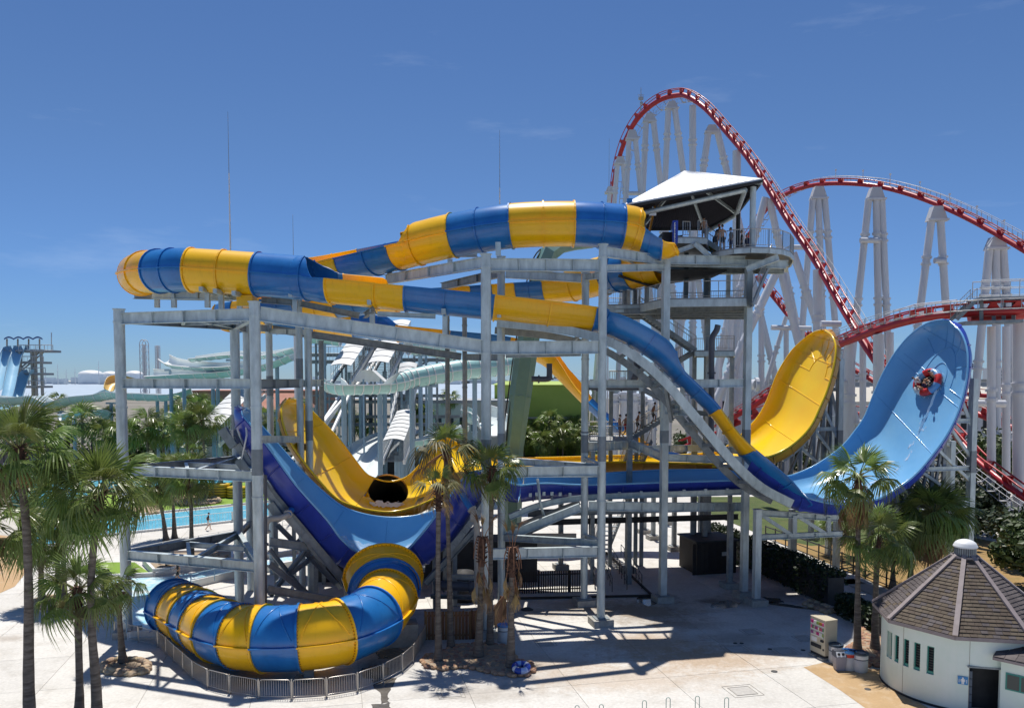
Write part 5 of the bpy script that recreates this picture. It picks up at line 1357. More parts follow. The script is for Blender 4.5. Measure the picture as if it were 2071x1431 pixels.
# squat white stub columns seen through the stairs
t0 = thing('pump_columns', 'row of squat white capped columns seen through the stair tower', 'columns', pz(1280, 120, 0))
for k, (u, vt) in enumerate(((1243, 796), (1262, 792), (1285, 795), (1298, 800), (1318, 812), (1352, 800))):
    p = pz(u, 120, 0); zt = ZV(p, vt); b = MB(); b.cyl(p, (p.x, p.y, zt), .55, n=14); c_ = b.build('column', M['white_col'], t0)
    b = MB(); b.ring((p.x, p.y, zt - .3), (0, 0, 1), .5, .85, .35, 14); b.ring((p.x, p.y, zt - 1.4), (0, 0, 1), .5, .8, .3, 14); b.build('collar', M['white_col'], c_)
p, q = pz(1240, 120, ZV(pz(1240, 120, 0), 808)), pz(1320, 120, ZV(pz(1320, 120, 0), 810)); b = MB(); b.cyl(p, q, .3, n=10); b.build('tie_tube', M['white_col'], t0)
# instrument mast on the crest
p = W(1296, 225, 159); b = MB(); b.cyl(p, p + V((0, 0, 4.4)), .12, .05, n=6); b.box(p + V((0, 0, 2.4)), (.9, .5, .5)); b.box(p + V((.1, 0, 1.5)), (.5, .5, .4)); b.bar(p + V((-.6, 0, 3)), p + V((.6, 0, 3)), .1, .1); b.build('instrument_mast', M['greywall'], rc)
for k, (u, v, Y) in enumerate(((1572, 398, 136), (1690, 366, 122), (1745, 368, 119), (1800, 376, 115), (1860, 393, 111), (1920, 418, 107), (1975, 444, 103), (2030, 473, 100))):
    p = W(u, v, Y); b = MB(); b.cyl(p, p + V((0, 0, 1.6)), .05, n=5); b.box(p + V((0, 0, 1.6)), (.2, .2, .2)); b.build('track_lamp', M['rail_white'], rc)
# ================================================================== PALMS AND TREES
rng = random.Random(11)
M['frond'] = mat('palm_frond_green', (.115, .175, .036), .34, col2=(.22, .275, .07), scale=1.3, rnd=.35, trans=.3)
M['frond_old'] = mat('palm_frond_yellowing', (.13, .135, .045), .5, col2=(.20, .17, .07), scale=1.5, rnd=.25, trans=.15)
M['frond_dead'] = mat('dead_palm_frond', (.30, .18, .075), .75, col2=(.42, .28, .14), scale=2, rnd=.3, trans=.1)
M['trunk'] = mat('palm_trunk_bark', (.09, .072, .058), .95, col2=(.215, .185, .155), scale=1.6, bump=.7, bscale=5, stretch=(1, 1, 5))
M['trunk_dark'] = mat('dark_palm_boots', (.055, .03, .02), .95, col2=(.12, .06, .04), scale=4, bump=.8)
M['petiole'] = mat('palm_stalk', (.15, .16, .05), .5)
M['petiole_dead'] = mat('dead_palm_stalk', (.26, .12, .06), .6)

def fan_leaf(name, nseg=26, pet=1.0, L=1.3, spread=105, droop=.35, fold=.25, m='frond', pm='petiole', collapse=1.0, seed=0):
    r = random.Random(seed); b = MB()
    # stalk, slightly arched
    b.path([V((0, 0, 0)), V((pet * .5, 0, .04)), V((pet, 0, 0))], [.035, .025, .016], 4, 1, caps=False)
    H = V((pet, 0, 0))
    for k in range(nseg):
        a = rad(lerp(-spread, spread, (k + .5) / nseg)) * collapse; da = rad(spread / nseg) * collapse
        ll = L * (1 - .28 * abs((k + .5) / nseg * 2 - 1) ** 2) * r.uniform(.9, 1.06)
        tipdrop = droop * r.uniform(.6, 1.5); sway = r.uniform(-.06, .06)
        def pt(rr, aa, lift=0.0):
            z = -fold * abs(math.sin(a)) * rr * L - tipdrop * ll * max(0, (rr - .38)) ** 1.8 * 2.3 + lift
            rad_ = rr * ll * (1 - .22 * tipdrop * max(0, rr - .5))
            return H + V((math.cos(aa) * rad_, math.sin(aa) * rad_, z))
        w1 = da * .98
        P = [H, pt(.48, a - w1), pt(.5, a, .035), pt(.48, a + w1), pt(.76, a - w1 * .42 + sway), pt(.76, a + w1 * .42 + sway), pt(1.0, a + sway * 1.6)]
        b.add(P, [(0, 1, 2), (0, 2, 3), (1, 4, 2), (2, 4, 5), (2, 5, 3), (4, 6, 5)], 0)
        if r.random() < .3:                                 # loose thread
            b.add([pt(.8, a), pt(.8, a) + V((.012, .012, 0)), pt(.95, a) + V((0, 0, -.22))], [(0, 1, 2)], 0)
    me = bpy.data.meshes.new(name)
    me.from_pydata(b.v, [], b.f); me.polygons.foreach_set('material_index', b.m)
    me.materials.append(M[m]); me.materials.append(M[pm]); me.update()
    return me
LEAF = [fan_leaf('frond', droop=d, fold=f, seed=i, pet=p_) for i, (d, f, p_) in enumerate(((.12, .30, .8), (.35, .30, 1.0), (.6, .35, 1.05), (.85, .3, 1.1)))]
LEAF_O = [fan_leaf('frond', droop=.9, fold=.35, seed=20, m='frond_old', nseg=20), fan_leaf('frond', droop=1.1, fold=.45, seed=21, m='frond_old', nseg=20)]
LEAF_D = [fan_leaf('frond', 16, 1.0, 1.25, 60, .5, .2, 'frond_dead', 'petiole_dead', .46, 31), fan_leaf('frond', 16, .95, 1.15, 60, .4, .2, 'frond_dead', 'petiole_dead', .26, 32)]
LEAF_LO = [fan_leaf('frond', 14, .9, 1.15, 105, .5, .3, 'frond', 'petiole', 1, 41), fan_leaf('frond', 14, 1.0, 1.15, 105, .8, .3, 'frond', 'petiole', 1, 42)]

def palm(label, pts, Y=None, r=.19, n=26, sc=1.0, group=None, kind='live', ring=True, boots=0.5, lo=False, up=80, down=-45, wind=.25):
    """pts: trunk in photo pixels from foot to crown; first one may be a point on the ground"""
    P = []
    if Y is None:
        g0 = G(*pts[0]); Y = g0.y; P = [g0] + [W(u, v, Y) for u, v in pts[1:]]
    else:
        P = [W(u, v, Y) for u, v in pts]
        f = P[0] + (P[0] - P[1]) * (P[0].z / max(.1, (P[1].z - P[0].z))) if P[0].z > .05 else P[0]
        f.z = 0
        if P[0].z > .05: f.x = P[0].x + (P[0].x - P[1].x) * .3; P = [f] + P
        else: P[0] = f
    t = thing('palm_tree', label, 'palm', P[0], group)
    top = P[-1]; k = max(2, int((top - P[0]).length / .55)); C = [cat(P, (len(P) - 1) * i / k) for i in range(k + 1)]
    b = MB(); rr = [r * (1.35 - .55 * min(1, i / k * 2.2)) * (1.0 + (.35 if i == 0 else 0)) * (1 + .04 * (i % 2)) for i in range(k + 1)]
    b.path(C, rr, 10, 0); b.build('trunk', M['trunk'], t)
    axis = (C[-1] - C[-2]).normalized()
    if boots:
        b = MB(); nb = int(46 * boots)
        for i in range(nb):
            s_ = (i / nb) * boots * 1.8; a = i * 2.4; c = top - axis * s_; d = V((math.cos(a), math.sin(a), .55)).normalized()
            b.bar(c + d * r * .3, c + d * (r * .9 + .20), .09, .05)
        b.path([top - axis * boots * 1.8, top + axis * .1], [r * .95, r * 1.1], 8); b.build('leaf_bases', M['trunk_dark'], t)
    org = top - P[0]
    def frond(me, az, el, s, roll=0, base=0.0):
        o = link('frond', me, t)
        o.location = org + V((math.cos(az) * .1, math.sin(az) * .1, base))
        o.rotation_euler = (Matrix.Rotation(az, 3, 'Z') @ Matrix.Rotation(-el, 3, 'Y') @ Matrix.Rotation(roll, 3, 'X')).to_euler()
        o.scale = (s, s, s)
    if kind == 'live':
        for i in range(n):
            f_ = i / (n - 1); az = i * 2.39996 + rng.uniform(-.3, .3); el = rad(lerp(up, down, f_ ** .85)) + rng.uniform(-.15, .15)
            az += wind * .35 * math.sin(az)                           # combed by the wind
            if lo: me = LEAF_LO[i % 2]
            else: me = LEAF[0] if f_ < .12 else LEAF[1] if f_ < .38 else LEAF[2] if f_ < .65 else LEAF[3] if f_ < .9 else rng.choice(LEAF_O + [LEAF[3]])
            frond(me, az, el, sc * rng.uniform(.85, 1.12), rng.uniform(-.5, .5))
        if not lo:
            for i in range(rng.randint(2, 5)):
                frond(rng.choice(LEAF_D), rng.uniform(0, 6.28), rad(-75), sc * rng.uniform(.6, .85), 0, -.25)
    elif kind == 'skirt':
        for i in range(n):
            f_ = i / (n - 1); az = i * 2.39996 + rng.uniform(-.3, .3); el = rad(lerp(75, -40, f_ ** .85))
            frond(LEAF[min(3, int(f_ * 4))], az, el, sc * rng.uniform(.85, 1.1), rng.uniform(-.4, .4))
        for i in range(26): frond(LEAF_D[i % 2], i * 2.4, rad(rng.uniform(-86, -62)), sc * rng.uniform(.85, 1.2), rng.uniform(-.3, .3), -.1 - .03 * i)
    elif kind == 'dying':
        for i in range(n):
            az = i * 2.39996; f_ = i / n
            if f_ < .12: frond(LEAF[0 if i % 2 else 1], az, rad(lerp(82, 55, f_ / .22)), sc * .75, rng.uniform(-.4, .4))
            elif f_ < .38: frond(rng.choice(LEAF_O), az, rad(rng.uniform(10, 40)), sc * .8, rng.uniform(-.5, .5))
            else: frond(LEAF_D[i % 2], az, rad(rng.uniform(-75, -20)), sc * rng.uniform(.8, 1.1), rng.uniform(-.5, .5), -.1)
    else:   # dead
        for i in range(n):
            az = i * 2.39996; f_ = i / n
            if f_ < .15: frond(LEAF_D[1], az, rad(rng.uniform(62, 80)), sc * .9, 0)
            else: frond(LEAF_D[i % 2], az, rad(rng.uniform(-88, -55)), sc * rng.uniform(.8, 1.2), rng.uniform(-.4, .4), -.25 - rng.random() * 1.9)
        b = MB()
        for i in range(9):
            a = i * .7; pts_ = [top + V((math.cos(a) * rr_, math.sin(a) * rr_, z_)) for rr_, z_ in ((.1, .1), (.28, .12), (.42, -.35), (.48, -1.0))]
            b.path(pts_, [.045, .035, .025, .015], 5)
        b.build('bare_stalks', M['petiole_dead'], t)
    return t
# left foreground
palm('tall palm with the leftmost thick trunk, foot below the frame', [(62, 1490), (58, 1380), (58, 1200), (54, 1080), (44, 960), (38, 905)], 34, .20, 23, 1.12)
palm('tall palm with a curving grey trunk in front of the left steel column', [(197, 1480), (194, 1380), (186, 1280), (184, 1180), (191, 1090), (204, 998)], 35, .185, 24, 1.12, boots=.45)
palm('palm with a straight dark trunk between two taller foreground trunks', [(160, 1490), (161, 1400), (159, 1300), (157, 1190)], 35.5, .185, 19, .92, boots=.5)
palm('slim palm in a stone ring near the end of the exit tube', [(249, 1344), (243, 1270), (238, 1182)], None, .165, 13, .72, up=60)
palm('palm left in the shared stone ring by the pool corner', [(85, 1226), (83, 1160), (82, 1100)], None, .2, 24, 1.0)
palm('middle palm of the stone ring, leaning slightly left', [(121, 1213), (116, 1120), (122, 1000)], None, .17, 26, 1.15)
palm('right palm of the stone ring by the pool corner', [(131, 1225), (129, 1140), (135, 1055)], None, .17, 22, .95)
palm('palm half cut off by the left edge of the picture', [(-40, 1480), (-34, 1250), (-26, 1060)], 36, .18, 20, 1.1)
0 and palm('palm behind the tallest left trunk, crown level with the grey container', [(118, 1130), (117, 1050), (122, 935)], 60, .2, 30, 1.3, group='mid-distance palms on the left')
0 and palm('palm crown filling the gap between the two tallest left palms', [(100, 1160), (102, 1040), (104, 930)], 52, .2, 28, 1.15)
0 and palm('palm with dark crown low behind the curving trunk', [(145, 1120), (146, 1060), (150, 985)], 62, .2, 26, 1.15)
# midground left
for (pts, sc, lab) in (
    ([(336, 1093), (329, 1040), (318, 985)], 1.0, 'palm leaning left on the white path beside the lazy river'),
    ([(353, 1088), (351, 1035), (347, 950)], 1.15, 'straight palm just right of the leaning one on the white path'),
    ([(388, 1146), (387, 1060), (386, 960)], 1.1, 'palm whose trunk crosses the lazy river left of the walking person'),
    ([(382, 1008), (380, 950), (376, 860)], 1.25, 'left palm of the pebble island on the turf bank'),
    ([(418, 1009), (415, 950), (408, 850)], 1.35, 'right palm of the pebble island beside the stacked yellow rafts')):
    palm(lab, pts, None, .19, 22, sc, 'palms around the lazy river', lo=False, boots=.35)
for (u, v, vb, lab, sc) in (
    (252, 868, 985, 'palm crown just left of the left steel column', 1.5), (298, 850, 985, 'palm crown right of the left steel column', 1.5), (330, 862, 985, 'palm below the mint flume, between column and red building', 1.3),
    (372, 820, 960, 'tall palm in front of the brick building', 1.4), (403, 815, 960, 'palm before the white covered stairs on the left', 1.5), (166, 842, 985, 'palm crown below the lowest left mint flume', 1.5), (432, 818, 955, 'palm nearest to the second left column, before the brick wall', 1.3),
    (210, 870, 985, 'palm crown between mint flume and foreground crowns', 1.3), (395, 905, 985, 'small low palm beside the back pool', 1.0), (60, 860, 985, 'palm crown behind the tallest left palm', 1.4), (16, 850, 985, 'palm crown at the left edge below the sky blue slides', 1.4), (118, 800, 930, 'distant round palm against the bay', 1.0)):
    Y = 15 * F / (vb - 766 + 1)
    palm(lab, [(u + 3, vb), (u + 1, (v + vb) / 2), (u, v + 10)], Y, .2, 20, sc, 'palms behind the left frame', lo=True, boots=0, up=85, down=-55)
# middle
for (u, v, vb, lab, sc) in ((697, 832, 962, 'left palm of the pair before the white water stairs', 1.15), (738, 852, 965, 'right palm of the pair before the white water stairs', 1.15), (818, 858, 965, 'leftmost palm of the trio beside the teal pool', 1.0), (832, 812, 968, 'tallest palm of the trio beside the teal pool', 1.2),
                            (857, 832, 960, 'right palm of the trio beside the teal pool', 1.1), (1030 - 120, 800, 940, 'palm seen between two beige rear columns', 1.0), (605, 815, 950, 'palm behind the second left column near the red roof', 1.0)):
    Y = 15 * F / (vb - 766 + 1)
    palm(lab, [(u + 3, vb), (u + 1, (v + vb) / 2), (u, v + 6)], Y, .17, 22, sc, 'palms before the water stairs', lo=True, boots=0, up=85, down=-55)
k = 0
for (u, v, lab) in ((1085, 868, 'low bushy palm nearest to the green arm'), (1112, 850, 'bushy palm with the highest crown of the green hall row'), (1138, 872, 'low palm at the middle of the green hall row'), (1160, 856, 'bushy palm left of the rear round column, before the green hall'), (1196, 870, 'palm between the two round columns before the green hall'),
                    (1100, 890, 'lowest palm in front of the green hall, beside the green arm'), (1150, 892, 'front low palm of the green hall row'), (1180, 888, 'palm tucked behind the rear round column'), (1238, 870, 'palm right of the front round column, before the lawn'), (1128, 862, 'palm behind the middle of the green hall row'), (1060, 880, 'palm left of the green arm foot')):
    palm(lab, [(u, 922 + k % 3 * 3), (u, (v + 922) / 2), (u, v + 4)], None if False else 15 * F / (156 + k % 3 * 4), .17, 26, 1.35, 'palms before the green hall', lo=True, boots=0, up=88, down=-60); k += 1
# front cluster of dying palms
palm('leftmost thin trunk of the browned palm cluster, crown almost dead', [(887, 1339), (886, 1180), (887, 985)], None, .155, 14, .8, kind='dying', boots=.7)
palm('browned palm with drooping dead fronds over the yellow half bowl', [(912, 1311), (907, 1100), (901, 912)], None, .145, 22, 1.15, kind='dying', boots=.3)
palm('dead palm with a dark sheath of leaf bases, third trunk of the cluster', [(967, 1331), (972, 1210), (975, 1090)], None, .19, 14, .95, kind='dead', boots=.8)
palm('green topped palm of the browned cluster, tallest trunk beside the column', [(991, 1306), (992, 1150), (995, 945)], None, .16, 18, .95, boots=.55)
palm('dead palm nearest to the blue swim ring, stalks bare', [(1033, 1352), (1034, 1240), (1036, 1110)], None, .19, 14, .95, kind='dead', boots=.8)
# right
palm('green palm with a brown skirt in front of the blue scoop', [(1734, 1317), (1735, 1160), (1736, 962)], None, .165, 18, 1.05, kind='skirt', boots=.3)
palm('palm close behind the brown skirted one, crown lower and darker', [(1770, 1316), (1771, 1200), (1776, 1085)], None, .185, 18, .98, boots=.3)
palm('broad fan palm with long fronds left of the roof dome', [(1892, 1215), (1891, 1120), (1888, 1035)], None, .22, 40, 1.35, kind='skirt', boots=.4)
palm('low palm half hidden behind the broad fan palm', [(1842, 1185), (1842, 1140), (1842, 1075)], None, .2, 26, 1.1)
palm('small palm between the skirted palm and the broad fan palm', [(1806, 1190), (1806, 1150), (1808, 1105)], None, .18, 22, .9)
palm('low palm beneath the wave wall, left of the skirted palm', [(1690, 1125), (1690, 1100), (1692, 1062)], None, .18, 20, .8)

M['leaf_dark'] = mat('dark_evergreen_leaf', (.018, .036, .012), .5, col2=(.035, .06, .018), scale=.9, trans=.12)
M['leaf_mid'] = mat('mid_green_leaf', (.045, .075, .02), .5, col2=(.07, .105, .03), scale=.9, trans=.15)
M['bark'] = mat('tree_bark', (.07, .055, .045), .95, col2=(.12, .1, .08), scale=5, bump=.5)
def tree(label, base, h, cr, m='leaf_dark', n=2600, seed=1, group=None, ls=.28, trunk_h=.35):
    r = random.Random(seed); t = thing('tree', label, 'tree', base, group); base = V(base)
    b = MB(); b.path([base, base + V((.1, 0, h * trunk_h)), base + V((.2, .1, h * .7))], [.28, .2, .08], 8)
    lobes = []
    for i in range(13):
        a = r.uniform(0, 6.28); q = r.uniform(.15, .78); c = base + V((math.cos(a) * cr * q, math.sin(a) * cr * q, h * r.uniform(trunk_h + .05, .86))); lobes.append((c, cr * r.uniform(.28, .5)))
        b.path([base + V((.1, 0, h * trunk_h * .9)), base.lerp(c, .6) + V((0, 0, h * .12)), c], [.12, .07, .03], 5)
    b.build('trunk', M['bark'], t)
    b = MB(); vs = []; fs = []
    for i in range(n):
        c, lr = r.choice(lobes); d = V((r.gauss(0, 1), r.gauss(0, 1), r.gauss(0, .8))).normalized(); p = c + d * lr * r.uniform(.55, 1.08)
        e1 = V((r.gauss(0, 1), r.gauss(0, 1), r.gauss(0, .6))).normalized(); e2 = d.cross(e1).normalized(); s_ = ls * r.uniform(.6, 1.3)
        k_ = len(vs); vs += [p - e1 * s_, p + e2 * s_ * .55, p + e1 * s_, p - e2 * s_ * .55 + d * s_ * .3]; fs.append((k_, k_ + 1, k_ + 2, k_ + 3))
    b.add(vs, fs); stuff(b.build('crown', M[m], t)); return t
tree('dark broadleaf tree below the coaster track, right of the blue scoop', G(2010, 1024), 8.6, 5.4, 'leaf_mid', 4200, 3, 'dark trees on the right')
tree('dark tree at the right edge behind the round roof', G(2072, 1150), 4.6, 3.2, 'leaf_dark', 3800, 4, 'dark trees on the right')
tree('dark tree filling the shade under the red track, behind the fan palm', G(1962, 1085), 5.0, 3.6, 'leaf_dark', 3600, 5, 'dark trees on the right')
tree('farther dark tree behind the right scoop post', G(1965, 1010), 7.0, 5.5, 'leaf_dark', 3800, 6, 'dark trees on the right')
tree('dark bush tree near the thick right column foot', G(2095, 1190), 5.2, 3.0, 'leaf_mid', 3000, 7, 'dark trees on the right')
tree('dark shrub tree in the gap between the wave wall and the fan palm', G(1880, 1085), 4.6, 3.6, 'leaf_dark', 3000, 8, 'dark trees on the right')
for k, (u, vb, h, c) in enumerate(((1560, 905, 6, 4), (1470, 895, 5, 4), (1640, 905, 6, 5), (1735, 900, 6, 5), (1850, 920, 7, 6))):
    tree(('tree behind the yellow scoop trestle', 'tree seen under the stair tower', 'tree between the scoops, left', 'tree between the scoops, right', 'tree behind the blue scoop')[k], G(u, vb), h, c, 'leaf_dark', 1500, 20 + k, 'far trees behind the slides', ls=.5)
# rows of farther palms and shrubs that fill the middle distance
fr2 = random.Random(77)
where = ('behind the sky blue slide tower', 'near the long mint flume', 'left of the left steel column', 'right of the left steel column', 'before the brick building', 'below the bleached mint flumes')
spots = [(8, 838), (34, 850), (78, 842), (98, 866), (140, 868), (186, 852), (226, 846), (238, 882), (275, 880), (316, 878), (346, 842), (360, 874), (388, 856), (420, 862), (446, 846), (460, 880), (482, 850), (536, 846), (560, 862), (580, 838)]
for i, (u, v) in enumerate(spots):
    vb = 925 + (i * 7) % 22; Y = 15 * F / (vb - 766)
    palm('%s palm crown %s' % (('low', 'tall', 'bushy', 'slim')[i % 4], where[min(5, u // 95)]), [(u + 2, vb), (u, (v + vb) / 2), (u, v)], Y, .2, 16, fr2.uniform(1.2, 1.6), 'far palms that fill the middle distance', lo=True, boots=0, up=85, down=-60)
for i, (u, vb, h, c) in enumerate(((30, 935, 3.2, 5), (120, 930, 3, 6), (200, 945, 2.6, 5), (290, 935, 3, 6), (440, 925, 2.6, 5), (520, 930, 3, 5), (590, 938, 3, 4), (660, 925, 3.4, 5), (900, 925, 3, 5), (1000, 915, 3.2, 5), (1290, 905, 4, 5), (1400, 915, 4, 5), (1520, 925, 4, 5), (1600, 950, 3.6, 5), (1720, 955, 3.6, 5), (1800, 965, 3.6, 5))):
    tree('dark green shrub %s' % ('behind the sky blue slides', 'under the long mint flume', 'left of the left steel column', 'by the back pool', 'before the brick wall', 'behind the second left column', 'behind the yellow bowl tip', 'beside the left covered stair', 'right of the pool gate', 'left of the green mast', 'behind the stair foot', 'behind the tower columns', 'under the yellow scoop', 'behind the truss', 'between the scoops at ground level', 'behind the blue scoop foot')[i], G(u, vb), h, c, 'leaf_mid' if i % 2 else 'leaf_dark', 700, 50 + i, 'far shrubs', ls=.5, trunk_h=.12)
# clipped dark hedge with its fence
def hedge(px, h, w, m, label, n=5200):
    P = [G(u, v) for u, v in px]; r = random.Random(5); b = MB(); vs = []; fs = []
    seg = [(p, q, (q - p).length) for p, q in zip(P[:-1], P[1:])]; tot = sum(s_[2] for s_ in seg)
    t = thing('hedge', label, 'hedge', P[0])
    for p, q, L in seg:
        d = (q - p).normalized(); nn = V((-d.y, d.x, 0)); c = MB()
        b2 = MB(); b2.bar(p + V((0, 0, h * .45)), q + V((0, 0, h * .45)), w * .75, h * .85); b2.build('twigs', M['dark'], t)
        for i in range(int(n * L / tot)):
            c = p.lerp(q, r.random()); f = r.random()
            if f < .45: c = c + nn * w / 2 * r.uniform(.85, 1.12) * r.choice((-1, 1)) + V((0, 0, r.uniform(.03, h)))
            else: c = c + nn * w / 2 * r.uniform(-1, 1) + V((0, 0, h * r.uniform(.9, 1.07)))
            e1 = V((r.gauss(0, 1), r.gauss(0, 1), r.gauss(0, 1))).normalized(); e2 = e1.cross(V((r.gauss(0, 1), r.gauss(0, 1), r.gauss(0, 1)))).normalized(); s_ = .13 * r.uniform(.6, 1.3)
            k_ = len(vs); vs += [c - e1 * s_, c + e2 * s_ * .6, c + e1 * s_, c - e2 * s_ * .6]; fs.append((k_, k_ + 1, k_ + 2, k_ + 3))
    b.add(vs, fs); stuff(b.build('leaves', M[m], t))
hedge([(1432, 1108), (1530, 1150), (1620, 1190), (1690, 1226)], 2.2, 1.5, 'leaf_dark', 'long dark clipped hedge running along the right side of the plaza')
hedge([(1704, 1238), (1790, 1285)], 1.2, 1.2, 'leaf_dark', 'short dark hedge between the twin palms and the round toilet house', 2600)
# ================================================================== MINT SLIDES, WATER STAIRS, SKY-BLUE SLIDES
def far_flume(label, name, C, legs=(), group='mint green slides in the background', names=('tube_section', 'flume_section')):
    pts = [W(u, v, Y) for (u, v, Y, *_r) in C]
    t = thing(name, label, 'water slide', V((pts[0].x, pts[0].y, 0)), group)
    flume(t, [(p, c[3], c[4], c[5], c[6]) for p, c in zip(pts, C)], names=names, N=16, per=5, fl=.07, th=.06)
    for (u, v, Y) in legs:
        p = W(u, v, Y); b = MB(); b.cyl((p.x, p.y, 0), p, .28, n=10); b.build('leg', M['leg_blue'], t)
        b = MB(); b.bar(p + V((-.9, 0, 0)), p + V((.9, 0, 0)), .25, .3); b.build('crosshead', M['leg_blue'], t)
    return t
M['leg_blue'] = mat('pale_blue_leg_paint', (.26, .37, .45), .5, col2=(.30, .42, .50), scale=.8)
far_flume('long mint green flume stretching from the left edge past the left steel column', 'mint_slide',
    [(-20, 800, 150, 'm', 5, 175, 1.35), (28, 804, 148, 'm', 5, 175, 1.35), (75, 802, 146, 'm', 8, 172, 1.3), (105, 812, 144, 'm', -5, 185, 1.2), (150, 803, 141, 'm', 5, 175, 1.2), (200, 798, 138, 'm', 5, 175, 1.15), (225, 792, 136, 'm', 20, 160, 1.2), (250, 794, 134, 'm', 0, 180, 1.15), (300, 796, 132, 'm', 0, 180, 1.15), (345, 796, 131, 'm', -5, 185, 1.1), (385, 784, 132, None, -5, 185, 1.1)],
    [(122, 832, 144), (318, 805, 134), (335, 806, 134), (350, 804, 134), (225, 815, 138)])
far_flume('lower mint flume curling below the long one on the left', 'mint_slide', [(120, 838, 128, 'm', 0, 180, 1.0), (160, 832, 130, 'm', 0, 180, 1.0), (195, 828, 133, 'm', 0, 180, 1.0), (215, 836, 137, None, 0, 180, 1.0)], [(150, 842, 130)])
far_flume('bleached wide mint flume, top run left of the second left columns', 'mint_slide', [(600, 700, 112, 'm', 10, 200, .85), (565, 708, 114, 'm', 15, 205, .9), (520, 714, 116, 'm', 15, 205, .9), (470, 712, 118, 'm', 15, 205, .85), (425, 717, 120, 'm', 15, 205, .8), (388, 722, 122, None, 15, 200, .7)], [(470, 728, 118), (560, 722, 114)])
far_flume('bleached wide mint flume, hooked middle run with a white inside', 'mint_slide', [(332, 722, 128, 'm', -20, 150, .9), (352, 731, 125, 'm', -25, 150, 1.0), (395, 736, 122, 'm', -25, 150, 1.0), (440, 738, 118, 'm', -20, 155, .9), (490, 734, 116, None, -20, 155, .9)], [(345, 748, 125), (430, 752, 119)])
far_flume('bleached wide mint flume, lowest run ending in a white sheet', 'mint_slide', [(300, 752, 126, 'm', -40, 150, 1.0), (372, 753, 122, 'm', -15, 150, 1.0), (420, 752, 119, 'm', -10, 160, 1.0), (470, 748, 116, 'm', -10, 160, .95), (540, 735, 113, 'm', -10, 170, .9), (590, 716, 112, None, -10, 170, .9)], [(372, 772, 122), (440, 768, 118)])
far_flume('mint tube in the middle turning into an open flume behind the columns', 'mint_slide',
    [(1060, 735, 96, 'm', 90, 90, 1.2), (1000, 741, 95, 'm', 90, 90, 1.15), (965, 744, 94, 'm', 90, 90, 1.15), (930, 748, 93, 'm', 90, 90, 1.15), (893, 754, 92, 'm', 90, 90, 1.15), (860, 760, 91, 'm', 90, 90, 1.1), (828, 766, 90, 'm', 90, 90, 1.05), (808, 772, 89, 'm', 70, 110, 1.0), (782, 777, 88, 'm', 0, 180, 1.0), (748, 778, 87, 'm', 0, 180, 1.0), (715, 779, 86, 'm', 0, 180, 1.0), (690, 778, 86, 'm', 5, 175, 1.1), (672, 772, 87, None, 20, 160, 1.2)],
    [(768, 790, 88), (870, 780, 91), (695, 795, 87), (833, 784, 90), (960, 765, 95)])
far_flume('short white mint tube high behind the fallen top beam', 'mint_slide', [(826, 700, 105, 'm', 70, 110, 1.1), (850, 700, 106, 'm', 90, 90, 1.1), (885, 706, 107, 'm', 90, 90, 1.1), (915, 712, 108, None, 90, 90, 1.1)], [(850, 718, 106), (905, 724, 108)])
far_flume('white mint tube end seen at the left of the covered stairs', 'mint_slide', [(625, 678, 110, 'm', 60, 120, 1.1), (655, 678, 110, 'm', 90, 90, 1.1), (690, 684, 110, None, 90, 90, 1.1)], [(655, 695, 110)])
far_flume('wide bleached flume sheet running out at the right of the teal pool', 'mint_slide', [(962, 828, 105, 'm', 20, 160, 1.9), (985, 835, 100, 'm', 15, 165, 1.9), (1000, 850, 96, None, 10, 170, 1.9)], [(985, 860, 101)])
far_flume('low mint flume curving along the teal pool', 'mint_slide', [(940, 860, 106, 'm', 0, 180, .9), (895, 872, 104, 'm', 0, 180, .9), (850, 888, 102, 'm', 0, 180, .9), (815, 892, 101, None, 0, 180, .9)])
# wide white multi-lane sheet
def lane_sheet(label, pts, w):
    P = [W(*p) for p in pts]; t = thing('lane_slide', label, 'water slide', V((P[-1].x, P[-1].y, 0)))
    n = 24
    for k in range(4):
        b = MB(); vs = []
        for i in range(n + 1):
            c = cat(P, (len(P) - 1) * i / n); d = (cat(P, min(len(P) - 1, (len(P) - 1) * i / n + .05)) - cat(P, max(0, (len(P) - 1) * i / n - .05))); s_ = V((d.y, -d.x, 0)).normalized()
            if s_.x < 0: s_ = -s_
            for j in range(7):
                x = (k + j / 6) / 4 - .5; vs.append(c + s_ * w * x + V((0, 0, -.22 * math.sin(math.pi * j / 6) + (.1 if j in (0, 6) else 0))))
        b.add(vs, [(i * 7 + j, i * 7 + j + 1, i * 7 + j + 8, i * 7 + j + 7) for i in range(n) for j in range(6)], 0, True)
        b.add([v - V((0, 0, .25)) for v in vs], [(i * 7 + j, i * 7 + j + 7, i * 7 + j + 8, i * 7 + j + 1) for i in range(n) for j in range(6)], 0, True)
        b.build('lane', M['mint_in'], t)
    for i in (0, 3):
        c = cat(P, (len(P) - 1) * i / 6); b = MB(); b.cyl((c.x, c.y, 0), c - V((0, 0, .3)), .25, n=8); b.build('leg', M['leg_blue'], t)
lane_sheet('broad bleached sheet slide running down to the pool before the water stairs', [(828, 868, 118), (790, 882, 113), (755, 902, 106), (720, 942, 98), (700, 972, 92)], 6.5)
M['awning'] = mat('weathered_awning', (.60, .61, .60), .6, col2=(.68, .69, .68), scale=1.5)
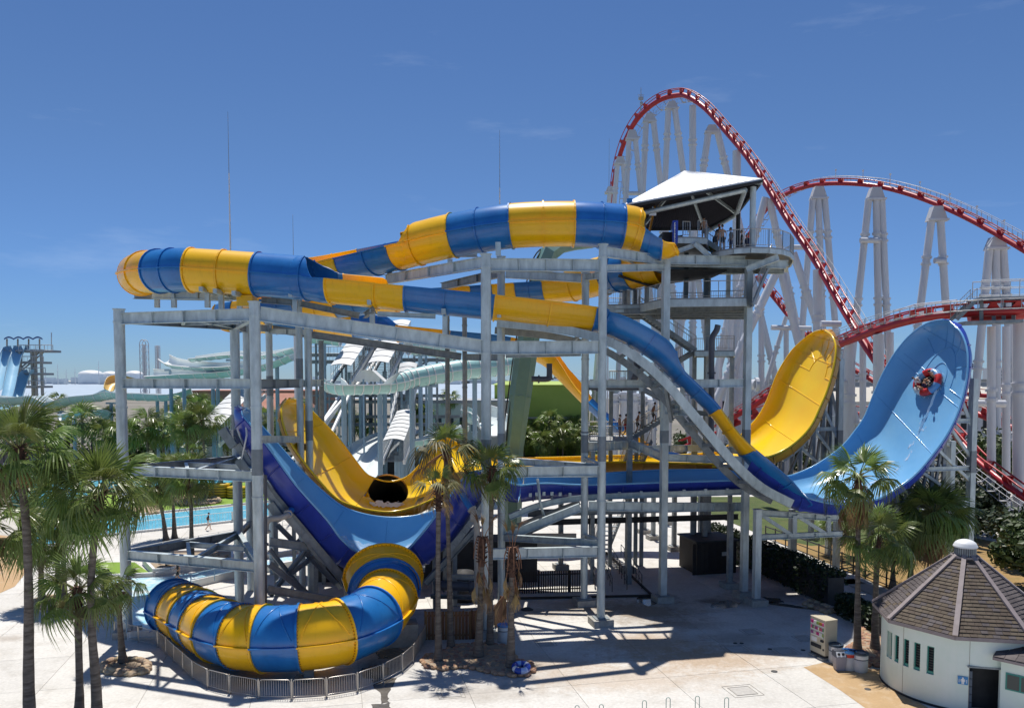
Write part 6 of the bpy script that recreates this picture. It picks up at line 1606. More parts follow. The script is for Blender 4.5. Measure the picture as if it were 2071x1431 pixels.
# covered stairs
def covered_stairs(label, p, q, w, nseg, u_cov=(0, 1), railm='rail_white', group='white covered stairs to the mint slides'):
    p, q = W(*p), W(*q); t = thing('covered_stairs', label, 'stairs', V((q.x, q.y, 0)), group)
    d = q - p; side = V((w, 0, 0))
    stairs(t, p, q, side, 30, 'steel_dark', False, 'steel_dark')
    for o in (V((-.15, 0, 0)), side + V((.15, 0, 0))):
        b = MB(); b.bar(p + o, q + o, .25, .55); b.build('guard', M['white'], t)
        b = MB()
        for k in range(nseg * 2 + 1):
            c = p.lerp(q, k / (nseg * 2)) + o; b.bar(c, c + V((0, 0, 2.4)), .07, .07)
        b.bar(p + o + V((0, 0, 1.1)), q + o + V((0, 0, 1.1)), .06, .06); b.build('posts', M['rail_white'], t)
    for k in range(nseg):
        a, c = p.lerp(q, lerp(u_cov[0], u_cov[1], k / nseg)), p.lerp(q, lerp(u_cov[0], u_cov[1], (k + 1.03) / nseg)); b = MB(); vs = []
        for e in (a, c):
            for j in range(7):
                x = j / 6; vs.append(e + side * lerp(-.08, 1.08, x) + V((0, 0, 2.35 + .22 * math.sin(math.pi * x) + (0 if e is a else .07))))
        b.add(vs, [(j, j + 1, j + 8, j + 7) for j in range(6)], 0, True); b.add([v - V((0, 0, .07)) for v in vs], [(j, j + 7, j + 8, j + 1) for j in range(6)], 0, True)
        b.build('awning', M['awning'], t)
    for k in (1, 3, 5):
        c = p.lerp(q, k / 6.5) + side * .5
        if c.z > 1.5: b = MB(); b.cyl((c.x, c.y, 0), c - V((0, 0, .2)), .3, n=8); b.build('leg', M['leg_blue'], t)
covered_stairs('left white covered stair rising steeply behind the steel beams', (742, 672, 124), (672, 776, 106), 2.3, 9)
covered_stairs('right white covered stair rising beside the left one', (798, 680, 124), (748, 770, 108), 2.3, 8)
covered_stairs('lower covered stair coming down to the pool gate between the palms', (806, 868, 104), (778, 934, 90), 2.0, 8)
covered_stairs('short covered stair below the mint tube in the middle', (812, 770, 110), (792, 856, 104), 2.0, 3, (0, .35))
covered_stairs('white covered stair on the left before the brick building', (498, 800, 118), (400, 900, 104), 2.6, 9)
# conveyor rails: pairs of pale tubes
t = thing('raft_conveyor', 'pair of pale conveyor tubes sloping between the covered stairs', 'conveyor', V((W(560, 950, 92).x, 92, 0)))
for (a, c) in (((778, 684, 122), (610, 930, 92)), ((768, 684, 122), (600, 930, 92)), ((710, 790, 104), (640, 940, 92)), ((700, 800, 104), (565, 960, 90)), ((790, 690, 122), (705, 800, 104))):
    b = MB(); b.cyl(W(*a), W(*c), .22, n=8); b.build('conveyor_tube', M['rail_white'], t)
b = MB(); b.bar(W(774, 688, 122), W(606, 934, 92), .5, .15); b.build('belt', M['dark'], t)
for k in range(6):
    p = W(778, 684, 122).lerp(W(610, 930, 92), k / 6.5); b = MB(); b.bar((p.x, p.y, 0), p, .25, .25); b.bar((p.x - 3, p.y, 0), (p.x - 3, p.y, p.z), .2, .2); b.build('trestle_post', M['steel_dark'], t)
t = thing('rest_hood', 'white hood roof over the landing of the covered stairs', 'canopy', V((W(745, 780, 104).x, 104, 0)))
b = MB(); P = [W(u, v, 104) for u, v in ((722, 748), (752, 748), (774, 768), (780, 772), (700, 772))]; b.add(P + [p + V((0, 3, 0)) for p in P], [(0, 1, 6, 5), (1, 2, 7, 6), (2, 3, 8, 7), (5, 6, 7, 8, 9)], 0); b.build('hood', M['white'], t)
b = MB()
for u in (708, 735, 770): c = W(u, 766, 104.2); b.bar((c.x, c.y, 0), (c.x, c.y, 15), .2, .2)
b.build('posts', M['leg_blue'], t)
# lattice of dark service steel at the slide tops
t = thing('slide_start_tower', 'dark steel start tower with many storeys behind the mint tube', 'tower', V((W(850, 766, 118).x, 118, 0)))
for i, u in enumerate((640, 655, 700, 735, 800, 812, 838, 862, 884, 905)):
    for Y in (116, 122):
        c = W(u, 766, Y); b = MB(); zt = ZV((c.x, c.y), 690 + (i % 3) * 6); b.bar((c.x, c.y, 0), (c.x, c.y, zt), .3, .3); b.build('post', M['leg_blue' if i % 2 else 'steel_dark'], t)
for (u0, u1, v) in ((630, 700, 718), (630, 690, 732), (795, 905, 700), (795, 920, 728), (700, 800, 706), (640, 900, 800), (660, 960, 812), (640, 930, 842), (660, 900, 858)):
    b = MB(); b.bar(W(u0, v, 118), W(u1, v, 118), .4, .45); b.build('beam', M['steel_dark'], t)
    b = MB(); b.bar(W(u0, v - 1, 121), W(u1, v - 1, 121), 5, .12); b.build('floor_plate', M['steel_dark'], t)
    if v < 740: railing(t, [W(u0, v - 2, 117.6), W(u1, v - 2, 117.6)], 1.1, .5, 'rail_white', 2, r=.04)
for (a, c) in (((835, 745), (870, 728)), ((812, 745), (840, 728)), ((640, 760), (660, 735)), ((850, 770), (905, 730))):
    b = MB(); b.bar(W(*a, 118), W(*c, 118), .3, .3); b.build('brace', M['steel_dark'], t)
b = MB(); b.box((W(730, 870, 112).x, 116, 2.2), (32, 5, 4.4)); b.build('machine_house', M['dark'], t)
# pool gate
t = thing('pool_gate', 'blue framed pool gate with white rails at the foot of the stairs', 'gate', G(785, 975))
for u in (762, 793, 752, 776):
    p = G(u, 972); b = MB(); b.bar(p, p + V((0, 0, 3.2)), .25, .25); b.build('gate_post', M['skyblue'], t)
b = MB(); b.box(G(785, 974) + V((0, 0, 2.2)), (1.9, .1, 1.4)); b.build('notice_board', M['white'], t)
for (a, c) in ((735, 752), (755, 775), (797, 830), (830, 850)):
    railing(t, [G(a, 974), G(c, 970)], 1.6, .5, 'rail_white', 2, r=.05)
# sky-blue slides and their tower, left
t = thing('sky_blue_slides', 'tall tower with sky blue slides and a wavy dark blue roof at the left edge', 'water slide', V((W(45, 766, 190).x, 190, 0)))
for C in ([(50, 700, 188), (41, 703, 187), (32, 722, 184), (25, 752, 181), (19, 782, 178), (8, 826, 174)], [(28, 700, 188), (18, 703, 187), (8, 722, 184), (0, 752, 181), (-6, 782, 178)], [(62, 748, 187), (53, 751, 186), (45, 768, 184), (38, 790, 181), (30, 815, 178)]):
    P = [W(*c) for c in C]; flume(t, [(p, 's', 10, 170, 1.15) for p in P], names=('slide_lane', 'slide_lane'), N=10, per=3, flanges=False)
for u in (10, 42, 66, 73, 85):
    for Y in (187, 193): p = W(u, 766, Y); b = MB(); b.bar((p.x, p.y, 0), (p.x, p.y, ZV(p, 706)), .5, .5); b.build('post', M['cream'], t)
for (u0, u1, v) in ((38, 107, 710), (10, 92, 756), (45, 88, 733), (42, 90, 782)):
    b = MB(); b.bar(W(u0, v, 190), W(u1, v, 190), 7, .5); b.build('platform', M['greywall'], t)
    railing(t, [W(u0, v - 1, 186.5), W(u1, v - 1, 186.5)], 1.3, .8, 'rail_white', 2, r=.06)
b = MB(); vs = []
for i in range(33):
    for Y in (186, 194):
        p = W(lerp(8, 86, i / 32), 684, Y); vs.append(V((p.x, p.y, p.z + .45 * abs(math.sin(i / 32 * math.pi * 4)))))
b.add(vs, [(2 * i, 2 * i + 1, 2 * i + 3, 2 * i + 2) for i in range(32)], 0, True); b.add([v - V((0, 0, .35)) for v in vs], [(2 * i, 2 * i + 2, 2 * i + 3, 2 * i + 1) for i in range(32)], 0, True)
b.add([V(vs[2 * i + k]) - V((0, 0, .35 * j)) for i in range(33) for k, j in ((0, 0), (0, 1))], [(2 * i, 2 * i + 1, 2 * i + 3, 2 * i + 2) for i in range(32)])
b.build('wavy_roof', mat('deep_blue_awning', (.05, .09, .30), .6), t)
for u in (14, 36, 58, 80):
    p = W(u, 706, 190); b = MB(); b.bar(p, W(u, 685, 190), .25, .25); b.build('roof_post', M['cream'], t)
stairs(t, W(80, 712, 191), W(10, 770, 191), V((0, 1.6, 0)), 24, 'greywall', False); stairs(t, W(40, 756, 192), W(24, 815, 192), V((2, 0, 0)), 20, 'greywall', False)
p, q = W(104, 708, 189), W(104, 672, 189); b = MB(); b.cyl(p, q, .12, n=6); b.build('flag_pole', M['rail_white'], t)
MATS2['q'] = ('pale_yellow',) * 3; M['pale_yellow'] = mat('pale_yellow_flume', (.74, .52, .18), .4)
# pale yellow funnel slide behind the left column
far_flume('pale yellow curved slide peeking out behind the left column', 'yellow_slide', [(221, 784, 170, 'q', 10, 170, 1.0), (228, 769, 172, 'q', 30, 150, 1.3), (244, 764, 174, 'q', 30, 150, 1.3), (280, 770, 176, None, 20, 160, .9)], group=None)
# ================================================================== PLAZA THINGS
# steel crowd fence round the exit tube
def post_fence(label, px, h, m='rail', gap=.11, name='railing_fence', group=None, r=.022, cat='fence'):
    P = [G(u, v) for u, v in px]; t = thing(name, label, cat, P[0], group); Z = V((0, 0, 1))
    for i, (p, q) in enumerate(zip(P[:-1], P[1:])):
        d = (q - p).normalized(); a, c = p + d * .06, q - d * .06; b = MB()
        z0, z1 = .12, h
        # one bent frame with rounded upper corners
        b.path([a + Z * z0, a + Z * (z1 - .1), a + d * .03 + Z * (z1 - .03), a + d * .1 + Z * z1, c - d * .1 + Z * z1, c - d * .03 + Z * (z1 - .03), c + Z * (z1 - .1), c + Z * z0, a + Z * z0], r, 6)
        n = max(2, int((c - a).length / gap))
        for k in range(1, n):
            e = a.lerp(c, k / n); b.cyl(e + Z * z0, e + Z * (z1 - .02), r * .5, n=4, caps=False)
        b.build('fence_panel', M[m], t)
    for p in P:
        b = MB(); b.cyl(p, p + Z * (h + .04), r * 1.5, n=8); b.cyl(p, p + Z * .02, r * 4, n=8); b.build('post', M[m], t)
    return t
post_fence('low curved stainless railing fence around the striped exit tube', [(232, 1287), (280, 1298), (319, 1308), (336, 1322), (352, 1338), (370, 1354), (389, 1372), (420, 1390), (464, 1402), (523, 1412), (590, 1413), (660, 1409), (723, 1398), (775, 1379), (814, 1358), (836, 1338), (850, 1314), (863, 1290)], .92)
# wooden fence
M['wood'] = mat('brown_stained_wood', (.17, .075, .03), .7, col2=(.25, .12, .05), scale=2.5, stretch=(6, 6, .5), rnd=.22)
M['wood_dark'] = mat('dark_stained_wood', (.028, .02, .016), .75, col2=(.04, .03, .024), scale=2, rnd=.2)
def slat_fence(label, px, h, sw, gap, m, group=None, cat='fence'):
    P = [G(u, v) for u, v in px]; t = thing('slat_fence', label, cat, P[0], group); me = None; cnt = 0
    for p, q in zip(P[:-1], P[1:]):
        d = (q - p).normalized(); L = (q - p).length; n = int(L / (sw + gap)); nn = V((-d.y, d.x, 0))
        for k in range(n):
            c = p + d * ((k + .5) * (sw + gap)); hh = h + random.uniform(-.02, .02)
            b = MB()
            if me is None:
                b.box(ORG[t.name] + V((0, 0, h / 2)), (sw, .03, h)); o = b.build('slat', M[m], t); me = o.data
            else: o = link('slat', me, t)
            o.location = c - P[0]; o.rotation_euler = (0, 0, math.atan2(d.y, d.x)); cnt += 1
        for z in (.25, h - .25):
            b = MB(); b.bar(p + nn * .045 + V((0, 0, z)), q + nn * .045 + V((0, 0, z)), .05, .09); b.build('crossrail', M[m], t)
        for k in range(int(L / 2.2) + 1):
            c = p + d * min(L - .05, k * 2.2 + .05) + nn * .11; b = MB(); b.box(c + V((0, 0, h / 2)), (.09, .09, h + .05), math.atan2(d.y, d.x)); b.build('post', M[m], t)
    return t
slat_fence('brown wooden slat fence behind the browned palm cluster', [(858, 1293), (955, 1292), (1000, 1281), (1024, 1248)], 1.65, .17, .025, 'wood')
slat_fence('dark picket gate fence between the dead palm and the rear round column', [(1040, 1200), (1088, 1199), (1178, 1196)], 1.55, .085, .075, 'wood_dark')
b = MB(); b.bar(G(1030, 1212) + V((0, 0, .09)), G(1320, 1206) + V((0, 0, .09)), .12, .14); b.bar(G(1320, 1206) + V((0, 0, .07)), G(1226, 1118) + V((0, 0, .07)), .12, .14)
tag(b.build('kerb_rail', M['wood_dark']), 'dark low kerb rail on the ground below the picket fence', 'kerb')
b = MB(); b.box(G(1100, 1180) + V((0, 3, 2.4)), (5.2, .3, 1.5)); b.bar(G(1062, 1170) + V((0, 3, 0)), G(1062, 1170) + V((0, 3, 3)), .2, .2); b.bar(G(1140, 1170) + V((0, 3, 0)), G(1140, 1170) + V((0, 3, 3)), .2, .2)
tag(b.build('banner_board', M['cream']), 'blank beige board behind the dark picket fence', 'board')
# queue rails under the slide
def queue_rail(label, px, h=1.0):
    P = [G(u, v) for u, v in px]; t = thing('queue_rail', label, 'railing', P[0], 'thin black queue rails under the slide'); Z = V((0, 0, 1)); b = MB()
    for p, q in zip(P[:-1], P[1:]):
        b.cyl(p + Z * h, q + Z * h, .03, n=6); b.cyl(p + Z * h * .5, q + Z * h * .5, .022, n=5)
    b.build('handrail', M['black_rail'], t)
    for p, q in zip(P[:-1], P[1:]):
        n = max(1, round((q - p).length / 1.6))
        for k in range(n + 1): b = MB(); c = p.lerp(q, k / n); b.cyl(c, c + Z * h, .028, n=6); b.build('post', M['black_rail'], t)
queue_rail('first black queue rail right of the rear round column', [(1203, 1190), (1195, 1150), (1180, 1120)])
queue_rail('black queue rail behind the front round column', [(1238, 1196), (1222, 1150), (1205, 1118)])
queue_rail('black queue rail right of the front round column', [(1268, 1192), (1248, 1150), (1230, 1120)])
queue_rail('rightmost black queue rail beside the square column', [(1298, 1190), (1276, 1150), (1256, 1124)])
t = thing('dark_cabin', 'dark timber cabin under the return channel beside the hedge', 'cabin', G(1440, 1160))
p = G(1440, 1160); b = MB(); b.box(p + V((0, 1.6, 1.25)), (3.3, 3.2, 2.5), GA); b.build('wall', M['wood_dark'], t)
b = MB(); b.box(p + V((0, 1.6, 2.56)), (3.6, 3.5, .12), GA); b.build('roof', M['dark'], t)
for k in range(10):
    b = MB(); b.box(p + ER * (-1.5 + k * .333) - ED * .03 + V((0, 0, 1.2)), (.28, .05, 2.4), GA); b.build('plank', M['wood_dark'], t)
b = MB(); b.box(p + ER * .95 - ED * .1 + V((0, 0, 1.55)), (.38, .03, .3), GA); b.build('notice', M['cream'], t)
# black fence between hedge and dry lawn
P = [(1548, 1092), (1610, 1115), (1680, 1142), (1750, 1170), (1815, 1196)]
t = thing('black_fence', 'black open rail fence along the dry lawn on the right', 'fence', G(*P[0])); Z = V((0, 0, 1))
GP = [G(*q) for q in P]
for p, q in zip(GP[:-1], GP[1:]):
    b = MB(); b.bar(p + Z * 1.3, q + Z * 1.3, .10, .09); b.bar(p + Z * .7, q + Z * .7, .05, .06); b.bar(p + Z * .2, q + Z * .2, .05, .06); b.build('fence_rail', M['black_rail'], t)
    for k in range(3): b = MB(); c = p.lerp(q, k / 3); b.bar(c, c + Z * 1.4, .09, .09); b.build('post', M['black_rail'], t)
setting(wall_line('path_strip', [(1560, 1110), (1640, 1142), (1720, 1176), (1800, 1208)], .03, 1.5, M['ground']))
# white ground kerb along the hedge
b = MB(); p, q = G(1665, 1225), G(1765, 1268)
b.bar(p + Z * .1, q + Z * .1, .28, .2); b.bar(p + Z * .1 + V((.3, -.9, 0)), q + Z * .1 + V((-.6, -.7, 0)), .2, .2); setting(b.build('kerb', M['concrete_block']))

# ---------------------------------------------------------------- stone rings
M['stone'] = mat('buff_river_stone', (.40, .28, .17), .85, col2=(.52, .40, .28), scale=2.2, bump=.35, rnd=.28)
M['stone_red'] = mat('reddish_stone', (.36, .19, .11), .85, col2=(.48, .30, .19), scale=2.2, bump=.35, rnd=.28)
def stone_mesh(nm, seed):
    r = random.Random(seed); bm = bmesh.new(); bmesh.ops.create_icosphere(bm, subdivisions=2, radius=.5)
    k = [V((r.uniform(-1, 1), r.uniform(-1, 1), r.uniform(-1, 1))).normalized() for _ in range(7)]
    for v in bm.verts:
        for q in k:
            d = v.co.dot(q)
            if d > .36: v.co -= q * (d - .36) * .8
        v.co.z *= .72
    me = bpy.data.meshes.new(nm); bm.to_mesh(me); bm.free()
    for p in me.polygons: p.use_smooth = True
    return me
ST = [stone_mesh('stone', k) for k in range(4)]; ST2 = [m_.copy() for m_ in ST]
for m_ in ST: m_.materials.append(M['stone'])
for m_ in ST2: m_.materials.append(M['stone_red'])
def stone_ring(label, px, s=.38, m=ST, fill='soil', inner=0, seed=1, group=None, close=True, rows=1):
    r = random.Random(seed); P = [G(u, v) for u, v in px]; c = sum(P, V((0, 0, 0))) / len(P)
    t = thing('stone_bed', label, 'stone bed', c, group)
    b = MB(); b.slab([(lerp(c.x, p.x, .96), lerp(c.y, p.y, .96)) for p in P], .002, .14); stuff(b.build('gravel', M[fill], t))
    for row in range(rows):
        Q = [c.lerp(p, 1 - .10 * row) for p in P]; n = len(Q)
        for i in range(n if close else n - 1):
            p, q = Q[i], Q[(i + 1) % n]; L = (q - p).length; d = 0
            while d < L:
                w_ = s * r.uniform(.8, 1.35); e = p.lerp(q, min(1, (d + w_ / 2) / L)); d += w_ * .98
                o = link('stone', r.choice(m), t); o.location = e - c + V((r.uniform(-.05, .05), r.uniform(-.05, .05), s * .22 + .10 * row)); o.scale = (w_ * 1.12, s * r.uniform(.85, 1.1), s * r.uniform(.75, 1.05)); o.rotation_euler = (r.uniform(-.2, .2), r.uniform(-.2, .2), math.atan2(q.y - p.y, q.x - p.x) + r.uniform(-.25, .25))
    lo_, hi = min(p.x for p in P), max(p.x for p in P); ly, hy = min(p.y for p in P), max(p.y for p in P)
    k = 0; tries = 0
    while k < inner and tries < inner * 8:
        tries += 1
        x, y = r.uniform(lo_, hi), r.uniform(ly, hy); ins = False; n = len(P)
        for i in range(n):
            a, e = P[i], P[(i + 1) % n]
            if (a.y > y) != (e.y > y) and x < (e.x - a.x) * (y - a.y) / (e.y - a.y) + a.x: ins = not ins
        if not ins: continue
        o = link('stone', r.choice(m), t); s2 = s * r.uniform(.45, .8); o.location = V((x, y, .13)) - V((c.x, c.y, 0)); o.scale = (s2 * 1.2, s2, s2 * .7); o.rotation_euler = (0, 0, r.uniform(0, 6)); k += 1
def oval(u, v, du, dv, n=14, j=0.0):
    return [(u + du * math.cos(2 * math.pi * k / n) * (1 + j * math.sin(k * 2.3)), v + dv * math.sin(2 * math.pi * k / n) * (1 + j * math.cos(k * 1.7))) for k in range(n)]
stone_ring('oval bed of rounded stones around the slim palm near the exit tube', oval(255, 1351, 50, 15), .46, inner=16, seed=2, rows=2)
stone_ring('stone bed around the three palms at the pool corner', oval(110, 1222, 41, 12), .5, inner=14, seed=3, rows=2)
stone_ring('long bed of reddish stones around the browned palm cluster', [(853, 1338), (868, 1326), (890, 1320), (925, 1307), (985, 1303), (1022, 1308), (1048, 1338), (1074, 1342), (1080, 1358), (1064, 1367), (1036, 1369), (1004, 1364), (975, 1357), (938, 1350), (895, 1355), (862, 1350)], .36, ST2, inner=150, seed=4)
stone_ring('bed of stones around the twin palms beside the waste bins', [(1712, 1316), (1735, 1300), (1745, 1275), (1765, 1262), (1800, 1290), (1790, 1335), (1784, 1348), (1745, 1346), (1722, 1332)], .42, ST2, inner=130, seed=5)
stone_ring('pebble island with two palm trunks on the turf bank', oval(400, 1013, 46, 9), .6, ST, inner=50, seed=6)
stone_ring('pebble island behind the leaning palm on the turf bank', oval(300, 1032, 28, 7), .6, ST, inner=24, seed=7)
stone_ring('row of stones at the foot of the dark hedge', [(1625, 1222), (1650, 1231), (1672, 1240), (1690, 1238), (1670, 1228), (1645, 1218)], .5, ST, inner=0, seed=8)
# planter by the pool
t = thing('rock_planter', 'white edged rock planter with a floodlight beside the splash pool', 'planter', G(390, 1145))
hexp = [(291, 1141), (312, 1163), (345, 1160), (470, 1139), (470, 1122), (360, 1124), (310, 1128)]
b = MB(); b.slab([(G(u, v).x, G(u, v).y) for u, v in hexp], .01, .35); stuff(b.build('gravel', M['soil'], t))
b = MB(); PP = [G(u, v) for u, v in hexp]
for p, q in zip(PP, PP[1:] + PP[:1]): b.bar(p + Z * .26, q + Z * .26, .22, .52)
b.build('rim', M['pool_white'], t)
r = random.Random(3)
for k in range(60):
    f = r.random(); g_ = r.random(); u = lerp(315, 466, f); v = lerp(1129, lerp(1156, 1138, f), g_)
    o = link('stone', r.choice(ST), t); p = G(u, v); s2 = r.uniform(.22, .5); o.location = p - G(390, 1145) + Z * .38; o.scale = (s2 * 1.2, s2, s2 * .7); o.rotation_euler = (0, 0, r.uniform(0, 6))
t = thing('flood_light', 'grey box floodlight on a stand in the rock planter', 'floodlight', G(336, 1152) + Z * .36)
p = G(336, 1152) + Z * .36
b = MB(); b.bar(p, p + Z * .45, .1, .1); b.bar(p + V((-.5, 0, .45)), p + V((.5, 0, .45)), .06, .06); b.build('stand', M['dark'], t)
b = MB(); b.box(p + V((0, 0, .95)), (1.05, .6, .85)); b.build('housing', M['greywall'], t)
b = MB(); b.box(p + V((0, -.31, .95)), (.85, .04, .65)); b.build('lens', M['steel_dark'], t)
# pool rails
def pool_rail(label, px, z, m='rail', h=1.0):
    P = [G(u, v, z) for u, v in px]; t = thing('pool_rail', label, 'railing', P[0], 'pool railings'); b = MB()
    for p, q in zip(P[:-1], P[1:]):
        for hh in (h, h * .5): b.cyl(p + Z * hh, q + Z * hh, .03, n=6)
        n = max(1, round((q - p).length / 1.8))
        for k in range(n + 1): c = p.lerp(q, k / n); b.cyl(c, c + Z * h, .03, n=6)
    b.build('handrail', M[m], t)
M['rail_blue'] = mat('pale_blue_rail', (.30, .46, .55), .4)
pool_rail('pale blue rail along the left wall of the splash pool', [(196, 1178), (232, 1232), (256, 1280)], .5, 'rail_blue')
pool_rail('thin grey rail along the wall beside the channel right of the wading person', [(386, 1184), (480, 1164), (560, 1150)], .55, 'rail_blue', .85)
pool_rail('thin white rail between path and splash pool', [(265, 1130), (360, 1110), (480, 1088), (600, 1066)], 0, 'rail_white', .9)
post_fence('white fence along the near edge of the lazy river', [(90, 1104), (215, 1083), (330, 1071), (470, 1055), (640, 1034)], 1.1, 'rail_white', .3, r=.03)
# stacked rafts
def torus_mb(c, R_, r_, nu=22, nv=8, M3=None, mi=0, b=None, sy=1.0, mats=None):
    b = b or MB(); c = V(c); P = []
    for i in range(nu):
        a = 2 * math.pi * i / nu
        for j in range(nv):
            e = 2 * math.pi * j / nv; p = V(((R_ + r_ * math.cos(e)) * math.cos(a), (R_ + r_ * math.cos(e)) * math.sin(a) * sy, r_ * math.sin(e))); P.append(c + (M3 @ p if M3 is not None else p))
    n0 = len(b.v); b.v.extend([tuple(p) for p in P])
    for i in range(nu):
        for j in range(nv):
            b.f.append([n0 + i * nv + j, n0 + ((i + 1) % nu) * nv + j, n0 + ((i + 1) % nu) * nv + (j + 1) % nv, n0 + i * nv + (j + 1) % nv]); b.m.append(mats(i) if mats else mi); b.sm.append(True)
    return b
M['raft_yellow'] = mat('yellow_raft_vinyl', (.72, .48, .03), .4); M['raft_black'] = mat('black_raft_vinyl', (.03, .028, .025), .45)
k = 0
for (u, v, n, lab) in ((421, 1005, 5, 'stack left of the second left column'), (446, 1005, 5, 'stack nearest to the second left column'), (478, 1006, 4, 'stack behind the second left column')):
    for j in range(n):
        p = G(u, v); t = thing('raft', '%s yellow raft in the %s' % (('lowest', 'second lowest', 'middle' if n == 5 else 'third', 'second highest' if n == 5 else 'topmost', 'topmost')[j], lab), 'raft', p + Z * (.34 * j), 'yellow rafts stacked on the turf')
        b = torus_mb(p + Z * (.34 * j + .24), 1.0, .2, 18, 6, sy=.8); b.build('tube', M['raft_yellow'], t)
        b = torus_mb(p + Z * (.34 * j + .10), 1.02, .13, 18, 6, sy=.8); b.build('band', M['raft_black'], t)
# swim ring
M['ring_blue'] = mat('blue_swim_ring_vinyl', (.02, .06, .38), .25, coat=.4); M['ring_pale'] = mat('pale_blue_ring_panel', (.36, .48, .78), .25, coat=.4); M['ring_white'] = mat('white_ring_panel', (.8, .8, .82), .25, coat=.4)
p = G(1054, 1362); t = thing('swim_ring', 'blue and white swim ring lying at the end of the stone bed', 'swim ring', p + Z * .05)
b = torus_mb(p + Z * .34, .34, .17, 32, 12, Matrix.Rotation(rad(12), 3, 'X'), mats=lambda i: 1 if i % 16 in (8, 9, 10, 11) else 2 if i % 16 in (2, 3) else 0); b.build('tube', [M['ring_blue'], M['ring_pale'], M['ring_white']], t)
b = MB(); a_ = [p + Matrix.Rotation(rad(12), 3, 'X') @ V((.34 * math.cos(e), .34 * math.sin(e), .17)) + Z * .36 for e in (3.6, 4.0, 4.4)]; b.path(a_, .015, 5); b.build('grab_cord', M['ring_white'], t)

# ---------------------------------------------------------------- vending machine
M['vend'] = mat('beige_vending_shell', (.60, .54, .40), .4, col2=(.56, .50, .37), scale=2, coat=.15)
pA, pB, pC = G(1638, 1322), G(1668, 1336), G(1683, 1331)
dv = (pB - pA).normalized(); nv_ = V((-dv.y, dv.x, 0)); 
if nv_.x < 0: nv_ = -nv_
wv = (pB - pA).length; wv = max(1.0, min(1.35, wv)); dp = .78; hv = 1.88
t = thing('vending_machine', 'beige drink vending machine standing on the plaza', 'vending machine', pA)
RM = Matrix((dv, nv_, V((0, 0, 1)))).transposed()
def vb(c, size, name, m, par=None):
    b = MB(); b.box(pA + dv * c[0] + nv_ * c[1] + Z * c[2], size, 0, 0, RM); return b.build(name, M[m] if isinstance(m, str) else m, par or t)
vb((.22, .3, .06), (.4, .9, .12), 'foot_block', 'concrete_block'); vb((wv - .2, .3, .06), (.4, .9, .12), 'foot_block', 'concrete_block')
vb((wv / 2, dp / 2, .2), (wv * .96, dp * .95, .14), 'plinth', 'dark')
cab = vb((wv / 2, dp / 2, .26 + hv / 2), (wv, dp, hv), 'cabinet', 'vend')
vb((wv / 2, dp / 2, .26 + hv + .015), (wv + .03, dp + .03, .03), 'top', 'vend')
disp = vb((wv / 2, -.006, .26 + hv * .71), (wv * .86, .03, hv * .47), 'display_window', mat('display_backing', (.55, .56, .50), .3))
cc = [(.55, .05, .22), (.75, .75, .7), (.30, .42, .12), (.45, .22, .05), (.70, .10, .30), (.15, .17, .16), (.20, .30, .18), (.5, .45, .3), (.30, .10, .25), (.65, .62, .55)]
CM = [mat('can_%s' % n_, c, .35) for n_, c in zip(('red', 'white', 'green', 'amber', 'pink', 'black', 'olive', 'tan', 'plum', 'cream'), cc)]
for row in range(3):
    for k in range(9):
        vb((wv * (.12 + k * .095), -.04, .26 + hv * (.88 - row * .155)), (wv * .07, .05, hv * .085), 'drink_can', CM[(row * 4 + k // 2 + (k if row == 1 else 0)) % 10], disp)
    vb((wv / 2, -.035, .26 + hv * (.825 - row * .155)), (wv * .86, .05, .03), 'shelf', 'white', disp)
vb((wv * .28, -.012, .26 + hv * .38), (wv * .36, .03, hv * .13), 'poster', 'white'); vb((wv * .82, -.03, .26 + hv * .40), (wv * .18, .06, hv * .06), 'coin_panel', 'dark')
vb((wv * .42, -.02, .26 + hv * .21), (wv * .66, .05, hv * .10), 'delivery_flap', 'dark'); vb((wv * .9, -.015, .26 + hv * .16), (wv * .08, .03, hv * .05), 'return_cup', 'dark')
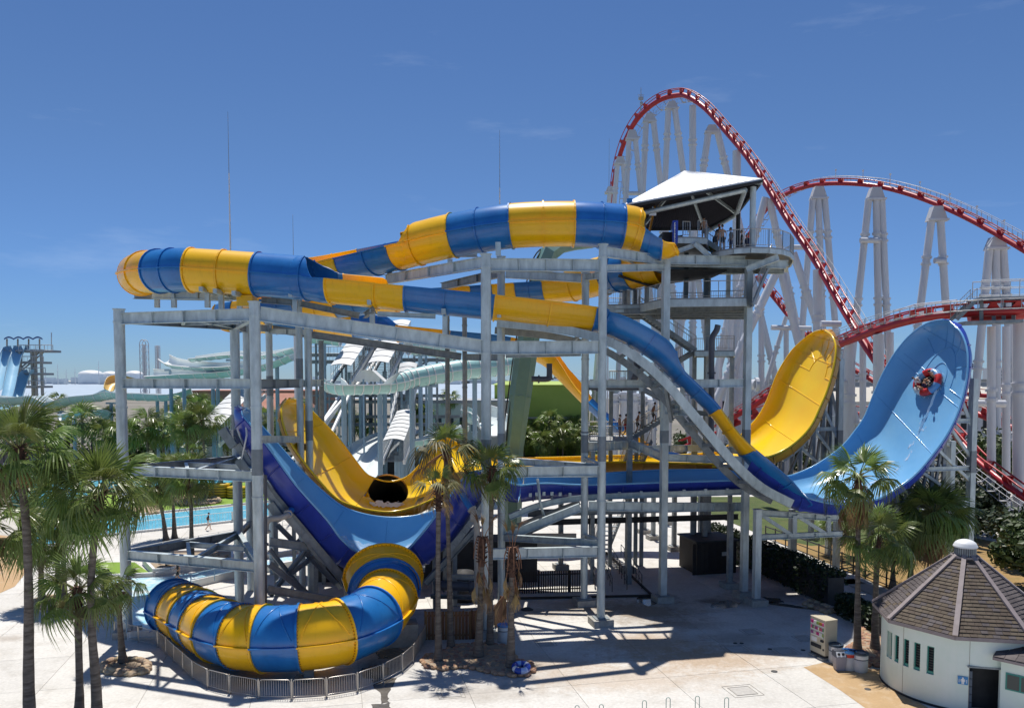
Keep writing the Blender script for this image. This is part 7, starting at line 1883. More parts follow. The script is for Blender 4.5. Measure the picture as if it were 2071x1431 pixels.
# ---------------------------------------------------------------- waste bins
M['bin'] = mat('off_white_bin_drum', (.62, .62, .60), .45, col2=(.56, .56, .54), scale=3)
M['bin_rim'] = mat('dark_blue_bin_rim', (.02, .045, .08), .4); M['bin_grey'] = mat('grey_plastic_bin', (.32, .33, .40), .5); M['bin_lid_blue'] = mat('bright_blue_lid', (.06, .27, .62), .35); M['bin_label_red'] = mat('red_bin_label', (.62, .04, .02), .5)
def bin_(label, u, v, lid, band, red=False, holes=0, gl=True):
    p = G(u, v); t = thing('waste_bin', label, 'bin', p, 'waste bins beside the vending machine'); R_ = .36; H = .95
    b = MB(); b.lathe([(.01, 0), (R_ * .95, 0), (R_, .05), (R_, H), (R_ * .9, H), (R_ * .9, H - .03), (.01, H - .03)], p, 26); b.build('drum', M['bin'], t)
    b = MB(); b.ring(p + Z * H, (0, 0, 1), R_ * .72, R_ * 1.06, .09, 26); b.build('rim', M[band], t)
    b = MB(); b.cyl(p + Z * (H - .01), p + Z * (H + .012), R_ * .98, n=26); ld_ = b.build('lid', M[lid], t)
    for k in range(holes):
        c = p + V((-.13 + .26 * k, .04, H + .014)); b = MB(); b.cyl(c, c + Z * .012, .085, n=14); b.build('throw_hole', M['dark'], ld_)
    # wrap-round label facing the plaza
    b = MB(); vs = []
    for k in range(13):
        a = rad(lerp(210, 330, k / 12)); 
        for z in (.70, .86): vs.append(p + V((math.cos(a) * (R_ + .006), math.sin(a) * (R_ + .006), z)))
    b.add(vs, [(2 * k, 2 * k + 2, 2 * k + 3, 2 * k + 1) for k in range(12)]); b.build('label', M['bin_label_red' if red else 'white'], t)
    if not red: b = MB(); b.ring(p + Z * .66, (0, 0, 1), R_ - .01, R_ + .008, .035, 26); b.build('stripe', M['bin_rim'], t)
    return t
bin_('white drum bin with a dark rim half hidden behind the grey bin', 1690, 1338, 'pipe_dark', 'bin_rim')
bin_('white drum bin with a bright blue lid and a red label', 1716, 1352, 'bin_lid_blue', 'bin_lid_blue', True, 2)
bin_('rightmost white drum bin with a dark rim and a white label', 1740, 1356, 'rail', 'bin_rim')
p = G(1697, 1353); t = thing('waste_bin', 'square grey plastic bin with a dark two-hole hood', 'bin', p, 'waste bins beside the vending machine')
b = MB(); b.add([p + V(q) for q in ((-.22, -.2, 0), (.22, -.2, 0), (.22, .2, 0), (-.22, .2, 0), (-.28, -.25, .72), (.28, -.25, .72), (.28, .25, .72), (-.28, .25, .72))], [(3, 2, 1, 0), (4, 5, 6, 7), (0, 1, 5, 4), (1, 2, 6, 5), (2, 3, 7, 6), (3, 0, 4, 7)]); b.build('tub', M['bin_grey'], t)
b = MB(); b.add([p + V(q) for q in ((-.3, -.27, .72), (.3, -.27, .72), (.3, .27, .72), (-.3, .27, .72), (-.28, -.1, 1.02), (.28, -.1, 1.02), (.28, .24, 1.0), (-.28, .24, 1.0))], [(3, 2, 1, 0), (4, 5, 6, 7), (0, 1, 5, 4), (1, 2, 6, 5), (2, 3, 7, 6), (3, 0, 4, 7)]); hd = b.build('hood', M['pipe_dark'], t)
b = MB(); b.add([p + V(q) for q in ((-.24, -.272, .74), (.24, -.272, .74), (.24, -.13, .985), (-.24, -.13, .985))], [(0, 1, 2, 3)]); b.build('face_plate', M['white'], hd)
for s_ in (-.11, .11): b = MB(); b.cyl(p + V((s_, -.19, .86)), p + V((s_, -.225, .875)), .07, n=12); b.build('throw_hole', M['dark'], hd)
bin_('white drum bin with a blue lid beside the wooden fence', 1019, 1296, 'bin_lid_blue', 'bin_lid_blue', False, 0)

# ---------------------------------------------------------------- ground plates, hoops, wet places
M['plate'] = mat('cast_ground_plate', (.50, .48, .44), .75, col2=(.42, .40, .37), scale=4); M['plate_dark'] = mat('dark_drain', (.06, .06, .06), .7)
def plate(u, v, w_, d_, lab):
    c = G(u, v); t = thing('ground_hatch', lab, 'hatch', c, 'square hatches in the plaza'); b = MB()
    for k, s_ in ((0, 1.0), (1, .72)):
        for sx, sy, lx, ly in ((0, -1, 1, 0), (0, 1, 1, 0), (-1, 0, 0, 1), (1, 0, 0, 1)):
            a = c + ER * sx * w_ / 2 * s_ + ED * sy * d_ / 2 * s_ + Z * .006
            b.bar(a - (ER * lx * w_ / 2 + ED * ly * d_ / 2) * s_, a + (ER * lx * w_ / 2 + ED * ly * d_ / 2) * s_, .025, .008)
    b.build('frame', M['joint'], t)
    b = MB(); b.box(c + Z * .004, (w_ * .66, d_ * .66, .006), GA); b.build('cover', M['plate'], t)
for (u, v, w_, d_, lab) in ((912, 1402, 1.25, 1.15, 'square hatch left of the plaza middle, below the stone bed'), (1103, 1300, 1.1, 1.1, 'square hatch right of the swim ring'), (1520, 1277, 1.1, 1.1, 'square hatch farthest left of the vending machine'), (1588, 1316, 1.3, 1.2, 'square hatch just left of the vending machine'),
                            (1502, 1396, 1.5, 1.4, 'large square hatch nearest the bottom edge'), (1490, 1312, 1.4, 1.3, 'square hatch in the middle right of the plaza'), (1625, 1290, 1.0, 1.0, 'hatch partly behind the vending machine')):
    plate(u, v, w_, d_, lab)
for k, (u, v, r_, lab) in enumerate(((1066, 1232, .42, 'dark heap of dirt below the picket fence'), (1557, 1312, .13, 'round drain left of the hatch by the vending machine'), (1624, 1314, .13, 'round drain right of the hatch by the vending machine'), (1566, 1357, .17, 'round drain in front of the vending machine'), (1487, 1300, .12, 'round drain left of the far hatch'), (1500, 1300, .12, 'round drain right of the far hatch'), (1755, 1393, .16, 'round drain on the tan paving'), (1680, 1190, .28, 'dark drain in the dry lawn'))):
    c = G(u, v); b = MB(); b.lathe([(r_, 0), (r_ * .95, .02), (r_ * .5, .03 if k else .12), (.001, .035 if k else .16)], c + Z * .003, 14); tag(b.build('dirt_heap' if k == 0 else 'floor_drain', M['plate_dark']), lab, 'heap' if k == 0 else 'drain')
for (u, vt, lab) in ((1167, 1425, 'leftmost green hoop post at the bottom edge'), (1216, 1423, 'second green hoop post from the left at the bottom edge'), (1303, 1415, 'third green hoop post, lower of the middle pair'), (1351, 1409, 'fourth green hoop post, taller of the middle pair'), (1410, 1406, 'second green hoop post from the right, tallest'), (1469, 1409, 'rightmost green hoop post at the bottom edge')):
    p = G(u, vt + 44); t = thing('hoop_post', lab, 'hoop post', p, 'green hoop posts along the bottom edge')
    b = MB(); w_ = .09; zt = ZV(p, vt); b.path([p + V((-w_, 0, 0)), p + V((-w_, 0, zt - .1))] + [p + V((-w_ * math.cos(a), 0, zt - .1 + w_ * math.sin(a))) for a in [math.pi * k / 6 for k in range(1, 6)]] + [p + V((w_, 0, zt - .1)), p + V((w_, 0, 0))], .018, 6); b.build('hoop', mat('pale_green_pipe', (.30, .42, .36), .4) if 'hoopm' not in M else M['hoopm'], t)
M['wet'] = mat('wet_concrete', (.12, .105, .085), .12, col2=(.19, .17, .14), scale=2, coat=.5)
def wet(px, name='wet_patch', z=.005, m='wet', j=2.5, seed=1):
    r = random.Random(seed); P = []
    n = len(px)
    for i in range(n):
        a, c = px[i], px[(i + 1) % n]
        for k in range(5): P.append((lerp(a[0], c[0], k / 5) + r.uniform(-j, j), lerp(a[1], c[1], k / 5) + r.uniform(-j, j) * .5))
    o = sheet(name, P, z, M[m], 'structure'); return o
wet([(728, 1352), (760, 1344), (788, 1350), (790, 1362), (762, 1372), (735, 1370)], seed=2)
wet([(752, 1374), (800, 1370), (796, 1384), (784, 1400), (786, 1420), (770, 1421), (768, 1400), (756, 1388)], seed=3)
wet([(752, 1424), (790, 1420), (788, 1436), (748, 1440)], seed=4, j=3)
wet([(1440, 1218), (1470, 1213), (1500, 1218), (1490, 1226), (1455, 1230), (1436, 1226)], seed=5)
wet([(1540, 1206), (1575, 1208), (1585, 1217), (1560, 1219), (1543, 1214)], seed=6)
wet([(1545, 1214), (1600, 1222), (1655, 1231), (1650, 1234), (1590, 1226), (1543, 1219)], seed=7, j=1.2)
wet([(1290, 1206), (1325, 1203), (1345, 1216), (1310, 1225), (1288, 1216)], seed=8)
wet([(760, 1318), (800, 1308), (822, 1316), (798, 1330), (766, 1332)], seed=9)
wet([(600, 1362), (640, 1368), (625, 1380), (590, 1376)], seed=10, j=2)
# supports of the exit tube
for (u, v, w_, d_, h, lab) in ((800, 1308, 2.3, 1.2, 1.25, 'b'), (620, 1372, .5, .7, .95, 'p'), (460, 1345, 1.9, .7, .7, 's'), (372, 1308, 1.6, .7, .6, 's'), (330, 1272, 1.4, .9, .6, 'w'), (780, 1262, 2.0, 1.5, 1.0, 'b')):
    c = G(u, v); c.y += .5; b = MB(); b.box(c + Z * h / 2, (w_, d_, h), GA); o = b.build('tube_support', M['concrete_block' if lab in 'bw' else 'steel_dark'], blue)
    if lab in 'ps': b = MB(); b.box(c + Z * (h + .04), (w_ * 1.5, d_ * 1.2, .08), GA); b.build('cradle', M['steel_dark'], o)
# dark block added to deepen the darkness below the half bowls
b = MB(); b.box(G(800, 1230) + V((1.0, 8.5, 1.5)), (17, 3, 3.0)); tag(b.build('dark_block', M['dark']), 'dark low block added to darken the space below the half bowls', 'dark block')
t = thing('pump_tank', 'black rounded pump tank behind the wooden fence', 'tank', G(935, 1225)); p = G(935, 1225)
b = MB(); b.lathe([(.01, 0), (.9, 0), (.95, .3), (.95, 1.5), (.7, 1.95), (.01, 2.1)], p + V((0, 1.6, 0)), 20); b.build('shell', M['dark'], t)
b = MB(); b.cyl(p + V((-.4, .6, 1.0)), p + V((-.4, -.1, 1.0)), .25, n=12); b.build('nozzle', M['pipe_dark'], t)
# ================================================================== ROUND TOILET HOUSE
th = thing('toilet_house', 'round pale green toilet house with a faceted grey shingle roof and white dome', 'toilet house', (22.0, 39.2, 0))
CX, CY, RW, RE, ZE, ZA = 22.0, 39.2, 3.62, 4.06, 3.55, 6.85
M['wall_green'] = mat('pale_green_plaster', (.66, .76, .68), .75, col2=(.72, .79, .73), scale=1.2, bump=.05)
M['teal_frame'] = mat('teal_window_frame', (.03, .24, .20), .5); M['louvre'] = mat('dark_louvre', (.06, .07, .065), .5)
M['shingle'] = mat('grey_brown_shingle', (.072, .060, .060), .85, col2=(.115, .097, .094), scale=1.6, bump=.3, rnd=.13)
M['shingle_moss'] = mat('weathered_brown_shingle', (.082, .062, .044), .85, col2=(.115, .088, .062), scale=1.6, bump=.3, rnd=.15)
M['ridge'] = mat('pinkish_ridge_cap', (.24, .20, .195), .7, col2=(.30, .255, .25), scale=3)
cc_ = V((CX, CY, 0))
def pol(a, r, z): return V((CX + r * math.cos(a), CY + r * math.sin(a), z))
# windows: angle of each slot from its place in the photo
def ang_for(u):
    best = None
    for k in range(720):
        a = math.pi + math.pi * k / 720 * 1.0
        pu = PX(pol(a, RW, 2.0))
        d = abs(pu[0] - u)
        if (pol(a, RW, 0) - cc_).dot(V((0, 0, CH)) * 0 + V((-CX, -CY, 0)) * 1.0) > 0 and (best is None or d < best[0]): best = (d, a)
    return best[1]
wang = [ang_for(u) for u in (1790, 1800, 1813, 1832, 1854, 1881)]
hw = .165 / RW
WZ0, WZ1 = 1.45, 2.75
door_a = (ang_for(1960), ang_for(2025))
edges = sorted(set([math.pi * .35 + k * (2 * math.pi / 72) for k in range(72)] + [a + s_ * hw for a in wang for s_ in (-1, 1)] + list(door_a)))
edges = sorted([(e % (2 * math.pi)) for e in edges])
b = MB(); n = len(edges); th_ = .2
for i in range(n):
    a0, a1 = edges[i], edges[(i + 1) % n]
    if a1 < a0: a1 += 2 * math.pi
    am = (a0 + a1) / 2 % (2 * math.pi)
    win = any(abs(am - (w_ % (2 * math.pi))) < hw for w_ in wang)
    dr = door_a[0] % (2 * math.pi) < am < door_a[1] % (2 * math.pi)
    zs = [(0, WZ0), (WZ1, ZE + .04)] if win else [(2.12, ZE + .04)] if dr else [(0, ZE + .04)]
    for z0, z1 in zs:
        P = [pol(a0, RW, z0), pol(a1, RW, z0), pol(a1, RW, z1), pol(a0, RW, z1), pol(a0, RW - th_, z0), pol(a1, RW - th_, z0), pol(a1, RW - th_, z1), pol(a0, RW - th_, z1)]
        fs = [(0, 1, 2, 3), (5, 4, 7, 6)]
        if win or dr: fs += [(3, 2, 6, 7), (1, 0, 4, 5)]
        b.add(P, fs)
    if win or dr:
        for e, o in ((a0, 0), (a1, 1)):
            pass
# reveals
for w_ in wang:
    for s_ in (-1, 1): b.add([pol(w_ + s_ * hw, RW, WZ0), pol(w_ + s_ * hw, RW - th_, WZ0), pol(w_ + s_ * hw, RW - th_, WZ1), pol(w_ + s_ * hw, RW, WZ1)], [(0, 1, 2, 3)])
for a in door_a: b.add([pol(a, RW, 0), pol(a, RW - th_, 0), pol(a, RW - th_, 2.12), pol(a, RW, 2.12)], [(0, 1, 2, 3)])
wall_o = b.build('wall', M['wall_green'], th)
for u in (1827, 1960):
    a = ang_for(u); b = MB(); b.bar(pol(a, RW + .003, .02), pol(a, RW + .003, ZE), .02, .012, 0, pol(a, 1, 0) - cc_); b.build('wall_joint', M['joint'], wall_o)
b = MB(); b.cyl((CX, CY, 0), (CX, CY, 3.4), RW - .9, n=30); b.build('inner_core', M['dark'], th)
b = MB(); P = []
for k in range(49):
    a = 2 * math.pi * k / 48; P += [pol(a, RW + .04, 0), pol(a, RW + .04, .1), pol(a, RW - .01, .1)]
b.add(P, [(3 * k + j, 3 * k + 3 + j, 3 * k + 4 + j, 3 * k + 1 + j) for k in range(48) for j in range(2)]); b.build('base_trim', M['dark'], th)
for w_ in wang:
    rr_ = RW - .1; rdir = (pol(w_, 1, 0) - cc_); tdir = V((-rdir.y, rdir.x, 0)); W3 = hw * RW
    RMm = Matrix((tdir, rdir, Z)).transposed(); c = pol(w_, rr_, (WZ0 + WZ1) / 2)
    b = MB()
    for s_ in (-1, 1): b.box(c + tdir * s_ * (W3 - .025), (.045, .06, WZ1 - WZ0), 0, 0, RMm)
    b.box(c + Z * ((WZ1 - WZ0) / 2 - .03), (2 * W3 - .09, .06, .05), 0, 0, RMm); b.box(c - Z * ((WZ1 - WZ0) / 2 - .07), (2 * W3 - .09, .07, .13), 0, 0, RMm)
    fo_ = b.build('window', M['teal_frame'], th)
    for k in range(10):
        b = MB(); b.box(c + Z * (-.5 + k * .12) - rdir * .02, (2 * W3 - .1, .07, .015), 0, 0, RMm @ Matrix.Rotation(.7, 3, 'X')); b.build('louvre', M['louvre'], fo_)
    b = MB(); b.box(c - rdir * .06, (2 * W3 - .06, .02, WZ1 - WZ0 - .05), 0, 0, RMm); b.build('pane', M['dark'], fo_)
# roof
V0 = math.atan2(35.7 - CY, 19.7 - CX)     # the hip that runs down towards the camera
angs = [V0 + k * math.pi / 4 for k in range(8)]
apex = V((CX, CY, ZA)); slab_n = 0; rm_ = None
rt = MB()
for k in range(8):
    rt.add([pol(angs[k], RE, ZE), pol(angs[(k + 1) % 8], RE, ZE), apex], [(0, 1, 2)]); rt.add([pol(angs[k], RE, ZE - .02), pol(angs[(k + 1) % 8], RE, ZE - .02), V((CX, CY, ZE - .02))], [(2, 1, 0)])
roof = rt.build('roof', M['louvre'], th)
b = MB()
for k in range(8): b.bar(pol(angs[k], RE + .02, ZE - .08), pol(angs[(k + 1) % 8], RE + .02, ZE - .08), .06, .16)
b.build('eave_board', M['ridge'], roof)
ROWS = 25; cand = []
for k in range(8):
    e0, e1 = pol(angs[k], RE, ZE), pol(angs[(k + 1) % 8], RE, ZE); mid = (e0 + e1) / 2; tdir = (e1 - e0).normalized(); sl_ = (apex - mid).normalized(); nn = tdir.cross(sl_).normalized()
    Wf = (e1 - e0).length; Lf = (apex - mid).length; rh = Lf / ROWS
    for j in range(ROWS - 1):
        w_row = Wf * (1 - (j + .0) / ROWS); w_top = Wf * (1 - (j + 1.0) / ROWS); ns = max(1, round(w_row / .31)); sw = w_row / ns; off = .5 * (j % 2)
        xs = [-w_row / 2] + [-w_row / 2 + sw * (q + off) for q in range(0 if off else 1, ns + (0 if off else 0)) if -w_row / 2 + sw * (q + off) < w_row / 2 - .04] + [w_row / 2]
        for q in range(len(xs) - 1):
            x0, x1 = xs[q] + .006, xs[q + 1] - .006
            def lim(x, s_): return max(-w_top / 2 * 1.0, min(w_top / 2, x)) if s_ else x
            base = mid + sl_ * rh * j; lift = nn * (.045 + random.uniform(-.006, .012)); lift2 = nn * .012
            P = [base + tdir * x0 + lift, base + tdir * x1 + lift, base + sl_ * rh * 1.06 + tdir * lim(x1, 1) + lift2, base + sl_ * rh * 1.06 + tdir * lim(x0, 1) + lift2]
            Pb = [P[0] - lift, P[1] - lift]
            cen = (P[0] + P[2]) / 2; facing = nn.dot((V((0, 0, CH)) - cen).normalized())
            cand.append((facing * (x1 - x0) / (cen - V((0, 0, CH))).length, k, P, Pb))
cand.sort(key=lambda c: -c[0])
rest = MB()
for i, (sc_, k, P, Pb) in enumerate(cand):
    vs = P + Pb; fs = [(0, 1, 2, 3), (4, 5, 1, 0), (4, 0, 3), (1, 5, 2)]
    moss = k in (6, 7, 0) and random.random() < (.75 if k in (7, 0) else .1)
    if i < 300: b = MB(); b.add(vs, fs); b.build('shingle', M['shingle_moss' if moss else 'shingle'], roof)
    else: rest.add(vs, fs, 1 if moss else 0)
stuff(rest.build('shingles', [M['shingle'], M['shingle_moss']], roof))
for k in range(8):
    e = pol(angs[k], RE + .05, ZE - .02); d = (apex - e); b = MB(); up_n = V((0, 0, 1))
    p0, p1, p2 = e + V((0, 0, .07)), e + d * .47 + V((0, 0, .07)), e + d * .9 + V((0, 0, .07))
    b.bar(p0, p1, .22, .09); b.bar(p1 + d.normalized() * .01, p2, .20, .075); b.build('ridge_cap', M['ridge'], roof)
# cupola
b = MB(); b.cyl((CX, CY, 6.38), (CX, CY, 6.48), .62, n=30); b.build('curb', M['ridge'], roof)
b = MB(); b.cyl((CX, CY, 6.48), (CX, CY, 6.88), .46, n=30); lan = b.build('lantern', M['pipe_dark'], th)
for k in range(30):
    b = MB(); a = 2 * math.pi * k / 30; b.box(pol(a, .47, 6.68), (.03, .05, .40), a); b.build('fin', M['steel_dark'], lan)
b = MB(); b.lathe([(.53, 6.88), (.55, 6.92), (.53, 6.96)] + [(.51 * math.cos(a), 6.96 + .30 * math.sin(a)) for a in [i * math.pi / 20 for i in range(1, 10)]] + [(.001, 7.26)], (CX, CY, 0), 30); b.build('dome', M['white'], th)
# entrance lintel, dark doorway lining, toilet sign
a0, a1 = door_a; b = MB(); b.bar(pol(a0 - .02, RW + .02, 2.16), pol(a1 + .03, RW + .02, 2.16), .16, .07); b.build('lintel', M['steel_dark'], th)
M['tile_blue'] = mat('blue_grey_tile', (.10, .14, .20), .4)
b = MB(); am = (a0 + a1) / 2
for k in range(5):
    for j in range(3): b.box(pol(a0 + .03, RW - .35 - .13 * j, .25 + k * .36), (.12, .12, .33), a0 + math.pi / 2)
b.build('tile_panel', M['tile_blue'], th)
asg = ang_for(1948); rdir = pol(asg, 1, 0) - cc_; tdir = V((-rdir.y, rdir.x, 0)); RS = Matrix((tdir, rdir, Z)).transposed(); sc0 = pol(asg, RW + .03, 0); sc0.z = ZV(sc0, 1375)
M['sign_blue'] = mat('toilet_sign_blue', (.03, .22, .50), .4)
b = MB(); b.box(sc0, (.40, .03, .36), 0, 0, RS); sgo = b.build('toilet_sign', M['sign_blue'], th)
b = MB()
def sg(x, z, w_, h): b.box(sc0 + tdir * x + Z * z + rdir * .02, (w_, .012, h), 0, 0, RS)
b.cyl(sc0 + Z * .11 + rdir * .014, sc0 + Z * .11 + rdir * .026, .038, n=12)
sg(0, .01, .11, .12); sg(-.027, -.1, .045, .12); sg(.027, -.1, .045, .12); sg(-.075, .01, .025, .11); sg(.075, .01, .025, .11); sg(-.15, -.02, .02, .16); sg(.15, -.02, .02, .16)
b.build('figure', M['white'], sgo)
# side porch with its own small roof and louvred window
pc = G(2066, 1452); 
b = MB(); bx = V((23.55, 35.2, 1.42)); b.box(bx, (3.0, 2.6, 2.84), rad(-45)); b.build('porch_wall', M['wall_green'], th)
R6 = Matrix.Rotation(rad(-45), 3, 'Z')
b = MB(); f0 = [bx + R6 @ V(q) for q in ((-1.75, -1.65, 1.38), (1.75, -1.65, 1.38), (1.75, 1.5, 2.03), (-1.75, 1.5, 2.03))]; b.add(f0 + [p - Z * .12 for p in f0], [(0, 1, 2, 3), (7, 6, 5, 4), (0, 4, 5, 1), (1, 5, 6, 2), (2, 6, 7, 3), (3, 7, 4, 0)]); pr = b.build('porch_roof', M['ridge'], th)
for j in range(6):
    for k in range(8):
        b = MB(); o = R6 @ V((-1.75 + .4375 * (k + .5 * 1), -1.65 + .52 * (j + .5), 1.41 + .108 * (j + .5) + .02)); b.box(bx + o, (.42, .55, .02), 0, 0, R6 @ Matrix.Rotation(.19, 3, 'X')); b.build('shingle', M['shingle'], pr)
b = MB(); b.box(bx + R6 @ V((-.75, -1.31, .35)), (1.1, .06, .75), rad(-45)); pw = b.build('window', M['teal_frame'], th)
b = MB(); b.box(bx + R6 @ V((-1.0, -1.345, .35)), (.46, .03, .62), rad(-45)); b.build('pane', M['louvre'], pw); b = MB(); b.box(bx + R6 @ V((-.46, -1.345, .35)), (.46, .03, .62), rad(-45)); b.build('pane', M['louvre'], pw)
t = thing('street_lamp', 'grey post with a flat head in front of the porch at the bottom right corner', 'lamp post', (22.9, 33.7, 0))
b = MB(); b.bar((22.9, 33.7, 0), (22.9, 33.7, 2.1), .12, .12); b.build('post', M['steel_dark'], t); b = MB(); b.box((23.15, 33.7, 2.16), (.75, .35, .1)); b.build('head', M['steel_dark'], t)
# ================================================================== RAFT AND PEOPLE
M['skin'] = mat('fair_skin', (.50, .27, .16), .5); M['skin2'] = mat('tanned_skin', (.36, .18, .10), .5); M['hair'] = mat('black_hair', (.012, .010, .009), .45)  # two plain skin tones, one lighter and one tanned
M['cloth_black'] = mat('black_cloth', (.014, .014, .016), .85); M['cloth_white'] = mat('white_cloth', (.72, .71, .69), .85); M['cloth_red'] = mat('red_cloth', (.48, .02, .03), .85); M['cloth_navy'] = mat('navy_cloth', (.02, .03, .10), .85); M['cloth_grey'] = mat('grey_cloth', (.22, .22, .23), .85)
def skinned(verts, edges, radii, sub=1):
    me = bpy.data.meshes.new('t'); me.from_pydata(verts, edges, []); ob = bpy.data.objects.new('t', me); COL.objects.link(ob)
    md = ob.modifiers.new('s', 'SKIN'); md.use_smooth_shade = True
    for k, d in enumerate(me.skin_vertices[0].data): d.radius = radii[k] if isinstance(radii[k], tuple) else (radii[k], radii[k]); d.use_root = (k == 0)
    m2 = ob.modifiers.new('b', 'SUBSURF'); m2.levels = m2.render_levels = sub
    bpy.context.view_layer.update(); dg = bpy.context.evaluated_depsgraph_get(); ev = ob.evaluated_get(dg).to_mesh()
    vs = [tuple(v.co) for v in ev.vertices]; fs = [tuple(p.vertices) for p in ev.polygons]
    bpy.data.objects.remove(ob); bpy.data.meshes.remove(me); return vs, fs
POSE = {
    'stand': dict(el=((-.26, -.03, 1.17), (.26, -.03, 1.17)), wr=((-.27, .06, .94), (.27, .06, .94)), kn=((-.11, .02, .50), (.11, .02, .50)), an=((-.12, 0, .09), (.12, 0, .09)), lean=0),
    'walk': dict(el=((-.25, -.14, 1.19), (.25, .10, 1.19)), wr=((-.24, -.08, .97), (.24, .28, 1.02)), kn=((-.10, .18, .53), (.10, .04, .50)), an=((-.11, .20, .12), (.11, -.26, .14)), lean=.05),
    'climb': dict(el=((-.25, .12, 1.20), (.25, -.12, 1.19)), wr=((-.25, .36, 1.08), (.25, -.04, .97)), kn=((-.10, .27, .72), (.10, .05, .50)), an=((-.11, .24, .30), (.11, -.14, .12)), lean=.12),
    'bend': dict(el=((-.26, .26, 1.02), (.26, .26, 1.02)), wr=((-.18, .42, .85), (.18, .42, .85)), kn=((-.11, .06, .50), (.11, .06, .50)), an=((-.12, 0, .09), (.12, 0, .09)), lean=.38),
    'sit': dict(el=((-.36, -.14, .34), (.36, -.14, .34)), wr=((-.52, .06, .22), (.52, .06, .22)), kn=((-.14, .44, .36), (.14, .44, .36)), an=((-.13, .66, .06), (.13, .66, .06)), lean=-.16, sit=1)}
PC = {}
def body_parts(pose):
    if pose in PC: return PC[pose]
    p = POSE[pose]; L = p['lean']; z0 = -.80 if p.get('sit') else 0
    def up(z, y=0): return (0, y + L * (z - .95) / .5, z + z0)
    ank = p['an']
    J = [up(.95), up(1.12), up(1.32), up(1.46), up(1.56, .01)]
    E = [(0, 1), (1, 2), (2, 3), (3, 4)]; R_ = [(.155, .105), (.135, .095), (.165, .10), (.06, .06), (.055, .06)]
    for s_ in (0, 1):
        sg = -1 if s_ == 0 else 1; sh = (sg * .175, L * .9 + 0, 1.41 + z0); k = len(J)
        J += [sh, p['el'][s_], p['wr'][s_]]; E += [(2, k), (k, k + 1), (k + 1, k + 2)]; R_ += [.058, .042, .030]
        k = len(J); hp = (sg * .09, 0, .88 + z0); an = ank[s_]; toe = (an[0], an[1] + .15, max(.03, an[2] - .06))
        if p.get('sit'): toe = (an[0], an[1] + .1, an[2] + .12)
        J += [hp, p['kn'][s_], an, toe]; E += [(0, k), (k, k + 1), (k + 1, k + 2), (k + 2, k + 3)]; R_ += [.088, .058, .040, .036]
    vs, fs = skinned(J, E, R_); b = MB(); b.add(vs, fs, 0, True)
    hd = V(J[4]) + V((0, .025 + L * .06, .125)); b.sphere(hd, (.076, .095, .115), 12, 9)
    b.sphere(hd + V((0, .095, -.012)), (.014, .022, .022), 6, 5)
    for s_ in (-1, 1): b.sphere(hd + V((s_ * .077, -.005, -.01)), (.012, .024, .034), 6, 5)
    fc = MB()
    for s_ in (-1, 1): fc.sphere(hd + V((s_ * .03, .083, .012)), (.013, .010, .008), 6, 5)
    fc.sphere(hd + V((0, .088, -.052)), (.024, .008, .007), 6, 4)
    for s_ in (0, 1):                                     # hands: palm, four fingers, thumb
        w_, e = V(p['wr'][s_]), V(p['el'][s_]); d = (w_ - e).normalized(); x = d.cross(V((0, 1, 0))).normalized(); y = x.cross(d); sg = -1 if s_ == 0 else 1
        b.add([w_ + x * a * .036 + y * c * .014 + d * q for q in (-.01, .085) for a, c in ((-1, -1), (1, -1), (1, 1), (-1, 1))], [(3, 2, 1, 0), (4, 5, 6, 7), (0, 1, 5, 4), (1, 2, 6, 5), (2, 3, 7, 6), (3, 0, 4, 7)], 0, True)
        for k, ln in enumerate((.066, .078, .073, .055)):
            o = w_ + d * .075 + x * (k - 1.5) * .019; b.path([o, o + d * ln * .55 + y * .006, o + d * ln * .9 + y * .028], [.010, .0095, .007], 5)
        o = w_ + d * .025 + x * sg * -.034; b.path([o, o + d * .035 + x * sg * -.026, o + d * .062 + x * sg * -.030 + y * .01], [.0115, .0105, .008], 5)
    hr = MB(); hr.sphere(hd + V((0, -.016, .028)), (.086, .094, .105), 12, 8)
    sh_ = skinned([J[0], J[1], J[8], tuple(V(J[8]).lerp(V(J[9]), .8)), J[15], tuple(V(J[15]).lerp(V(J[16]), .8))], [(0, 1), (0, 2), (2, 3), (0, 4), (4, 5)], [(.175, .122), (.145, .10), .108, .092, .108, .092])
    tp = skinned([J[2], J[0], J[3], J[5], tuple(V(J[5]).lerp(V(J[6]), .7)), J[12], tuple(V(J[12]).lerp(V(J[13]), .7))], [(0, 1), (0, 2), (0, 3), (3, 4), (0, 5), (5, 6)], [(.182, .115), (.165, .115), .07, .07, .058, .07, .058])
    PC[pose] = (b, hr, sh_, tp, hd, fc); return PC[pose]
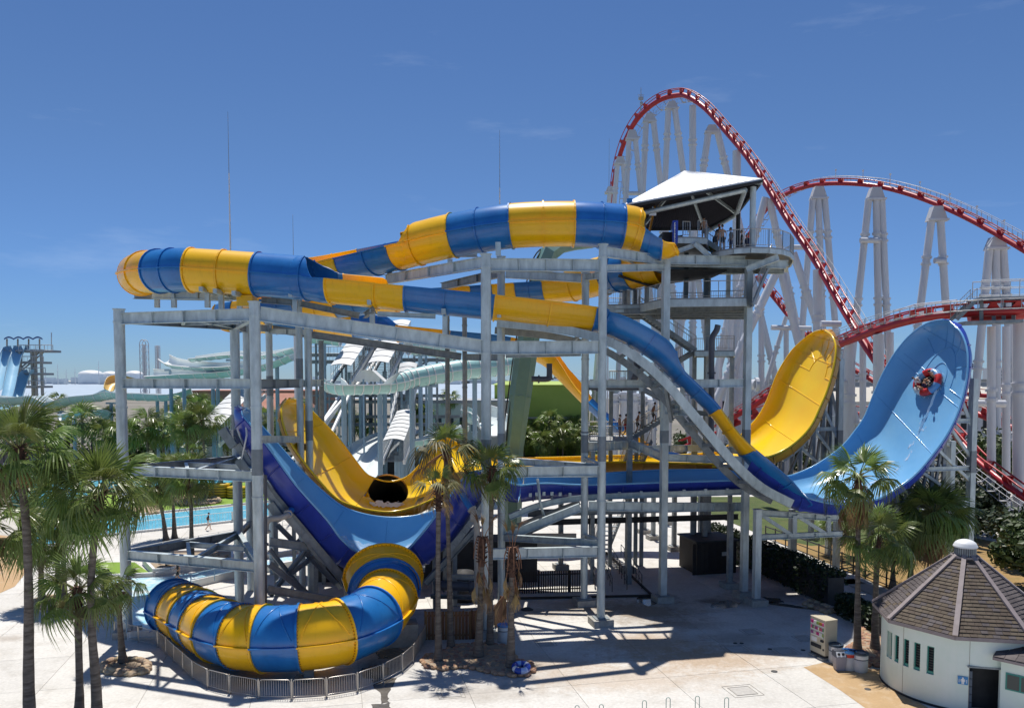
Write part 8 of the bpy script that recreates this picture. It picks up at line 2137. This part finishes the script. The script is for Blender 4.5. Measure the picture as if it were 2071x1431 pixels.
def person(label, loc, rz, pose, skin='skin', top=None, bottom='cloth_black', cap=None, Mx=None, sc=1.0, group=None):
    b, hr, sh_, tp, hd, fc = body_parts(pose); t = thing('person', label, 'person', loc, group)
    if Mx is not None: t.rotation_euler = Mx.to_euler()
    else: t.rotation_euler = (0, 0, rz)
    t.scale = (sc, sc, sc)
    def sub(nm, src, m, par, old=ORG):
        q = MB(); q.v, q.f, q.m, q.sm = src; ORG['_z'] = V((0, 0, 0)); keep = ORG[par.name]; ORG[par.name] = V((0, 0, 0)); o = q.build(nm, M[m], par); ORG[par.name] = keep; ORG[o.name] = keep; return o
    def ms(x): return (x[0], x[1], [0] * len(x[1]), [True] * len(x[1]))
    bo = sub('body', (b.v, b.f, b.m, b.sm), skin, t); sub('hair', (hr.v, hr.f, hr.m, hr.sm), 'hair', t); sub('face', (fc.v, fc.f, fc.m, fc.sm), 'hair', t)
    sub('shorts', ms(sh_), bottom, t)
    if top: sub('shirt', ms(tp), top, t)
    if cap:
        c = MB(); c.sphere(hd + V((0, -.01, .045)), (.096, .104, .098), 12, 6); c.box(hd + V((0, .12, .04)), (.13, .11, .015)); sub('cap', (c.v, c.f, c.m, c.sm), cap, t)
    return t
g1 = 'people in the start queue on the tower'
def onpz(u, Y, z): return pz(u, Y, z)
person('bare backed man standing beside the handrail at the left of the start deck', pz(1420, 57.6, Z0), rad(20), 'stand', 'skin', None, 'cloth_grey', group=g1)
person('attendant in black with a red cap under the white roof', pz(1450, 59.5, Z0 - .2), rad(170), 'stand', 'skin2', 'cloth_black', 'cloth_black', 'cloth_red', group=g1)
person('bare backed boy bending forward on the start deck', pz(1441, 57.9, Z0 - .5), rad(-60), 'bend', 'skin', None, 'cloth_black', sc=.95, group=g1)
person('bare backed man in black shorts on the yellow steps', pz(1457, 55.4, Z1), rad(10), 'stand', 'skin', None, 'cloth_black', group=g1)
person('person in a grey shirt waiting by the railing, right of the steps', pz(1474, 56.5, Z1), rad(100), 'stand', 'skin2', 'cloth_grey', 'cloth_navy', group=g1)
person('person in black waiting at the middle of the railed round deck', pz(1496, 57.5, Z1), rad(80), 'stand', 'skin', 'cloth_black', 'cloth_black', group=g1)
person('person in a navy shirt farthest right on the round deck', pz(1507, 58.8, Z1), rad(120), 'stand', 'skin', 'cloth_navy', 'cloth_grey', group=g1)
def onst(t): p = STAIR[1].lerp(STAIR[0], t); return p + V((0, .4, .04))
g2 = 'people climbing the tower stairs'
person('climber halfway up the lower open stair, leaning forward', onst(.42), rad(-90), 'climb', 'skin2', None, 'cloth_black', group=g2)
person('climber just starting up the lower open stair', onst(.08), rad(-90), 'climb', 'skin2', None, 'cloth_black', group=g2)
person('person behind the column at the stair foot, left one', pz(1254, 62.5, LANDZ), rad(-80), 'stand', 'skin2', None, 'cloth_navy', group=g2)
person('person behind the column at the stair foot, right one', pz(1265, 63.2, LANDZ), rad(-80), 'walk', 'skin2', None, 'cloth_red', group=g2)
person('man in a black vest and white trunks walking on the white path', G(421, 1072), rad(-70), 'walk', 'skin', 'cloth_black', 'cloth_white')
person('person in a black and white swim shirt wading in the splash pool', G(361, 1178, .0), rad(110), 'walk', 'skin2', 'cloth_black', 'cloth_black', sc=.95)
# raft on the wave wall
bst = min(((PX(SW(u / 20, t / 40))[0] - 1880) ** 2 + (PX(SW(u / 20, t / 40))[1] - 777) ** 2, u / 20, t / 40) for u in range(140, 270) for t in range(4, 37))
rc0 = SW(bst[1], bst[2]); ta = (SW(bst[1] + .1, bst[2]) - SW(bst[1] - .1, bst[2])).normalized(); tb = (SW(bst[1], bst[2] + .03) - SW(bst[1], bst[2] - .03)).normalized(); nz_ = ta.cross(tb).normalized()
if nz_.x > 0: nz_ = -nz_
ya = nz_.cross(ta).normalized(); RMx = Matrix((ta, ya, nz_)).transposed()
M['raft_red'] = mat('red_raft_panel', (.58, .025, .025), .35, coat=.2); M['raft_blue'] = mat('pale_blue_raft_panel', (.16, .33, .58), .35, coat=.2); M['raft_white'] = mat('white_raft_panel', (.75, .76, .76), .35, coat=.2); M['raft_dark'] = mat('dark_raft_floor', (.03, .03, .06), .6)
ro = rc0 + nz_ * .03; t = thing('round_raft', 'red, blue and white round raft with four riders high on the blue scoop', 'raft', ro)
b = torus_mb(ro + nz_ * .30, .80, .27, 48, 12, RMx, mats=lambda i: (0, 1, 0, 2, 0, 1, 0, 1)[(i // 6) % 8]); b.build('tube', [M['raft_red'], M['raft_blue'], M['raft_white']], t)
b = torus_mb(ro + nz_ * .12, .86, .12, 40, 8, RMx); b.build('lower_tube', M['raft_dark'], t)
b = MB(); b.cyl(ro + nz_ * .08, ro + nz_ * .14, .66, n=28); b.build('floor', M['raft_dark'], t)
for k in range(8):
    a = 2 * math.pi * (k + .5) / 8; b = MB(); e = RMx @ V((math.cos(a), math.sin(a), 0)); f = RMx @ V((-math.sin(a), math.cos(a), 0)); c = ro + nz_ * .56 + e * .78
    b.path([c - f * .12, c - f * .08 + nz_ * .07, c + f * .08 + nz_ * .07, c + f * .12], .016, 5); b.build('handle', M['raft_dark'], t)
for a, sk, tpm, bm_, lab in ((100, 'skin', 'cloth_white', 'cloth_black', 'rider in a white shirt at the upper right of the round raft'), (170, 'skin2', None, 'cloth_navy', 'bare chested rider at the upper left of the round raft'), (245, 'skin', 'cloth_black', 'cloth_white', 'rider in a black top at the left of the round raft'), (330, 'skin', None, 'cloth_black', 'bare chested rider lowest in the round raft')):
    e = RMx @ V((math.cos(rad(a)), math.sin(rad(a)), 0)); fw = -e; sx = fw.cross(nz_).normalized(); Mx = Matrix((sx, fw, nz_)).transposed()
    person(lab, ro + e * .50 + nz_ * .16, 0, 'sit', sk, tpm, bm_, Mx=Mx, sc=.92, group='riders in the round raft')
b = MB(); r = random.Random(9)
for k in range(160):
    e = V((r.gauss(0, 1), r.gauss(0, 1), 0)); p = ro + RMx @ V((.95 * math.cos(k) * r.uniform(.95, 1.25), .95 * math.sin(k) * r.uniform(.95, 1.25), abs(r.gauss(0, .16)))); s_ = r.uniform(.012, .03); b.box(p, (s_, s_, s_ * 2))
o = b.build('spray', M['raft_white'], blue); stuff(o)
